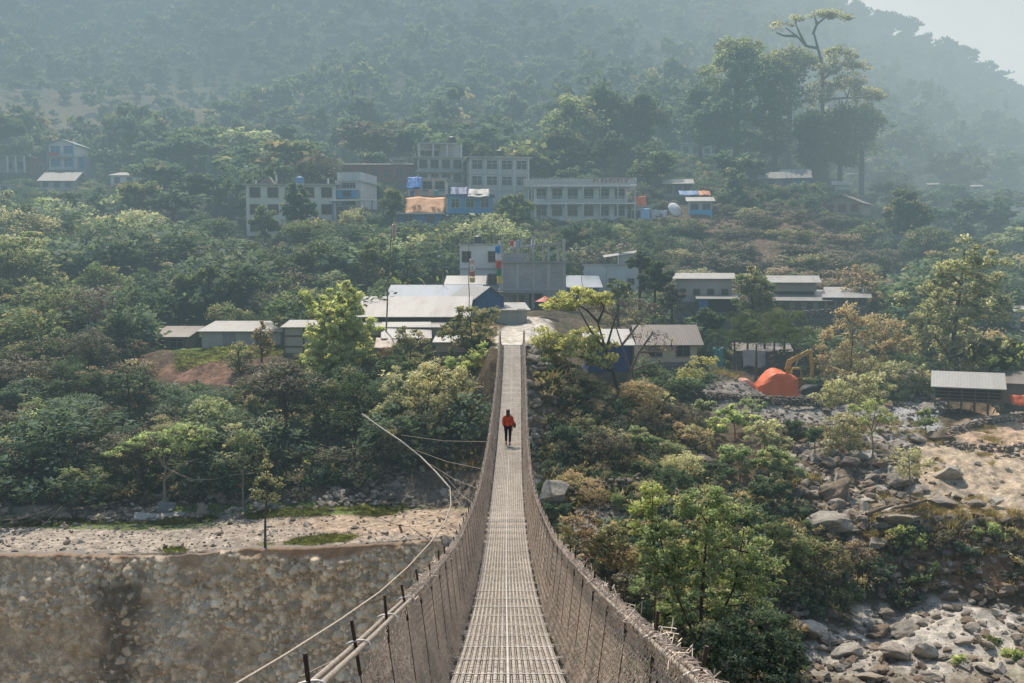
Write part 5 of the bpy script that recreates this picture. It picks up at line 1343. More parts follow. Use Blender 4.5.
T('umbrella_tree', 'wide flat-crowned green tree with forked pale trunk behind the left gravel terrace', 'tree', 62.5, 'fresh',
  [(192,430,20,10),(172,436,18,10),(150,440,18,9),(128,448,16,7),(110,455,10,5),(185,446,20,8),(160,455,16,6),(205,438,10,8)], [[(165,502),(164,480),(165,466),(180,440)],[(165,466),(150,448),(125,450)],[(165,466),(160,445)],[(180,440),(196,432)],[(165,480),(185,462),(200,458)]], .22, 3300, 120, .34, trunk_r=.13, bark=BARKP, twigs=60, flat=.4)
T('loose_tree', 'pale yellow-green loose tree standing behind the lone sapling on the left', 'tree', 62, 'pale',
  [(240,432,14,9),(252,440,16,12),(232,446,14,10),(222,462,16,8),(245,462,14,10),(262,455,10,8),(212,466,8,5)], [[(243,502),(243,475),(245,440)],[(243,475),(228,455)]], .19, 1900, 90, .34, trunk_r=.08, bark=BARKP, twigs=50)
T('sapling', 'small light green sapling with a forked stem at the foot of the slope, far left', 'tree', 62, 'mid',
  [(70,474,10,6),(62,488,10,7),(80,480,7,5)], [[(72,512),(70,490),(68,474)]], .2, 700, 36, .3, trunk_r=.05, twigs=12)
T('big_bush', 'largest grey-green bush on the slope just left of the footbridge', 'bush', 66, 'sun',
  [(400,385,24,18),(435,375,26,18),(395,415,30,22),(425,405,34,24),(455,410,26,24),(405,440,28,22),(445,440,30,18),(465,385,18,16),(388,455,18,16),(420,462,24,14)], [[(425,478),(425,430),(430,390)],[(425,478),(400,440),(395,400)]], .24, 11500, 330, .42, .32, .35, trunk_r=.12, bark=BARKD, shell=.55)
T('dark_bush', 'dark green bush overhanging the slope above the guy cable', 'bush', 69, 'dark',
  [(350,385,26,18),(330,402,24,18),(365,405,22,20),(340,425,26,16),(370,430,18,18),(355,450,20,14)], [[(350,470),(350,430),(348,395)]], .24, 6500, 200, .42, trunk_r=.12, bark=BARKD)
T('hedge_tree', 'dense olive tree with yellow-green top just left of the bridge end', 'tree', 71, 'olive',
  [(470,318,16,12),(488,318,14,11),(455,330,16,13),(478,338,20,14),(462,345,14,11)], [[(472,362),(472,340),(470,318)]], .22, 4000, 130, .34, trunk_r=.1)
T('yellow_bush', 'yellow-green sunlit bush beside the left end post of the footbridge', 'bush', 68.5, 'lime',
  [(480,352,14,10),(486,366,14,12),(470,372,14,11),(458,362,12,8),(484,385,10,10),(476,395,14,12)], [[(478,410),(478,370)]], .19, 3600, 120, .30, trunk_r=.05, twigs=30)
T('ochre_bush', 'golden brown dry bush on the bank below the hedge left of the footbridge', 'bush', 69.5, 'ochre',
  [(455,378,13,9),(470,386,12,10),(442,370,12,7),(488,400,8,14),(436,380,10,8)], [[(462,405),(462,380)]], .18, 2000, 80, .28, trunk_r=.04, twigs=60)
T('olive_tree', 'rounded olive tree before the lean-to of the long sheds', 'tree', 75, 'olive',
  [(408,335,12,9),(418,345,14,10),(404,350,12,10),(412,360,16,8)], [[(410,378),(410,345)]], .2, 2600, 90, .32, trunk_r=.08)
# foreground right of the bridge
T('big_bush', 'largest leafy bush in the gully right of the footbridge, sunlit on top', 'bush', 45, 'fresh',
  [(706,500,26,18),(738,520,26,20),(690,525,34,24),(660,545,26,26),(725,555,44,30),(690,575,44,30),(752,575,30,28),(655,580,24,22),(700,610,40,26),(745,605,30,22)],
  [[(700,650),(700,600),(705,520)],[(700,650),(670,580),(655,520)],[(700,650),(735,590),(745,530)]], .185, 15500, 420, .34, .42, .15, trunk_r=.12, bark=BARKD, shell=.5, twigs=60)
T('lime_shrub', 'tall yellow-green shoot rising from the left shoulder of the largest gully bush', 'bush', 45.5, 'lime',
  [(650,490,10,9),(660,502,8,7),(643,508,12,9),(655,525,13,12),(637,528,9,8)], [[(655,580),(652,530),(652,488)]], .17, 1700, 70, .26, trunk_r=.05, twigs=20)
T('cool_bush', 'dark bluish-green bush in the shaded foot of the gully near the footbridge', 'bush', 41, 'cool',
  [(760,630,34,22),(735,650,30,24),(780,655,24,20),(715,635,18,16),(750,675,44,22)], [[(755,700),(755,650)]], .16, 8200, 240, .30, .45, .1, trunk_r=.07, bark=BARKD)
T('ochre_bush', 'dry golden bush close to the netting right of the footbridge', 'bush', 47, 'ochre',
  [(572,525,12,11),(585,540,15,12),(600,560,20,16),(625,560,14,16),(592,520,9,7)], [[(592,600),(592,560),(585,530)],[(592,600),(612,565)]], .16, 3000, 110, .27, .4, trunk_r=.05, twigs=130)
T('olive_bush', 'olive and green bush between the dry golden bush and the largest gully bush', 'bush', 47.5, 'olive',
  [(612,532,14,10),(600,545,14,12),(622,545,12,10),(565,540,9,12)], [[(610,590),(608,550)]], .17, 2200, 90, .27, trunk_r=.05, twigs=40)
T('rust_bush', 'brown withered shrub hanging on the gully bank behind the netting', 'bush', 48.5, 'brown',
  [(630,585,18,18),(615,600,18,16),(640,605,16,14),(598,590,12,12)], [[(625,630),(622,600)]], .16, 2100, 80, .27, .4, trunk_r=.05, twigs=120)
T('green_bush', 'leafy green and yellow bush on the bank below the pale boulders', 'bush', 52.5, 'mid',
  [(778,530,13,10),(790,542,16,12),(770,552,14,13),(800,560,18,14),(785,580,20,16),(765,585,14,14)], [[(785,620),(785,560)]], .18, 5000, 170, .30, trunk_r=.06, twigs=20)
T('olive_bush', 'pale olive bush in the middle of the right bank above the riverbed', 'bush', 53.5, 'olive',
  [(808,548,14,11),(830,552,16,11),(822,568,18,13),(843,565,12,12),(808,585,16,12)], [[(820,610),(820,570)]], .18, 3800, 130, .30, trunk_r=.05, twigs=60)
T('dark_bush', 'dark shaded bush hanging under the olive bush on the right bank', 'bush', 53, 'dark',
  [(800,608,26,18),(830,605,24,18),(850,592,14,12),(770,612,18,16)], [[(815,640),(815,610)]], .18, 5000, 160, .32, trunk_r=.06, bark=BARKD)
T('rust_bush', 'small rust-red withered bush at the right of the olive bank bush', 'bush', 54.5, 'rust',
  [(856,548,10,8),(866,556,10,9),(850,560,9,8)], [[(858,580),(858,560)]], .15, 1500, 60, .24, trunk_r=.04, twigs=60)
T('lime_shrub', 'bright yellow-green shrub high on the right bank above the riverbed', 'bush', 57, 'lime',
  [(902,530,13,7),(912,540,14,8),(896,541,10,7),(908,553,9,6)], [[(906,568),(906,540)]], .17, 1700, 60, .26, trunk_r=.04, twigs=20)
T('lime_shrub', 'small lime shrub over dry hanging grass near the right end of the bank', 'bush', 57.5, 'lime',
  [(984,528,13,6),(996,533,10,6),(975,534,8,5)], [[(986,545),(986,530)]], .17, 900, 40, .25, trunk_r=.04, twigs=20)
for i, (px, py, rx, ry, mk, Y, lab) in enumerate([
  (568, 445, 30, 26, 'cool', 61.5, 'dark blue-green rounded bush right beside the footbridge, above the pale boulder'),
  (585, 420, 18, 14, 'dark', 63.5, 'dark green bush just above the dark blue-green rounded bush'),
  (545, 398, 13, 12, 'olive', 65, 'small grey-green bush on the masonry steps right of the bridge end'),
  (618, 410, 16, 12, 'fresh', 66, 'green bush at the foot of the leaning yellow-leaved tree'),
  (640, 440, 18, 15, 'fresh', 62, 'green bush in the middle of the slope right of the footbridge'),
  (645, 470, 20, 15, 'dark', 59, 'dark bush low on the slope behind the tall yellow-green shoot'),
  (690, 438, 26, 16, 'ochre', 65, 'reddish-ochre dry bush in the middle of the right slope'),
  (668, 425, 16, 12, 'ochre', 66.5, 'pale ochre bush between bare tree and reddish-ochre bush'),
  (735, 415, 24, 12, 'lime', 69, 'bright yellow-green bush below the orange tarpaulin heap'),
  (715, 424, 15, 9, 'lime', 67.5, 'smaller lime bush left of the bright yellow-green bush below the orange heap'),
  (765, 432, 24, 16, 'sun', 65, 'tall olive bush right of the bright yellow-green bush'),
  (740, 455, 28, 16, 'fresh', 62.5, 'mid-green bush in the hollow above the shaded rock'),
  (780, 460, 24, 20, 'fresh', 62, 'dense green bush left of the big tilted boulder'),
  (715, 470, 20, 12, 'dark', 60, 'dark low bush around the shaded rock'),
  (765, 485, 28, 12, 'dark', 59.5, 'dark thicket in the shade below the dense green bush'),
  (670, 485, 16, 12, 'brown', 58, 'brown shrub on the stony slope above the largest gully bush'),
  (600, 455, 16, 16, 'rust', 61, 'reddish-brown bush beside the dark blue-green rounded bush'),
  (560, 408, 12, 9, 'ochre', 65, 'dry ochre bush between masonry steps and the yellow-leaved tree'),
  (595, 400, 14, 9, 'sun', 66, 'low olive bush beneath the branches of the yellow-leaved tree'),
  (700, 405, 15, 9, 'pale', 70, 'pale green bush by the dead branch below the yellow-green shrub'),
  (660, 400, 16, 10, 'sun', 70, 'olive bush beneath the cottage with brown roof'),
  (795, 428, 14, 9, 'dark', 68, 'dark round bush at the boulder right of the tall olive bush'),
  (926, 418, 13, 10, 'fresh', 73, 'rounded mid-green bush left of the open hut on stilts'),
  (924, 385, 14, 8, 'mid', 84, 'small green bush by the big grey boulder under the sparse tree'),
  (752, 404, 16, 6, 'pale', 74, 'low pale shrub in front of the orange tarpaulin heap'),
  (925, 640, 0, 0, 'lime', 50, ''),
  (990, 640, 9, 6, 'mid', 50, 'small leafy shrub on the riverbed, left of the yellow-green shrub at the right edge'),
  (1012, 655, 12, 8, 'lime', 48.5, 'yellow-green shrub on the riverbed at the right edge'),
  (960, 660, 8, 4, 'lime', 48, 'tiny yellow-green plant on pale riverbed stones'),
  (815, 432, 9, 9, 'dark', 66, 'small dark bush between two boulders right of the tall olive bush'),
  (940, 530, 16, 9, 'ochre', 57.5, 'dry hanging grass bush on the right bank between the two lime shrubs'),
  (975, 548, 18, 12, 'brown', 57, 'brown hanging bush under the small lime shrub on the right bank'),
  (1010, 540, 16, 14, 'ochre', 57, 'ochre dry bush at the right end of the bank'),
  (880, 578, 12, 14, 'dark', 55.3, 'dark shrub in the middle of the right bank below the bright shrub'),
  (900, 600, 14, 9, 'dark', 54.8, 'dark shrub at the foot of the right bank'),
 ]):
    if not rx: continue
    n = int(60 + rx * ry * 6.5)
    T('bush', lab, 'bush', Y, mk, [(px, py, rx * .7, ry * .75), (px - rx * .45, py + ry * .25, rx * .55, ry * .7), (px + rx * .45, py + ry * .2, rx * .55, ry * .7), (px + rx * .1, py + ry * .6, rx * .8, ry * .6), (px - rx * .2, py - ry * .4, rx * .4, ry * .5)],
      [[(px, py + ry * 1.3), (px, py)]], .22 if Y > 60 else .18, n, None, None, .5, .1, trunk_r=.05, twigs=int(rx * (2.2 if mk in ('ochre', 'rust', 'brown') else .8)), pname='foliage', tname='stems')
for (px, py, rx, ry, mk, Y, lab) in [
  (88, 318, 34, 24, 'brown', 90, 'largest reddish-brown nearly leafless tree on the far left slope'),
  (48, 352, 26, 18, 'brown', 84, 'reddish-brown thin tree at the left, below the largest brown one'),
  (128, 352, 22, 18, 'rust', 86, 'rusty brown thin tree left of the cream metal shed'),
  (240, 360, 14, 24, 'olive', 80, 'thin dry olive tree in front of the cream metal shed'),
  (262, 340, 9, 22, 'ochre', 79, 'slim dry pale tree between the cream metal shed and the bamboo clump'),
  (130, 385, 30, 22, 'cool', 74, 'bluish-green feathery tree drooping over the brown bank at the left')]:
    T('thin_tree', lab, 'tree', Y, mk, [(px, py - ry * .3, rx * .65, ry * .6), (px - rx * .45, py + ry * .1, rx * .5, ry * .55), (px + rx * .45, py + ry * .05, rx * .5, ry * .55), (px + rx * .1, py + ry * .45, rx * .7, ry * .5)],
      [[(px, py + ry * 1.4), (px, py + ry * .3), (px, py - ry * .4)], [(px, py + ry * .6), (px - rx * .5, py - ry * .1)], [(px, py + ry * .6), (px + rx * .5, py - ry * .1)]], .003 * Y, int(300 + rx * ry * 2.4), 60, None, .5, .1, trunk_r=.12, twigs=140)
# dark trees behind, centre
for (px, py, rx, ry, mk, Y, lab) in [
  (655, 280, 20, 20, 'dark', 101, 'dark green tree with white blossoms left of the grey stone house'),
  (640, 262, 14, 12, 'cool', 104, 'bluish tree behind the dark tree left of the grey stone house'),
  (618, 290, 16, 11, 'mid', 98, 'green tree in front of the low shed with pale blue roof'),
  (705, 322, 20, 14, 'dark', 93, 'dark tree in front of the grey stone house and left of the palms'),
  (690, 335, 16, 12, 'cool', 91, 'bluish-green tree just right of the brown-roofed cottage'),
  (672, 300, 12, 16, 'brown', 97, 'thin brownish tree before the grey stone house'),
  (730, 228, 20, 24, 'dark', 163, 'dark round tree right of the kiosk with the sky-blue wall'),
  (800, 228, 26, 18, 'cool', 166, 'bluish-grey tree on the spur below the brown house'),
  (908, 215, 24, 26, 'mid', 165, 'large rounded green tree right of the brown house with dark red windows'),
  (470, 215, 0, 0, 'mid', 140, ''),
  (515, 212, 22, 20, 'mid', 143, 'grey-green tree covering the left end of the long white building'),
  (300, 205, 18, 24, 'cool', 140, 'tree growing in front of the middle of the cream three-storey block'),
  (265, 222, 14, 18, 'mid', 142, 'light green tree before the left windows of the cream three-storey block'),
  (392, 205, 12, 16, 'mid', 146, 'green tree between the blue balcony house and the orange awning'),
  (380, 265, 30, 24, 'mid', 112, 'broad pale green tree behind the tall flag pole'),
  (210, 290, 42, 26, 'mid', 104, 'wide spreading green tree behind the cream metal shed'),
  (330, 262, 26, 18, 'pale', 114, 'pale feathery tree behind the bamboo clump'),
  (575, 240, 22, 14, 'dark', 135, 'dark shrubby tree below the terrace of the long white building'),
  (140, 250, 30, 18, 'olive', 130, 'grey-olive tree in the middle of the left hillside'),
 ]:
    if not rx: continue
    T('tree', lab, 'tree', Y, mk, [(px, py - ry * .3, rx * .65, ry * .6), (px - rx * .45, py + ry * .1, rx * .5, ry * .55), (px + rx * .45, py + ry * .05, rx * .5, ry * .55), (px + rx * .1, py + ry * .45, rx * .7, ry * .5), (px - rx * .15, py - ry * .65, rx * .35, ry * .35)],
      [[(px, py + ry * 1.4), (px, py + ry * .3), (px, py - ry * .4)]], .0042 * Y, int(700 + rx * ry * 5), None, None, .5, .1, trunk_r=.18, bark=BARKD)
# tall hill trees on the right spur
def px_lobes(*a): return list(a)
T('giant_tree', 'tallest tree on the spur, bare dark forked limbs with thin yellow-green top', 'tree', 212, 'sun',
  [(783,25,9,4),(775,30,5,3),(800,20,10,4),(818,14,9,4),(832,14,8,4),(846,18,5,3),(840,55,14,10),(852,66,14,9),(825,70,12,10),(845,85,18,10),(868,95,18,8),(862,112,18,9),(820,95,14,14),(880,100,8,5)],
  [[(826,172),(823,140),(822,105),(822,66),(817,48),(813,34)],[(817,48),(806,46),(797,36),(786,28)],[(806,46),(800,34),(796,24)],[(813,34),(817,24),(830,14),(840,14)],[(817,24),(815,15)],[(822,80),(838,68),(846,58)],[(822,100),(845,98),(866,98)],[(797,36),(784,36),(776,33)]], .62, 7600, 300, 1.15, .5, 0, trunk_r=.55, bark=BARK, flat=.5, shell=.3, twigs=160)
for (px, py, rx, ry, mk, Y, lab) in [
  (736, 78, 30, 34, 'fresh', 216, 'broad round-crowned giant tree at the left of the spur group'),
  (738, 48, 20, 10, 'pale', 217, 'sunlit pale crown rising behind the broad giant on the spur'),
  (775, 90, 26, 34, 'mid', 214, 'mid-green giant tree between the broad giant and the tallest tree'),
  (790, 62, 22, 14, 'pale', 219, 'pale yellow-green crown left of the tallest forked tree'),
  (718, 120, 26, 20, 'far', 212, 'lower rounded dark tree at the left foot of the spur group'),
  (840, 130, 22, 26, 'mid', 206, 'conical green tree right below the tallest forked tree'),
  (862, 128, 20, 20, 'fresh', 209, 'green tree at the right end of the spur group'),
  (812, 135, 14, 26, 'far', 204, 'narrow tree standing under the tallest forked tree'),
  (700, 108, 18, 24, 'far', 222, 'tree rising above the two white houses on the hillside'),
  (605, 115, 26, 30, 'far', 205, 'tall dark tree behind the right end of the long white building'),
  (575, 125, 22, 30, 'pale', 200, 'sunlit grey-green tall tree behind the middle of the long white building'),
  (640, 125, 24, 32, 'dark', 208, 'dark tall tree right of the pair behind the long white building'),
  (560, 150, 18, 22, 'far', 188, 'rounded tree rising between the grey building and the long white building'),
 ]:
    T('hill_tree', lab, 'tree', Y, mk, [(px, py - ry * .45, rx * .7, ry * .5), (px - rx * .5, py - ry * .05, rx * .65, ry * .5), (px + rx * .5, py, rx * .65, ry * .5), (px, py + ry * .9, rx * .6, ry * .5), (px - rx * .4, py + ry * .8, rx * .5, ry * .4), (px + rx * .35, py + ry * 1.15, rx * .4, ry * .3), (px + rx * .1, py + ry * .35, rx * .6, ry * .35), (px - rx * .2, py + ry * .4, rx * .45, ry * .35), (px + rx * .25, py - ry * .6, rx * .35, ry * .3), (px - rx * .3, py - ry * .4, rx * .4, ry * .3)],
      [[(px, py + ry * 1.7), (px, py + ry * .3), (px, py - ry * .4)]], .75, int(1500 + rx * ry * 5.5), 90, 1.9, .6, .1, trunk_r=.6, bark=BARKD, shell=.45)
# palms and bananas
for i, (px, pyt, Y) in enumerate([(748,300,92),(765,296,93),(785,300,91),(735,308,90),(775,312,89),(757,318,88),(795,318,90)]):
    arching('palm', ['tallest feathery palm below the climber-covered tree', 'second feathery palm right of the tallest, below the climber-covered tree', 'feathery palm left of the excavator, below the two-tier house', 'feathery palm nearest the dark trees right of the cottage',
            'low feathery palm above the stone shack', 'short feathery palm behind the hanging white cloth', 'rightmost of the feathery palms beside the stone shack'][i], 'palm', px, pyt, Y, 'cool' if i % 2 else 'dark', 11, frond=True, seed=i, width=1.25)
for i, (px, pyt, Y) in enumerate([(985,328,88),(1000,325,89),(1013,330,87),(1024,326,90),(975,335,86),(995,340,84),(1008,343,84)]):
    arching('banana_plant', 'bright green banana plant in the grove behind the open hut', 'banana plant', px, pyt, Y, 'lime' if i % 2 else 'mid', 9, .55, 'banana plants in the grove behind the open hut', seed=i, width=.9)
for i, (px, pyt, Y) in enumerate([(268,265,110),(280,270,108),(368,284,98),(378,286,97),(400,262,104),(52,255,120),(438,262,112)]):
    arching('banana_plant', ['banana plant with spread leaves in the trees above the cream metal shed', 'smaller banana plant beside the one above the cream metal shed', 'banana plant behind the left end of the long metal shed roof', 'banana plant close to the tall flag pole behind the shed roof',
            'banana plant in the dark trees left of the white two-storey house', 'pale banana plant in the far left thicket', 'banana plant below the blue stilt house'][i], 'banana plant', px, pyt, Y, 'mid', 8, .6, seed=20 + i, width=1.0)

# ------------------------------------------------------------------ filling the slopes with trees and bushes
def blocked(px, z, h, Y, wpx):
    x_, yt = project(0, Y, z + h * .92); x_, yb = project(0, Y, z)
    for (a, b, c, d, Yc) in HKEEP:
        if Y < Yc and px + wpx * .35 > a and px - wpx * .35 < c and yt < d - 2 and yb > b: return True
    for (a, b, c, d, Yc) in CLEAR:
        if Y < Yc + 2 and px + wpx * .75 > a and px - wpx * .75 < c and yt < d - 1 and yb > b: return True
        if Yc - 2 < Y < Yc + 10 and px + wpx * .4 > a and px - wpx * .4 < c and yb > b - 4 and yt < d: return True
    return False
def in_path(X, Y, r):
    if Y < 70 and abs(X) < 1.6 + r * .9: return True
    if Y < 100 and abs(X - .02 * (Y - 66)) < 3 + r * .4: return True
    return False
def fill(count, pxr, Yr, hr, spacing, kinds, mats, label, group, name='tree', cat='tree', lod=None, wf=(.5, .8), cond=None, trunk=True, tries=14, placed=None):
    placed = [] if placed is None else placed; k = 0
    for _ in range(count * tries):
        if k >= count: break
        Y = math.sqrt(random.uniform(Yr[0] ** 2, Yr[1] ** 2)); px = random.uniform(*pxr); X = xat(px, Y)
        if cond and not cond(px, Y): continue
        h = random.uniform(*hr); wr = h * random.uniform(*wf); wpx = wr * FL / Y
        if any((X - a) ** 2 + (Y - b) ** 2 < (spacing * (.7 + .3 * h / hr[1])) ** 2 for a, b in placed): continue
        z = tz(X, Y)
        if blocked(px, z, h, Y, wpx) or in_path(X, Y, wr): continue
        mk = random.choices(*zip(*mats))[0]; kd = random.choice(kinds)
        lb = label.replace('@', {'dark': 'dark green', 'cool': 'bluish-green', 'mid': 'mid-green', 'olive': 'olive', 'brown': 'brownish', 'pale': 'pale green', 'ochre': 'ochre', 'rust': 'rust-brown', 'lime': 'yellow-green', 'far': 'grey-green', 'fresh': 'fresh green', 'sun': 'sunlit olive', 'yellow': 'yellowish'}[mk])
        r = plant(name, lb, cat, kd, mk, px, 0, Y, None, lod, None, group.replace('@', mk) + ' (' + mk + ')' if False else group + ', ' + lb.split()[0], None, trunk, X, h, -.15)
        if r: r.children[0].scale = (r.children[0].scale[0] * wr / (h * .5), r.children[0].scale[1] * wr / (h * .5), r.children[0].scale[2])
        placed.append((X, Y)); k += 1
    return k
P1 = []
n1 = fill(118, (-120, 482), (64, 84), (2.0, 5.6), 2.4, ['bush', 'bush', 'round', 'tall'], [('dark', 4), ('cool', 3.5), ('mid', 2), ('brown', 5.5), ('olive', 1.5), ('pale', 1.5), ('rust', .8)], '@ bush in the shaded thicket on the slope left of the footbridge', 'bushes on the left slope', 'slope_bush', 'bush', placed=P1, wf=(.55, .85), lod='near')
n2 = fill(70, (-120, 482), (84, 104), (3, 6), 3.4, ['bush', 'round', 'tall'], [('dark', 4), ('cool', 4), ('mid', 3), ('brown', 2), ('pale', 1)], '@ tree around the sheds left of the bridge end', 'trees around the left sheds', 'tree', placed=P1, lod='mid')
n3 = fill(130, (-160, 650), (104, 150), (4, 8.5), 4.6, ['round', 'round', 'tall', 'bush'], [('dark', 3.5), ('cool', 4.5), ('mid', 3), ('pale', 2.2), ('far', 2), ('brown', 2), ('sun', .8)], '@ tree in the wood below the upper village', 'trees below the upper village', 'wood_tree', placed=P1)
n4 = fill(50, (630, 900), (112, 165), (1.6, 3.4), 3.4, ['bush'], [('brown', 6), ('olive', 2), ('dark', .8), ('rust', 1)], '@ scrub bush on the bare brown bank below the spur', 'scrub on the brown bank', 'scrub_bush', 'bush', placed=P1, lod='mid', wf=(.7, 1.1))
n5 = fill(80, (840, 1180), (94, 170), (4, 9), 5.0, ['round', 'tall', 'bush'], [('dark', 4), ('cool', 4), ('mid', 3), ('far', 2)], '@ tree in the wood at the right behind the sparse tree', 'trees of the right-hand wood', 'wood_tree', placed=P1)
n6 = fill(170, (-200, 1200), (150, 235), (6, 12), 6.6, ['round', 'round', 'tall'], [('dark', 3), ('cool', 4), ('far', 4), ('mid', 1.5), ('pale', 1.2), ('brown', 1)], '@ tree in the hazy wood around the upper village', 'trees around the upper village', 'hillside_tree', placed=P1, lod='far')
n7 = fill(40, (800, 1150), (82, 100), (1.8, 3.8), 2.6, ['bush'], [('mid', 3), ('olive', 3), ('dark', 3), ('ochre', 2)], '@ bush in the undergrowth between the ochre bush and the banana grove', 'bushes behind the open hut', 'bush', 'bush', placed=P1, lod='mid')
n8 = fill(40, (560, 700), (56, 68), (1.2, 2.4), 1.9, ['bush'], [('fresh', 1.5), ('sun', 2), ('dark', 1.5), ('ochre', 5), ('brown', 1.5), ('olive', 2), ('yellow', .7)], '@ low bush on the rough slope right of the footbridge', 'low bushes on the right slope', 'bush', 'bush', placed=P1, lod='near')
n9 = fill(30, (640, 850), (74, 100), (1.5, 3.2), 2.6, ['bush'], [('dark', 4), ('olive', 2), ('cool', 3)], '@ bush among the cottages right of the road', 'bushes among the cottages', 'bush', 'bush', placed=P1, lod='mid', cond=lambda px, Y: not (700 < px < 850 and Y < 88))
print('PLANTED', n1, n2, n3, n4, n5, n6, n7, n8, n9)

# ------------------------------------------------------------------ masses nobody could count: instanced over points
def scatter(name, label, pts, sc, sources, kind='stuff', tilt=0.0, seed=0, squash=None):
    n = len(pts); rg = np.random.default_rng(seed)
    me = bpy.data.meshes.new(name); me.vertices.add(n); me.vertices.foreach_set('co', np.asarray(pts, np.float32).ravel()); me.update()
    def A(nm, ty, arr, key='value'):
        a = me.attributes.new(nm, ty, 'POINT'); a.data.foreach_set(key, arr)
    A('sc', 'FLOAT_VECTOR', np.asarray(sc, np.float32).ravel(), 'vector')
    rot = np.stack([rg.normal(0, 1, n) * tilt, rg.normal(0, 1, n) * tilt, rg.uniform(0, 2 * PI, n)], 1).astype(np.float32); A('rot', 'FLOAT_VECTOR', rot.ravel(), 'vector')
    A('pick', 'INT', rg.integers(0, len(sources), n).astype(np.int32))
    o = link(bpy.data.objects.new(name, me)); tag(o, label, None, None, kind)
    ng = bpy.data.node_groups.new(name, 'GeometryNodeTree'); ng.interface.new_socket('Geometry', in_out='INPUT', socket_type='NodeSocketGeometry'); ng.interface.new_socket('Geometry', in_out='OUTPUT', socket_type='NodeSocketGeometry')
    gi = ng.nodes.new('NodeGroupInput'); go = ng.nodes.new('NodeGroupOutput'); jn = ng.nodes.new('GeometryNodeJoinGeometry')
    def attr(nm, ty):
        q = ng.nodes.new('GeometryNodeInputNamedAttribute'); q.data_type = ty; q.inputs[0].default_value = nm; return q.outputs[0]
    s_, r_, p_ = attr('sc', 'FLOAT_VECTOR'), attr('rot', 'FLOAT_VECTOR'), attr('pick', 'INT')
    for i, src in enumerate(sources):
        oi = ng.nodes.new('GeometryNodeObjectInfo'); oi.inputs[0].default_value = src; oi.transform_space = 'ORIGINAL'
        cp = ng.nodes.new('FunctionNodeCompare'); cp.data_type = 'INT'; cp.operation = 'EQUAL'; ng.links.new(p_, cp.inputs[2]); cp.inputs[3].default_value = i
        ip = ng.nodes.new('GeometryNodeInstanceOnPoints'); ng.links.new(gi.outputs[0], ip.inputs['Points']); ng.links.new(cp.outputs[0], ip.inputs['Selection'])
        ng.links.new(oi.outputs['Geometry'], ip.inputs['Instance']); ng.links.new(s_, ip.inputs['Scale'])
        e = ng.nodes.new('FunctionNodeEulerToRotation'); ng.links.new(r_, e.inputs[0]); ng.links.new(e.outputs[0], ip.inputs['Rotation'])
        ng.links.new(ip.outputs[0], jn.inputs[0])
    ng.links.new(jn.outputs[0], go.inputs[0])
    md = o.modifiers.new('scatter', 'NODES'); md.node_group = ng
    return o

def source_tree(kind, matk, lod, v, px, Y, h, label, name='hillside_tree', n=None):
    """a tree standing in the wood whose crown also serves as pattern for the mass around it"""
    Ls = lobeset(kind, 900 + v); n_, size = {'far': (420, 1.05), 'mid': (1500, .5)}[lod] if n is None else n
    me, C = crown_mesh('wood_crown', Ls, n_, 34, 1.0 if lod == 'far' else .8, size, L[matk], .6, .1, 900 + v, flat=.62)
    h0 = max(l[2] + l[5] for l in Ls); X = xat(px, Y); s = h / h0
    r = empty(name, (X, Y, tz(X, Y) - .3)); tag(r, label, 'tree', 'pattern trees of the far wood'); c = link(bpy.data.objects.new('crown', me), r); c.scale = (s, s, s)
    return c, h0
src = [source_tree('round', 'far', 'far', 0, 90, 262, 10, 'grey-green round tree on the hillside above the tall blue-shuttered house'), source_tree('round', 'cool', 'far', 1, 420, 258, 10, 'bluish-green round tree on the hillside above the red-brown long house'),
       source_tree('tall', 'far', 'far', 2, 655, 262, 11, 'grey-green tall tree on the hillside left of the spur group'), source_tree('round', 'dark', 'far', 3, 240, 265, 9, 'dark round tree on the hillside above the cream block'),
       source_tree('tall', 'cool', 'far', 5, 960, 262, 11, 'bluish tall tree on the hillside right of the spur group'), source_tree('round', 'mid', 'far', 4, 520, 264, 9, 'mid-green round tree on the hillside above the grey buildings')]
def forest():
    rg = np.random.default_rng(5); pts = []; sc = []
    cell = {}
    N_ = 26000
    Y = np.sqrt(rg.uniform(235 ** 2, 755 ** 2, N_)); u = rg.uniform(-.95, .95, N_); X = u * Y
    px = 512 + FL * u
    Z = terr(X, Y); ppx, ppy = project(X, Y, Z)
    # bare terraces and slips on the left hillside
    bare = np.zeros(N_)
    for (bx, by, rx, ry, s) in ((100, 114, 140, 15, .92), (250, 168, 70, 13, .9), (285, 172, 34, 18, 1.0), (60, 135, 120, 12, .85), (340, 62, 40, 12, .5), (240, 90, 50, 10, .5), (40, 95, 60, 6, .7), (470, 25, 30, 8, .5), (560, 95, 20, 10, .4)):
        bare = np.maximum(bare, s * np.clip(1.5 - np.hypot((ppx - bx) / rx, (ppy - by) / ry), 0, 1))
    dens = rg.random(N_)
    for i in range(N_):
        if dens[i] < bare[i]: continue
        if ppy[i] > 205 or (Y[i] < 240 and blocked(px[i], Z[i], 8, Y[i], 15)): continue
        sp = 4.6 + Y[i] * .0062; key = (int(X[i] // sp), int(Y[i] // sp))
        if key in cell: continue
        cell[key] = 1
        s = (.65 + 1.15 * rg.random() ** 2) * (1 + (Y[i] - 230) / 1500); 
        if bare[i] > .2: s *= .5
        pts.append((X[i], Y[i], Z[i] - .6)); a = rg.uniform(.85, 1.35); sc.append((s * a, s * a, s * rg.uniform(.85, 1.35)))
    print('FOREST', len(pts))
    scatter('forest', 'hazy forest covering the far hillside and the right-hand ridge', pts, sc, [c for c, _ in src])
forest()
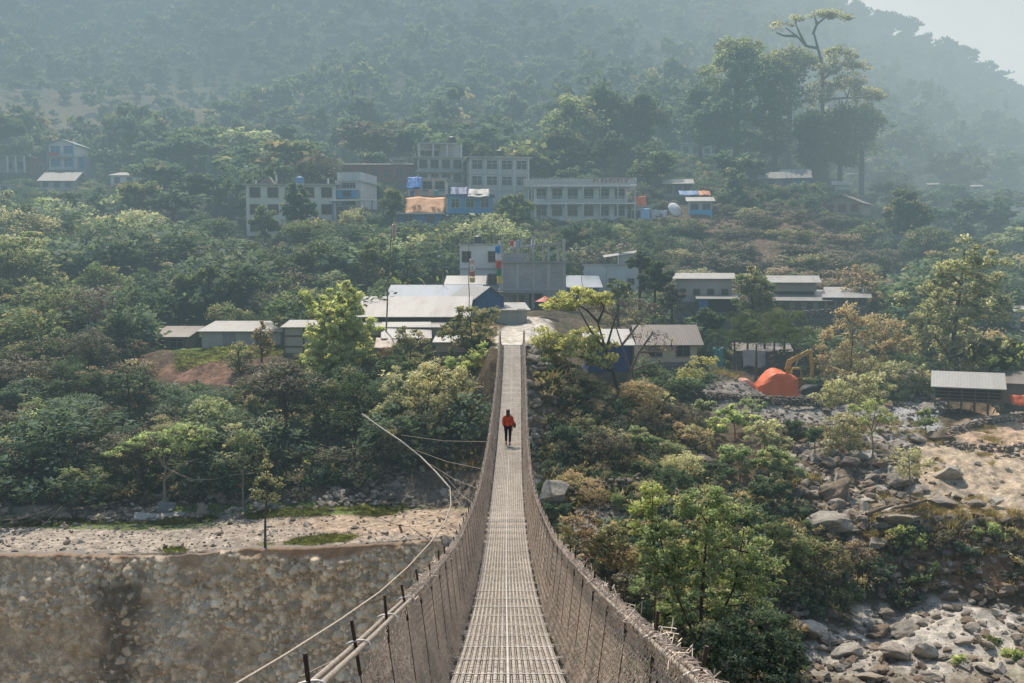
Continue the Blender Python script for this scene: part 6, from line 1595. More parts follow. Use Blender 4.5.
# ------------------------------------------------------------------ rocks
def rock_mesh(seed, mat, sub=4, cuts=14, flat=1.0, smoothn=.10):
    import bmesh
    rg = np.random.default_rng(seed); bm = bmesh.new(); bmesh.ops.create_icosphere(bm, subdivisions=sub, radius=1)
    V = np.array([v.co[:] for v in bm.verts])
    for _ in range(cuts):
        n = rg.normal(0, 1, 3); n /= np.linalg.norm(n); d = rg.uniform(.42, .82)
        over = np.clip(V @ n - d, 0, None); V = V - over[:, None] * n * .98
    for o, a in ((1.6, .20), (4, .06), (9, .025)):
        V = V * (1 + a * (vnoise(V[:, 0] * o + seed, V[:, 1] * o + V[:, 2] * o * 1.7, seed) + vnoise(V[:, 2] * o + 9, V[:, 0] * o - V[:, 1] * o, seed + 3))[:, None])
    V *= np.array([1, .85, .75 * flat])
    for v, c in zip(bm.verts, V): v.co = c
    me = bpy.data.meshes.new('boulder'); bm.to_mesh(me); bm.free(); me.materials.append(mat)
    return me
ROCKS = {m: [rock_mesh(i * 7 + j * 31, {'g': ROCK, 'd': ROCKD, 'p': ROCKP, 'w': ROCKW}[m]) for i in range(3)] for j, m in enumerate('gdpw')}
def boulder(label, px, pyb, w, h, mk='g', Y=None, tilt=.2, group=None, v=None):
    if Y is None:    # where the ray through that point meets the ground
        ys = np.linspace(42, 110, 700); dz = terr(xat(px, ys), ys) - np.array([zat(pyb, y) for y in ys]); idx = np.where(dz > 0)[0]
        Y = ys[idx[0]] if len(idx) else 60
    me = ROCKS[mk][random.randrange(3) if v is None else v]
    o = link(bpy.data.objects.new('boulder', me)); W = w * Y / FL; H = h * Y / FL
    p = at(px, pyb, Y); o.location = (p.x, Y, p.z + H * .38)
    o.scale = (W * .56, W * random.uniform(.45, .6), H * .78); o.rotation_euler = (random.uniform(-tilt, tilt), random.uniform(-tilt, tilt), random.uniform(-.6, .6))
    tag(o, label, 'boulder', group); return o
BL_ = [
 ('large dark brown tilted boulder beside the flat-topped sapling', 836, 501, 40, 27, 'w'),
 ('cracked grey boulder left of the foot of the small bare-earth sapling', 896, 490, 30, 19, 'g'),
 ('brown boulder above the large dark tilted one', 847, 470, 24, 16, 'd'),
 ('pale boulder next to the trunk of the flat-topped sapling', 866, 461, 22, 13, 'p'),
 ('dark round boulder below the pebbly ground left of the olive bush', 797, 442, 27, 20, 'd'),
 ('pale upright boulder just right of the dark round one', 811, 453, 15, 16, 'p'),
 ('smooth brown boulder at the left end of the dry stone wall', 941, 443, 33, 18, 'w'),
 ('low grey boulder left of the smooth brown one by the stone wall', 917, 442, 21, 11, 'g'),
 ('broad pale boulder in the middle of the bare earth terrace', 952, 479, 34, 18, 'p'),
 ('large grey boulder under the tallest sparse tree', 904, 389, 32, 21, 'g'),
 ('pale squarish boulder left of the legs of the open hut', 928, 413, 22, 13, 'p'),
 ('flat brown boulder behind the cracked grey boulder', 876, 467, 26, 11, 'w'),
 ('small pale boulder between the tilted boulder and the cracked one', 881, 493, 16, 10, 'p'),
 ('long low grey boulder right of the bare-earth sapling', 922, 491, 18, 8, 'g'),
 ('flat slab lying at the foot of the large dark tilted boulder', 866, 502, 30, 6, 'p'),
 ('largest pale grey boulder at the rim of the right bank', 828, 531, 48, 25, 'p'),
 ('wide flat slab at the rim beside the fallen logs', 894, 523, 44, 14, 'g'),
 ('angular slab pile piece right of the fallen logs', 941, 508, 37, 16, 'g'),
 ('small dark boulder behind the angular slab', 956, 501, 14, 8, 'd'),
 ('pointed boulder at the right of the angular slab', 973, 508, 21, 10, 'g'),
 ('pale boulder near the right edge on the bare earth rim', 996, 505, 17, 10, 'p'),
 ('pale wedge-shaped boulder sticking out of the right bank', 875, 549, 21, 15, 'p'),
 ('dull grey boulder lower on the bank under the wedge-shaped one', 879, 574, 25, 14, 'g'),
 ('white-grey boulder at the left rim of the riverbed below the dark bush', 812, 635, 34, 16, 'p'),
 ('reddish-brown boulder at the foot of the bank in the riverbed', 879, 636, 26, 15, 'w'),
 ('flat pale boulder in the riverbed below the white-grey one', 847, 656, 33, 14, 'p'),
 ('wide grey boulder in the riverbed right of the flat pale one', 889, 658, 36, 18, 'g'),
 ('grey-brown rock mass behind the tall pale riverbed boulder', 905, 635, 36, 16, 'g'),
 ('tall tilted pale boulder standing in the riverbed', 926, 659, 28, 25, 'p'),
 ('small grey rock at the base of the bank above the reddish one', 885, 618, 18, 12, 'g'),
 ('small upright pink rock at the base of the bank', 904, 610, 10, 13, 'w'),
 ('orange-brown rounded boulder at the foot of the right bank', 989, 597, 20, 13, 'w'),
 ('dark brown boulder left of the orange-brown one', 975, 600, 17, 13, 'w'),
 ('wide dark boulder half buried at the foot of the right bank', 950, 601, 28, 15, 'd'),
 ('rounded brown boulder at the right end of the bank foot', 1008, 593, 16, 13, 'w'),
 ('grey boulder at the far right end of the bank foot', 1021, 591, 14, 11, 'd'),
 ('pale cube-shaped boulder near the end of the right-hand netting', 791, 686, 21, 23, 'p'),
 ('ochre rock in the dark foliage left of the white-grey boulder', 794, 620, 17, 13, 'w'),
 ('brown boulder in shadow at the foot of the largest gully bush', 718, 634, 27, 15, 'd'),
 ('small orange rock above the shadowed boulder in the gully', 742, 617, 13, 8, 'w'),
 ('tall pale boulder just right of the footbridge', 551, 513, 37, 42, 'p'),
 ('shaded dark rock in the hollow among the bushes', 699, 471, 32, 18, 'd'),
 ('small pale rock on the green patch behind the largest gully bush', 768, 508, 16, 6, 'p'),
 ('dark rock at the left rim of the pale terrace', 735, 520, 18, 9, 'd'),
 ('grey rock in the riverbed right of the tall tilted boulder', 962, 645, 20, 9, 'g'),
 ('pale rock by the yellow-green shrub at the bottom right corner', 985, 672, 22, 9, 'p'),
 ('pale riverbed rock left of the tiny yellow-green plant', 935, 678, 26, 9, 'p'),
 ('brown rock at the bottom right edge of the riverbed', 1018, 640, 15, 8, 'w'),
 ('pale stone at the edge of the riverbed left of the flat pale boulder', 822, 650, 16, 8, 'p'),
 ('small white stone at the gully mouth above the cube-shaped boulder', 806, 662, 18, 9, 'p'),
 ('long grey rock in the riverbed near the frame bottom', 868, 680, 34, 10, 'g'),
 ('uppermost dark masonry boulder right of the bridge landing', 534, 362, 18, 9, 'g'),
 ('second dark boulder of the rough steps right of the bridge', 542, 374, 21, 10, 'd'),
 ('third boulder of the rough steps right of the bridge', 534, 388, 20, 10, 'g'),
 ('lowest boulder of the rough steps right of the bridge', 546, 403, 22, 11, 'd'),
 ('grey boulder beside the upper steps right of the bridge', 549, 356, 15, 8, 'd'),
 ('brown boulder by the stream track under the sparse tree', 889, 407, 14, 7, 'w'),
 ('brown rock in front of the pebble bank below the orange heap', 826, 412, 14, 6, 'd'),
 ('dark block on the slope below the hedge left of the bridge, beside the tie ropes', 448, 478, 16, 9, 'w'),
 ('grey rock at the edge of the left gravel terrace under the branch fence', 92, 521, 14, 7, 'g'),
 ('dark rock beside the grey boards on the left terrace', 120, 516, 13, 8, 'd'),
 ('pale rock left of the white sheet on the left terrace', 108, 521, 9, 5, 'p'),
]
BOBJ = [boulder(*b) for b in BL_]

def stone_wall(label, pts, h, thick=.5, mat=ROCK, size=.28, seed=0, cat='stone wall', name='dry_stone_wall'):
    """rough stones stacked in courses along a path"""
    rg = np.random.default_rng(seed); P = [np.array(tuple(at(*p))) for p in pts]
    base = rock_mesh(seed + 3, mat, sub=2, cuts=6); bv = np.array([v.co[:] for v in base.vertices]); bf = np.array([p.vertices[:] for p in base.polygons])
    bpy.data.meshes.remove(base); parts = []
    o = P[0].copy()
    for a, b in zip(P[:-1], P[1:]):
        Ls = np.linalg.norm(b - a); n = max(2, int(Ls / size)); 
        for lev in range(max(1, int(h / (size * .62)))):
            for r in range(2):
                for k in range(n):
                    if lev * size * .62 > h * rg.uniform(.6, 1.15): continue
                    t = (k + rg.uniform(0, 1)) / n; p = a * (1 - t) + b * t + np.array([0, r * thick * .5 + rg.uniform(-.06, .06), 0]); 
                    p[2] += lev * size * .62 + rg.uniform(-.03, .03)
                    sc = size * rg.uniform(.42, .85) * np.array([1, .8, .62]); th = rg.uniform(0, PI); c, s = math.cos(th), math.sin(th)
                    R3 = np.array([[c, -s, 0], [s, c, 0], [0, 0, 1]]); til = rg.uniform(-.3, .3); R2 = np.array([[math.cos(til), 0, math.sin(til)], [0, 1, 0], [-math.sin(til), 0, math.cos(til)]])
                    parts.append(((bv * sc) @ (R3 @ R2).T + p - o, bf))
    V, F = cat_vf(parts); ob = obj_np(name, V, F, mat); ob.location = o
    return tag(ob, label, cat)
def gp(px, py):
    ys = np.linspace(42, 110, 700); dz = terr(xat(px, ys), ys) - np.array([zat(py, y) for y in ys]); idx = np.where(dz > 0)[0]
    return (px, py, float(ys[idx[0]]) if len(idx) else 60.)
stone_wall('dry stone wall running from the brown boulder up past the open hut', [gp(950, 436), gp(975, 428), gp(1000, 424), gp(1040, 416)], .95, .6, ROCK, .42, 1)
stone_wall('lower tumbled dry stone wall in front of the one by the open hut', [gp(948, 447), gp(975, 449), gp(1005, 452), gp(1040, 446)], .65, .6, ROCK, .40, 2)
stone_wall('low dark pebble wall below the orange tarpaulin heap', [gp(668, 397), gp(720, 401), gp(770, 404), gp(826, 406)], .8, .6, ROCKD, .30, 3)
stone_wall('dark dry stone wall right of the tall pale boulder by the footbridge', [gp(566, 506), gp(590, 503), gp(620, 500), gp(642, 494)], 1.5, .6, ROCKD, .36, 4)
stone_wall('old stone wall at the back of the left gravel terrace', [gp(70, 517), gp(100, 512), gp(128, 506)], .7, .6, ROCKD, .32, 5)
stone_wall('stone terrace wall under the two-tier timber house', [(766, 318, 104), (800, 318, 104), (832, 316, 104)], 1.0, .5, ROCKD, .34, 6)
stone_wall('stone retaining wall behind the yellow excavator', [(772, 366, 90), (800, 364, 90), (826, 366, 90)], 1.6, .5, ROCKD, .36, 7)

# loose stone in countless pieces
def spots(n, pxr, Yr, seed, cond=None):
    rg = np.random.default_rng(seed); Y = np.sqrt(rg.uniform(Yr[0]**2, Yr[1]**2, n)); px = rg.uniform(pxr[0], pxr[1], n); X = xat(px, Y)
    if cond is not None:
        m = cond(px, Y, X, rg); px, Y, X = px[m], Y[m], X[m]
    Z = terr(X, Y); return np.stack([X, Y, Z], 1), rg
def rubble(name, label, groups, srcs, seed):
    P = []; S = []
    for n, pxr, Yr, (a, b), cond in groups:
        p, rg = spots(n, pxr, Yr, seed, cond); seed += 1
        s = a + (b - a) * rg.random(len(p)) ** 3.5; P.append(p + [0, 0, 0] + np.stack([0 * s, 0 * s, s * .1], 1)); S.append(np.stack([s, s * rg.uniform(.7, 1.1, len(s)), s * rg.uniform(.55, .95, len(s))], 1))
    return scatter(name, label, np.concatenate(P), np.concatenate(S), srcs, tilt=.35, seed=seed)
cl = lambda lo, sc, sd: (lambda px, Y, X, rg: (fbm(X / sc, Y / sc, sd, 3) + .35 * rg.random(len(X))) > lo)
ROCK_SRC = [BOBJ[1], BOBJ[3], BOBJ[8], BOBJ[2], BOBJ[0]]
for i, nm in ((0, 'g'), (1, 'p')): pass
rubble('rubble', 'loose grey stones and cobbles strewn over the right terrace, bank and riverbed', [
  (2600, (690, 1200), (44.5, 55.2), (.06, .55), cl(-.05, 3, 1)), (1500, (760, 1200), (55, 58), (.07, .55), None),
  (1900, (760, 1100), (57.5, 76), (.05, .45), cl(.1, 5, 2)), (1300, (790, 920), (58, 70), (.10, .75), cl(.0, 4, 4)), (900, (560, 660), (52, 60), (.06, .40), None), (1500, (650, 860), (73, 86), (.05, .28), None),
  (700, (525, 552), (57, 68), (.10, .6), None), (500, (890, 945), (70, 92), (.06, .35), None), (600, (720, 800), (50, 62), (.06, .4), cl(.05, 3, 8))], [BOBJ[i] for i in (1, 3, 0, 2, 6)], 100)
rubble('gravel', 'fine gravel and small stones on the left terrace and its foot slope', [
  (3000, (-100, 476), (53.3, 62), (.02, .13), None), (1600, (-100, 476), (60.5, 65), (.06, .5), cl(.0, 3, 11)), (700, (330, 480), (62, 68), (.08, .5), cl(.05, 3, 12)), (160, (-60, 470), (53.4, 61), (.1, .34), None)], [BOBJ[i] for i in (1, 3, 2)], 140)

# ------------------------------------------------------------------ grass and undergrowth
def tuft(label, matk, px, Y, blades=60, h=.45, w=.03, spread=.25, seed=0, name='grass_tuft'):
    rg = np.random.default_rng(seed); n = blades
    b = rg.normal(0, spread, (n, 3)); b[:, 2] = 0; d = b * 1.3 + rg.normal(0, .12, (n, 3)); hh = h * rg.uniform(.5, 1.1, n)
    tip = b + d * .6 + np.stack([0 * hh, 0 * hh, hh], 1); mid = b * .5 + tip * .5 + np.stack([0 * hh, 0 * hh, hh * .12], 1) - d * .12
    s = rg.normal(0, 1, (n, 3)); s[:, 2] = 0; s /= np.linalg.norm(s, axis=1)[:, None]; s *= w
    V = np.stack([b - s, b + s, mid + s * .7, mid - s * .7, tip + s * .1, tip - s * .1], 1).reshape(-1, 3)
    i = np.arange(n)[:, None] * 6; F = np.concatenate([i + [0, 1, 2, 3], i + [3, 2, 4, 5]])
    X = xat(px, Y); o = obj_np(name, V, F, L[matk], attrs={'tint': np.repeat(rg.random(n), 6), 'clump': np.repeat(rg.random(n), 6)}); o.location = (X, Y, tz(X, Y) - .02); tag(o, label, 'grass'); return o
tg = tuft('tuft of green grass at the foot of the lone sapling on the left terrace', 'lime', 262, 54.2, 70, .28, .02, .3, 1)
td = tuft('tuft of dry straw-coloured grass on the rim of the right bank', 'ochre', 958, 57.6, 90, .55, .02, .3, 2)
tm = tuft('tuft of green grass on the lawn before the cream metal shed', 'mid', 230, 84.5, 70, .3, .025, .35, 3)
def small_plant(label, matk, px, Y, seed, size, n, name='ground_plant'):
    Ls = [(0, 0, .3, .5, .5, .32), (.35, .1, .25, .35, .35, .25), (-.3, -.1, .28, .38, .35, .3)]
    me, C = crown_mesh('ground_leaves', Ls, n, 16, .22, size, L[matk], .5, .1, seed); X = xat(px, Y)
    o = link(bpy.data.objects.new(name, me)); o.location = (X, Y, tz(X, Y)); tag(o, label, 'plant'); return o
g1 = small_plant('small dark leafy plant in the thicket below the left sheds', 'dark', 250, 70, 1, .17, 420); g2 = small_plant('small green leafy plant on the slope right of the footbridge', 'mid', 640, 58, 2, .17, 420)
g3 = small_plant('small dry brown plant on the slope right of the footbridge', 'ochre', 660, 60.5, 3, .15, 340); g4 = small_plant('small brown withered plant at the foot of the left slope', 'brown', 380, 64.5, 4, .16, 340); g5 = small_plant('small bluish leafy plant at the foot of the left slope', 'cool', 200, 64, 5, .17, 420)
def cover(name, label, groups, srcs, seed):
    P = []; S = []
    for n, pxr, Yr, (a, b), cond in groups:
        p, rg = spots(n, pxr, Yr, seed, cond); seed += 1
        s = rg.uniform(a, b, len(p)); ok = np.array([name in ('grass',) or not blocked(512 + FL * q[0] / q[1], q[2], .6 * t_, q[1], .7 * t_ * FL / q[1]) for q, t_ in zip(p, s)]); p, s = p[ok], s[ok]; P.append(p); S.append(np.stack([s * rg.uniform(.8, 1.3, len(s)), s, s * rg.uniform(.7, 1.2, len(s))], 1))
    return scatter(name, label, np.concatenate(P), np.concatenate(S), srcs, tilt=.2, seed=seed)
nb = lambda px, Y, X, rg: (np.abs(X) > 2.0)
def strip_(px, Y, X, rg): return (fbm(X / 2.5, Y / 1.2, 33, 3) > -.12) & (np.abs(Y - (61.0 + .6 * vnoise(X / 6, X * 0, 4) - np.clip((px - 60) / 300, 0, 1) * .6)) < .42 + .3 * rg.random(len(X)))
def patch_(px, Y, X, rg): return (((px - 318) / 36) ** 2 + ((Y - 54.7) / .8) ** 2 < 1) | (((px - 170) / 14) ** 2 + ((Y - 53.9) / .35) ** 2 < 1) | (((px - 375) / 22) ** 2 + ((Y - 59.8) / 1.0) ** 2 < .9)
cover('grass', 'short green grass growing along the back of the left gravel terrace and on the lawn', [(9000, (-80, 400), (59, 63), (.25, .55), strip_), (6000, (130, 400), (53.4, 61), (.2, .45), patch_),
   (900, (175, 300), (82.5, 86.5), (.3, .5), None), (700, (735, 800), (57.5, 61), (.5, 1.1), None)], [tg, tm], 200)
cover('dry_grass', 'dry straw-coloured grass on the banks right of the footbridge', [(300, (860, 1200), (55.3, 58.6), (.35, .8), cl(.05, 2.5, 21)), (900, (530, 700), (56, 70), (.5, 1.2), nb), (700, (760, 1000), (58, 76), (.35, .8), cl(.22, 3, 23)), (500, (690, 860), (84, 96), (.6, 1.2), None), (500, (390, 490), (62, 70), (.5, 1.0), nb)], [td], 220)
def thick_(px, Y, X, rg): return (np.abs(X) > 1.9) & (fbm(X / 4, Y / 4, 44, 3) > -.25)
cover('undergrowth', 'dense low undergrowth covering the slopes on both sides of the footbridge', [
   (2600, (-150, 484), (63.5, 84), (.8, 1.9), thick_),
   (1000, (540, 700), (50, 68), (.6, 1.4), thick_), (900, (640, 800), (44, 60), (.7, 1.6), None), (140, (780, 1100), (55, 57.4), (.5, 1.3), cl(.05, 3, 47)),], [g1, g2, g3, g4, g5], 240)
h1 = small_plant('dense little dark shrub on the bank above the cream metal shed', 'dark', 215, 98, 11, .085, 1300, 'shrub'); h2 = small_plant('dense little green shrub on the slope behind the two-tier timber house', 'mid', 805, 118, 12, .085, 1300, 'shrub')
h3 = small_plant('dense little brown shrub on the bare bank below the spur', 'brown', 760, 128, 13, .085, 1200, 'shrub'); h4 = small_plant('dense little bluish shrub in the wood at the right', 'cool', 930, 124, 14, .085, 1300, 'shrub'); h5 = small_plant('dense little olive shrub near the banana grove', 'olive', 948, 92, 15, .08, 1200, 'shrub')
cover('undergrowth', 'thick scrub and undergrowth filling the slopes around the village', [(1500, (-150, 484), (84, 104), (1.0, 2.4), lambda px, Y, X, rg: (np.abs(X) > 4) & ((px < 170) | (px > 310) | (Y > 92))), (2600, (-200, 700), (104, 165), (1.4, 3.0), None), (1500, (600, 1200), (98, 170), (1.1, 2.6), lambda px, Y, X, rg: ~((px > 620) & (px < 890) & (Y > 112) & (Y < 164))),
   (800, (820, 1150), (80, 98), (.8, 1.8), lambda px, Y, X, rg: (px < 880) | (px > 945) | (Y > 92)), (400, (640, 790), (86, 98), (.8, 1.6), None)], [h1, h2, h4, h5, h3], 250)
cover('dry_scrub', 'dry brown scrub on the bare bank below the spur', [(900, (615, 895), (112, 166), (.5, 1.4), cl(.0, 8, 51))], [h3, h3, h5], 255)
def hill_(px, Y, X, rg): return np.ones(len(X), bool)
cover('hillside_scrub', 'low scrub covering the ground between the trees of the hillside', [(5500, (-300, 1250), (165, 260), (2.2, 4.5), hill_)], [h1, h2, h4, h3], 260)

# ------------------------------------------------------------------ odds and ends
def slab_piece(label, name, cat, px, py, w, h, Y, mat, rx=0, ry=0, rz=0, th=.03, depth=None):
    k = Y / FL; b = MB().box(-w * k / 2, w * k / 2, 0, th, 0, h * k); o = b.build(name, mat); o.location = at(px, py, Y); o.rotation_euler = (rx, ry, rz); return tag(o, label, cat)
slab_piece('white bent metal sheet lying on the back of the left gravel terrace', 'metal_sheet', 'sheet', 147, 520, 26, 9, 60.7, T_WHITE, -.9, .15, .3)
slab_piece('long narrow pale sheet lying right of the white bent sheet', 'metal_sheet', 'sheet', 172, 516, 24, 5, 61.2, T_LIGHT, -1.0, -.05, 0)
slab_piece('grey weathered board leaning behind the long narrow sheet', 'board', 'board', 166, 514, 18, 12, 62.2, simple('grey_board', (.20, .21, .22), .9, .4, 3), -.25, .05, .1)
slab_piece('tilted grey slab stone standing right of the umbrella tree foot', 'stone_slab', 'slab', 200, 516, 9, 12, 61.6, ROCK, -.2, .35, .3, .15)
slab_piece('pale blue sheet lying behind the lone sapling', 'plastic_sheet', 'sheet', 282, 510, 34, 4, 61.5, simple('pale_blue_sheet', (.33, .40, .46), .5), -1.1, 0, 0)
for i, (px, dx) in enumerate(((444, 0), (452, 1), (460, 2))):
    slab_piece(['left', 'middle', 'right'][i] + ' one of three grey slate slabs leaning at the slope foot by the guy cable', 'slate_slab', 'slab', px, 496, 7, 9, 62, ROCKP, -.7, .35, .2, .06)
slab_piece('short rusty orange post end at the rim of the left terrace', 'marker_post', 'post', 402, 533, 2.2, 9, 54.2, simple('orange_rust', (.30, .12, .05), .8), 0, -.35, 0, .12)
def logs(label, name, pts, r, mat=WOODP, cat='log'):
    o = np.array(tuple(at(*pts[0]))); P = np.array([tuple(at(*p)) for p in pts]) - o; V, F = tube_np(P, r, 7); ob = obj_np(name, V, F, mat, smooth=True); ob.location = o; return tag(ob, label, cat)
logs('longer fallen log at the rim of the right terrace', 'log', [(866, 514, 57.6), (880, 509, 58), (893, 505, 58.4)], [.10, .11, .06], WOOD)
logs('shorter fallen log right of the longer one behind the sapling', 'log', [(895, 508, 58.6), (912, 505, 58.6), (927, 500, 58.9)], [.09, .11, .07], WOOD)
logs('forked dead branch rising from the bushes below the yellow-green shrub', 'dead_branch', [(654, 412, 68), (664, 402, 68), (672, 393, 68), (679, 389, 68)], [.09, .07, .05, .02], BARKD, 'branch')
logs('pale broken pole propped on the umbrella tree at the left', 'broken_pole', [(163, 466, 62.2), (178, 474, 61.8), (194, 480, 61.4)], [.05, .05, .04], BARKP, 'pole')
logs('thin rope running from the broken pole to the loose tree', 'rope', [(194, 480, 61.4), (215, 479, 61.6), (232, 475, 62), (255, 473, 62)], .022, M_PALECABLE, 'rope')
def branch_fence():
    o = at(28, 520, 60.2); r = tag(empty('branch_fence', tuple(o)), 'rough fence of leaning poles and branches at the left edge of the gravel terrace', 'fence'); ov = np.array(o)
    for a in ([(-14, 521, 60.4), (20, 519, 60.3), (52, 509, 60.2)], [(-10, 527, 59.9), (25, 522, 60), (56, 512, 60)], [(24, 530, 60), (44, 517, 60.2), (58, 504, 60.4)], [(36, 531, 59.8), (48, 521, 60), (62, 506, 60.3)], [(28, 516, 60.4), (42, 521, 60.4), (52, 527, 60)]):
        P = np.array([tuple(at(*p)) for p in a]) - ov; V, F = tube_np(P, [.06, .05, .03], 6); obj_np('pole', V, F, BARKP if random.random() < .6 else BARK, r, smooth=True)
branch_fence()

def heap(label, px0, px1, pyt, pyb, Y, col, depth=2.4, seed=0, name='covered_heap'):
    k = Y / FL; W = (px1 - px0) * k / 2; H = (pyb - pyt) * k; n, m = 64, 40
    th, t = np.meshgrid(np.linspace(0, 2 * PI, n, endpoint=False), np.linspace(0, 1, m))
    prof_r = np.interp(t, [0, .12, .55, .85, 1], [1.10, 1.03, .97, .84, 0]); prof_z = np.interp(t, [0, .12, .55, .85, 1], [0, .12, .82, .98, 1.0])
    fold = 1 + .10 * vnoise(np.cos(th) * 2.2 + seed, np.sin(th) * 2.2 + t, seed) + .07 * vnoise(np.cos(th) * 7 + seed, np.sin(th) * 7 + t * 1.2, seed + 1) * (1.3 - t) + .03 * vnoise(np.cos(th) * 16, np.sin(th) * 16 + t, seed + 4)
    sq = (np.abs(np.cos(th)) ** 3.2 + np.abs(np.sin(th)) ** 3.2) ** (-1 / 3.2)
    X = W * prof_r * fold * sq * np.cos(th); Yv = depth / 2 * prof_r * fold * sq * np.sin(th)
    Z = H * prof_z * (1 + .16 * vnoise(X * .8 + seed, Yv * .8, seed) + .10 * np.sin(X * 1.4 + seed)); Z = Z * (1 - .55 * np.clip(X / W * (1 if seed % 2 else -1), 0, 1) ** 1.5) + .14 * H * vnoise(X * 1.7, Yv * 1.7, seed + 7) * (t > .1) + .05 * H * vnoise(X * 5, Yv * 5, seed + 8) * (t > .1)
    i = np.arange(m - 1)[:, None] * n; j = np.arange(n)[None]; j2 = (j + 1) % n
    F = np.stack([i + j, i + j2, i + n + j2, i + n + j], -1).reshape(-1, 4)
    o = obj_np(name, np.stack([X, Yv, Z], -1).reshape(-1, 3), F, cloth(col), smooth=True); o.location = at((px0 + px1) / 2, pyb, Y); keep(px0, pyt, px1, pyb, Y); return tag(o, label, 'tarpaulin')
heap('bright orange tarpaulin draped over a large load on the pebbly ground', 755, 796, 372, 395, 82.5, (.78, .15, .04), 2.6, 2)
heap('faded pinkish-orange tarpaulin over a smaller load left of the bright orange one', 738, 755, 378, 391, 83.5, (.66, .32, .22), 1.6, 5)
heap('black plastic sheet over a low load right of the bright orange tarpaulin', 799, 818, 385, 394, 83, (.03, .028, .03), 1.4, 8)

def excavator():
    Yx = 86; YEL = simple('excavator_yellow', (.50, .30, .045), .5, .3, 3, .1); TR = simple('track_dark', (.05, .045, .04), .9, .4, 8)
    o = at(800, 394, Yx); r = tag(empty('excavator', tuple(o), 0), 'yellow excavator with raised folded arm behind the orange tarpaulin', 'excavator'); k = Yx / FL
    def q(px, py, dy=0): v = at(px, py, Yx) - o; return np.array([v.x, dy, v.z])
    for dy in (-.9, 1.1):
        b = MB(); b.prism([(-1.35, .15), (-1.1, 0), (1.1, 0), (1.35, .15), (1.35, .45), (1.1, .62), (-1.1, .62), (-1.35, .45)], dy - .22, dy + .22); b.build('track', TR, r, bevel=.04)
    b = MB().box(-1.1, 1.15, -.75, 1.0, .64, 1.35); b.build('body', YEL, r, bevel=.06)
    b = MB(); b.prism([(-1.05, 1.352), (-.1, 1.352), (-.1, 2.35), (-.85, 2.35), (-1.05, 1.9)], -.74, .1); c = b.build('cab', YEL, r, bevel=.04)
    MB().box(-.88, -.22, -.765, -.745, 1.55, 2.2).build('window', GLASS, c)
    def arm(pts, w, name, half=.13):
        for (a, b_), ww in zip(zip(pts[:-1], pts[1:]), w):
            d = b_ - a; d = d / np.linalg.norm(d); nrm = np.array([-d[2], 0, d[0]]) * ww / 2; s = np.array([0, half, 0])
            MB().hexa([a - nrm - s, b_ - nrm - s, b_ - nrm + s, a - nrm + s], [a + nrm - s, b_ + nrm - s, b_ + nrm + s, a + nrm + s]).build(name, YEL, r, bevel=.03)
    arm([q(796, 380), q(787, 370), q(790, 360)], [.42, .44], 'boom'); arm([q(789, 362), q(800, 356), q(809, 351)], [.42, .34], 'boom', .12)
    arm([q(810, 350), q(812, 366), q(812, 378)], [.34, .28], 'stick', .10)
    b = MB(); b.bar(q(793, 372, -.2), q(797, 360, -.2), .05); b.bar(q(797, 360, -.2), q(803, 356, -.2), .03); b.build('ram', M_STEEL, r)
    b = MB(); c = q(811, 379); b.prism([(c[0] - .30, c[2] + .1), (c[0] + .25, c[2] + .15), (c[0] + .38, c[2] - .35), (c[0] + .1, c[2] - .65), (c[0] - .45, c[2] - .45)], -.4, .4); b.build('bucket', simple('bucket_yellow', (.34, .21, .06), .7), r, bevel=.03)
excavator()
#keep(783, 350, 815, 394, 86)

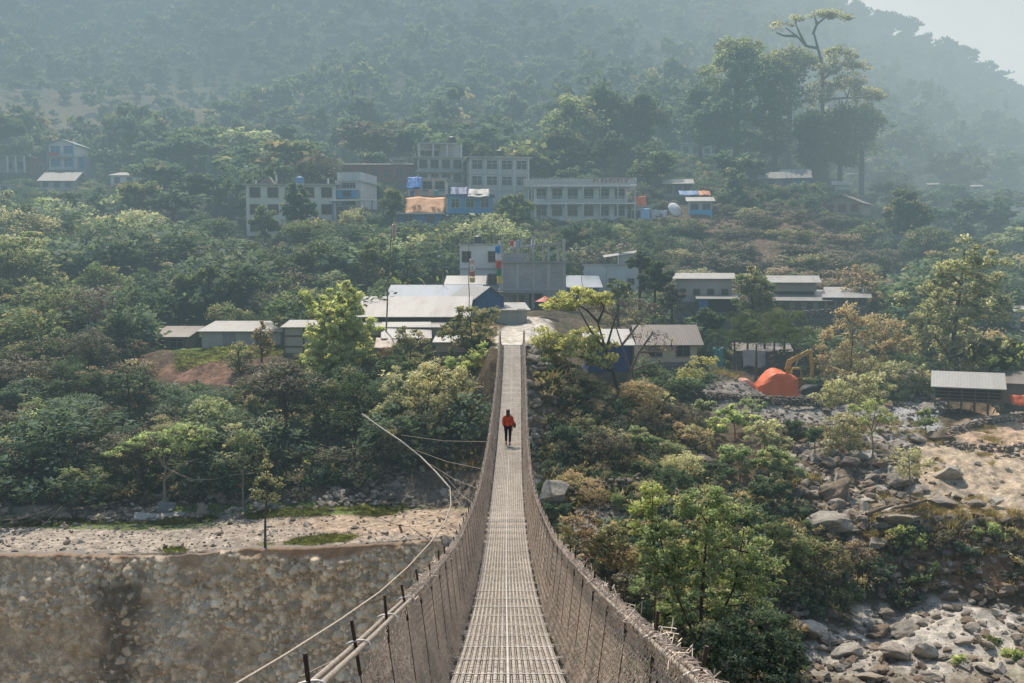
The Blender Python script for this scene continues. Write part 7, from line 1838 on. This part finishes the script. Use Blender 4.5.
# ------------------------------------------------------------------ the walker
def walker():
    Yp = 44.8; x0 = -.18; zf = float(deck_z(Yp)) + .012
    root = tag(empty('person', (x0, Yp, zf)), 'person with long brown hair, orange-red jacket and black trousers walking away along the footbridge', 'person')
    def skin(name, pts, edges, rad, mat, root_i=0, sub=2, parent=root):
        me = bpy.data.meshes.new(name); me.from_pydata(pts, edges, []); me.update(); me.materials.append(mat)
        o = link(bpy.data.objects.new(name, me), parent)
        m = o.modifiers.new('skin', 'SKIN'); 
        sv = me.skin_vertices[0].data if me.skin_vertices else None
        if sv is None:
            return o
        for i, r in enumerate(rad):
            sv[i].radius = (r if isinstance(r, tuple) else (r, r)); sv[i].use_root = (i == root_i)
        s = o.modifiers.new('sub', 'SUBSURF'); s.levels = sub; s.render_levels = sub; m.use_smooth_shade = True
        return o
    SK = simple('skin', (.52, .33, .24), .6, .1, 5, 0); JK = simple('orange_red_jacket', (.62, .075, .025), .75, .3, 14, .4); TRS = simple('black_trousers', (.016, .016, .020), .8, .3, 10, .2)
    HR = simple('brown_hair', (.085, .042, .022), .6, .5, 30, .5); SH = simple('dark_shoe', (.03, .028, .026), .6, .2, 10, .1)
    # body: pelvis 0, spine, neck, head ; arms; legs mid stride (left foot forward = away, right foot back)
    P = [(0, 0, .90), (0, .01, 1.06), (0, .015, 1.24), (0, 0, 1.36), (0, 0, 1.44), (0, .02, 1.52), (0, .02, 1.60),
         (-.16, 0, 1.335), (-.20, -.03, 1.09), (-.185, .10, .88), (-.18, .13, .80), (.16, 0, 1.335), (.205, .01, 1.09), (.20, -.06, .86), (.195, -.05, .78),
         (-.085, 0, .86), (-.09, .12, .49), (-.085, .17, .09), (-.085, .27, .035), (.085, 0, .86), (.085, -.03, .49), (.08, -.25, .13), (.08, -.20, .04)]
    E = [(0,1),(1,2),(2,3),(3,4),(4,5),(5,6),(3,7),(7,8),(8,9),(9,10),(3,11),(11,12),(12,13),(13,14),(0,15),(15,16),(16,17),(17,18),(0,19),(19,20),(20,21),(21,22)]
    Rr = [(.13,.10),(.115,.085),(.14,.10),(.12,.08),.05,(.078,.092),(.066,.08),.055,.042,.032,.028,.055,.042,.032,.028,.085,.058,.042,.035,.085,.058,.042,.035]
    body = skin('body', P, E, Rr, SK)
    skin('jacket', [(0,0,.86),(0,.0,.98),(0,.01,1.12),(0,.01,1.28),(0,0,1.375),(-.17,0,1.335),(-.215,-.03,1.09),(-.195,.09,.90),(.17,0,1.335),(.22,.01,1.09),(.21,-.05,.88)],
         [(0,1),(1,2),(2,3),(3,4),(4,5),(5,6),(6,7),(4,8),(8,9),(9,10)], [(.175,.13),(.165,.12),(.15,.115),(.165,.115),(.125,.085),.075,.060,.052,.075,.060,.052], JK, 1)
    skin('trousers', [(0,0,.90),(-.09,0,.84),(-.09,.12,.49),(-.085,.165,.13),(.09,0,.84),(.085,-.03,.49),(.08,-.24,.17)], [(0,1),(1,2),(2,3),(0,4),(4,5),(5,6)], [(.15,.115),(.095,.10),.070,.052,(.095,.10),.070,.052], TRS)
    for s, pts in ((-1, [(-.085,.14,.05),(-.085,.22,.045),(-.085,.32,.035)]), (1, [(.08,-.29,.13),(.08,-.23,.07),(.08,-.15,.03)])):
        skin('shoe', pts, [(0,1),(1,2)], [(.045,.045),(.048,.04),(.04,.028)], SH, 0)
    skin('hair', [(0,.01,1.64),(0,-.02,1.57),(0,-.06,1.46),(0,-.10,1.37),(0,-.105,1.29)], [(0,1),(1,2),(2,3),(3,4)], [(.085,.085),(.10,.10),(.095,.065),(.085,.045),(.055,.025)], HR)
    # face: eyes, nose, mouth, ears on the far side
    b = MB()
    for s in (-1, 1): b.box(s*.032-.012, s*.032+.012, .105, .118, 1.555, 1.567)
    b.build('eyes', simple('eye', (.02,.015,.012), .3, 0, 1, 0), body)
    nz = MB(); nz.add([(-.014,.105,1.515),(.014,.105,1.515),(0,.108,1.555),(0,.138,1.518)], [(0,1,3),(1,2,3),(2,0,3)]); nz.build('nose', SK, body)
    MB().box(-.022,.022,.100,.112,1.488,1.496).build('mouth', simple('lips', (.35,.12,.10), .5, 0, 1, 0), body)
    # hands with five fingers
    for hx, hy, hz, s in ((-.18, .14, .775, -1), (.195, -.045, .755, 1)):
        hp = [(hx, hy, hz), (hx, hy + .005, hz - .05)]; he = [(0, 1)]; hr = [(.022, .034), (.018, .036)]
        for f in range(4):
            fy = hy + (f - 1.5) * .017; L_ = (.032, .038, .040, .034)[3 - f]
            i = len(hp); hp += [(hx, fy, hz - .07), (hx - s * .004, fy + .004, hz - .07 - L_), (hx - s * .016, fy + .008, hz - .07 - L_ * 1.7)]; he += [(1, i), (i, i + 1), (i + 1, i + 2)]; hr += [.010, .009, .007]
        i = len(hp); hp += [(hx - s * .01, hy + .040, hz - .025), (hx - s * .018, hy + .052, hz - .062)]; he += [(0, i), (i, i + 1)]; hr += [.011, .008]
        skin('hand', hp, he, hr, SK, 0, 1)
    bag = tag(empty('shoulder_bag', (x0 + .30, Yp - .02, zf + .82)), 'dark brown handbag hanging at the right hip of the walking person', 'bag')
    BG = simple('dark_brown_leather', (.055, .025, .018), .5, .3, 12, .2)
    MB().box(-.055, .055, -.15, .15, 0, .22).build('body', BG, bag, bevel=.03); MB().box(-.062, .062, -.152, .152, .12, .225).build('flap', BG, bag, bevel=.03)
    V, F = tube_np([(0, -.13, .2), (-.08, -.15, .42), (-.16, -.10, .58), (-.22, -.02, .62), (-.17, .08, .58), (-.07, .13, .40), (0, .13, .2)], .009, 5); obj_np('strap', V, F, BG, bag, smooth=True)
walker()
# ------------------------------------------------------------------ world, sun, camera, haze
EL, AZ = math.radians(60), math.radians(-20)          # AZ: clockwise from +Y
w = bpy.data.worlds.new('World'); SC.world = w; w.use_nodes = True
nt = w.node_tree; bg = nt.nodes['Background']
sk = nt.nodes.new('ShaderNodeTexSky'); sk.sky_type = 'NISHITA'; sk.sun_disc = False
sk.sun_elevation = EL; sk.sun_rotation = AZ; sk.air_density = 1.2; sk.dust_density = 1.5
nt.links.new(sk.outputs[0], bg.inputs[0]); bg.inputs[1].default_value = .15
sd = bpy.data.lights.new('sun', 'SUN'); sd.energy = 5.0; sd.angle = math.radians(.6); sd.color = (1, .91, .78)
so = bpy.data.objects.new('sun', sd); COL.objects.link(so)
dv = Vector((math.sin(AZ) * math.cos(EL), math.cos(AZ) * math.cos(EL), math.sin(EL)))
so.rotation_euler = dv.to_track_quat('Z', 'Y').to_euler(); so.location = (40, 40, 60)

cd = bpy.data.cameras.new('camera'); cam = bpy.data.objects.new('camera', cd); COL.objects.link(cam)
cd.sensor_width = 36; cd.lens = 36 * FL / 1024; cd.clip_start = .1; cd.clip_end = 12000
cam.location = (0, 0, 0); cam.rotation_euler = (PI / 2 - TH, 0, 0); SC.camera = cam

def haze(name, bottom, top, dens, col):
    b = MB().hexa(bottom, top)
    m = bpy.data.materials.new('self_glowing_air'); m.use_nodes = True; nt = m.node_tree
    nt.nodes.remove(nt.nodes['Principled BSDF']); out = nt.nodes['Material Output']
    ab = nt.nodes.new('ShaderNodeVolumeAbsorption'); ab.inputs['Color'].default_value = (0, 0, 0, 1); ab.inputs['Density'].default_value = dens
    em = nt.nodes.new('ShaderNodeEmission'); em.inputs[0].default_value = (*col, 1); em.inputs[1].default_value = dens  # the air emits its own glow, standing in for scattered daylight
    ad = nt.nodes.new('ShaderNodeAddShader'); nt.links.new(ab.outputs[0], ad.inputs[0]); nt.links.new(em.outputs[0], ad.inputs[1])
    nt.links.new(ad.outputs[0], out.inputs['Volume'])
    tag(b.build(name, m), {'haze': 'thin blue-grey haze with its own faint glow hanging over the valley and hillside', 'glowing_haze': 'brighter haze with sunlight put in as its own glow, lying along the right-hand ridge', 'mist': 'pale self-glowing mist in front of the far mountain'}[name], kind='stuff')
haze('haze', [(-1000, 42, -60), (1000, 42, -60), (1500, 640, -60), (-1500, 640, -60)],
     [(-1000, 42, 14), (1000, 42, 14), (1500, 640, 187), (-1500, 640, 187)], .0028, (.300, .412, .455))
haze('glowing_haze', [(60, 170, -60), (1000, 170, -60), (1500, 636, -60), (0, 636, -60)],
     [(60, 170, 50), (1000, 170, 50), (1500, 636, 184), (0, 636, 184)], .0016, (.66, .72, .70))  # added volume whose own glow imitates sunlight in the haze
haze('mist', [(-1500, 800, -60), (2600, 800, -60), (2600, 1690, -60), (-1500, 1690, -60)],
     [(-1500, 800, 700), (2600, 800, 700), (2600, 1690, 900), (-1500, 1690, 900)], .0014, (6.0, 5.6, 5.2))  # strong emission imitates sunlit mist behind the ridge

SC.view_settings.view_transform = 'Standard'; SC.view_settings.look = 'None'; SC.view_settings.exposure = 0
cy = SC.cycles
SC.render.engine = 'CYCLES'
cy.max_bounces = 5; cy.diffuse_bounces = 3; cy.glossy_bounces = 2; cy.transmission_bounces = 3; cy.transparent_max_bounces = 8; cy.volume_bounces = 0
cy.caustics_reflective = False; cy.caustics_refractive = False
cy.use_denoising = True; cy.sample_clamp_indirect = 6
SC.render.use_persistent_data = False
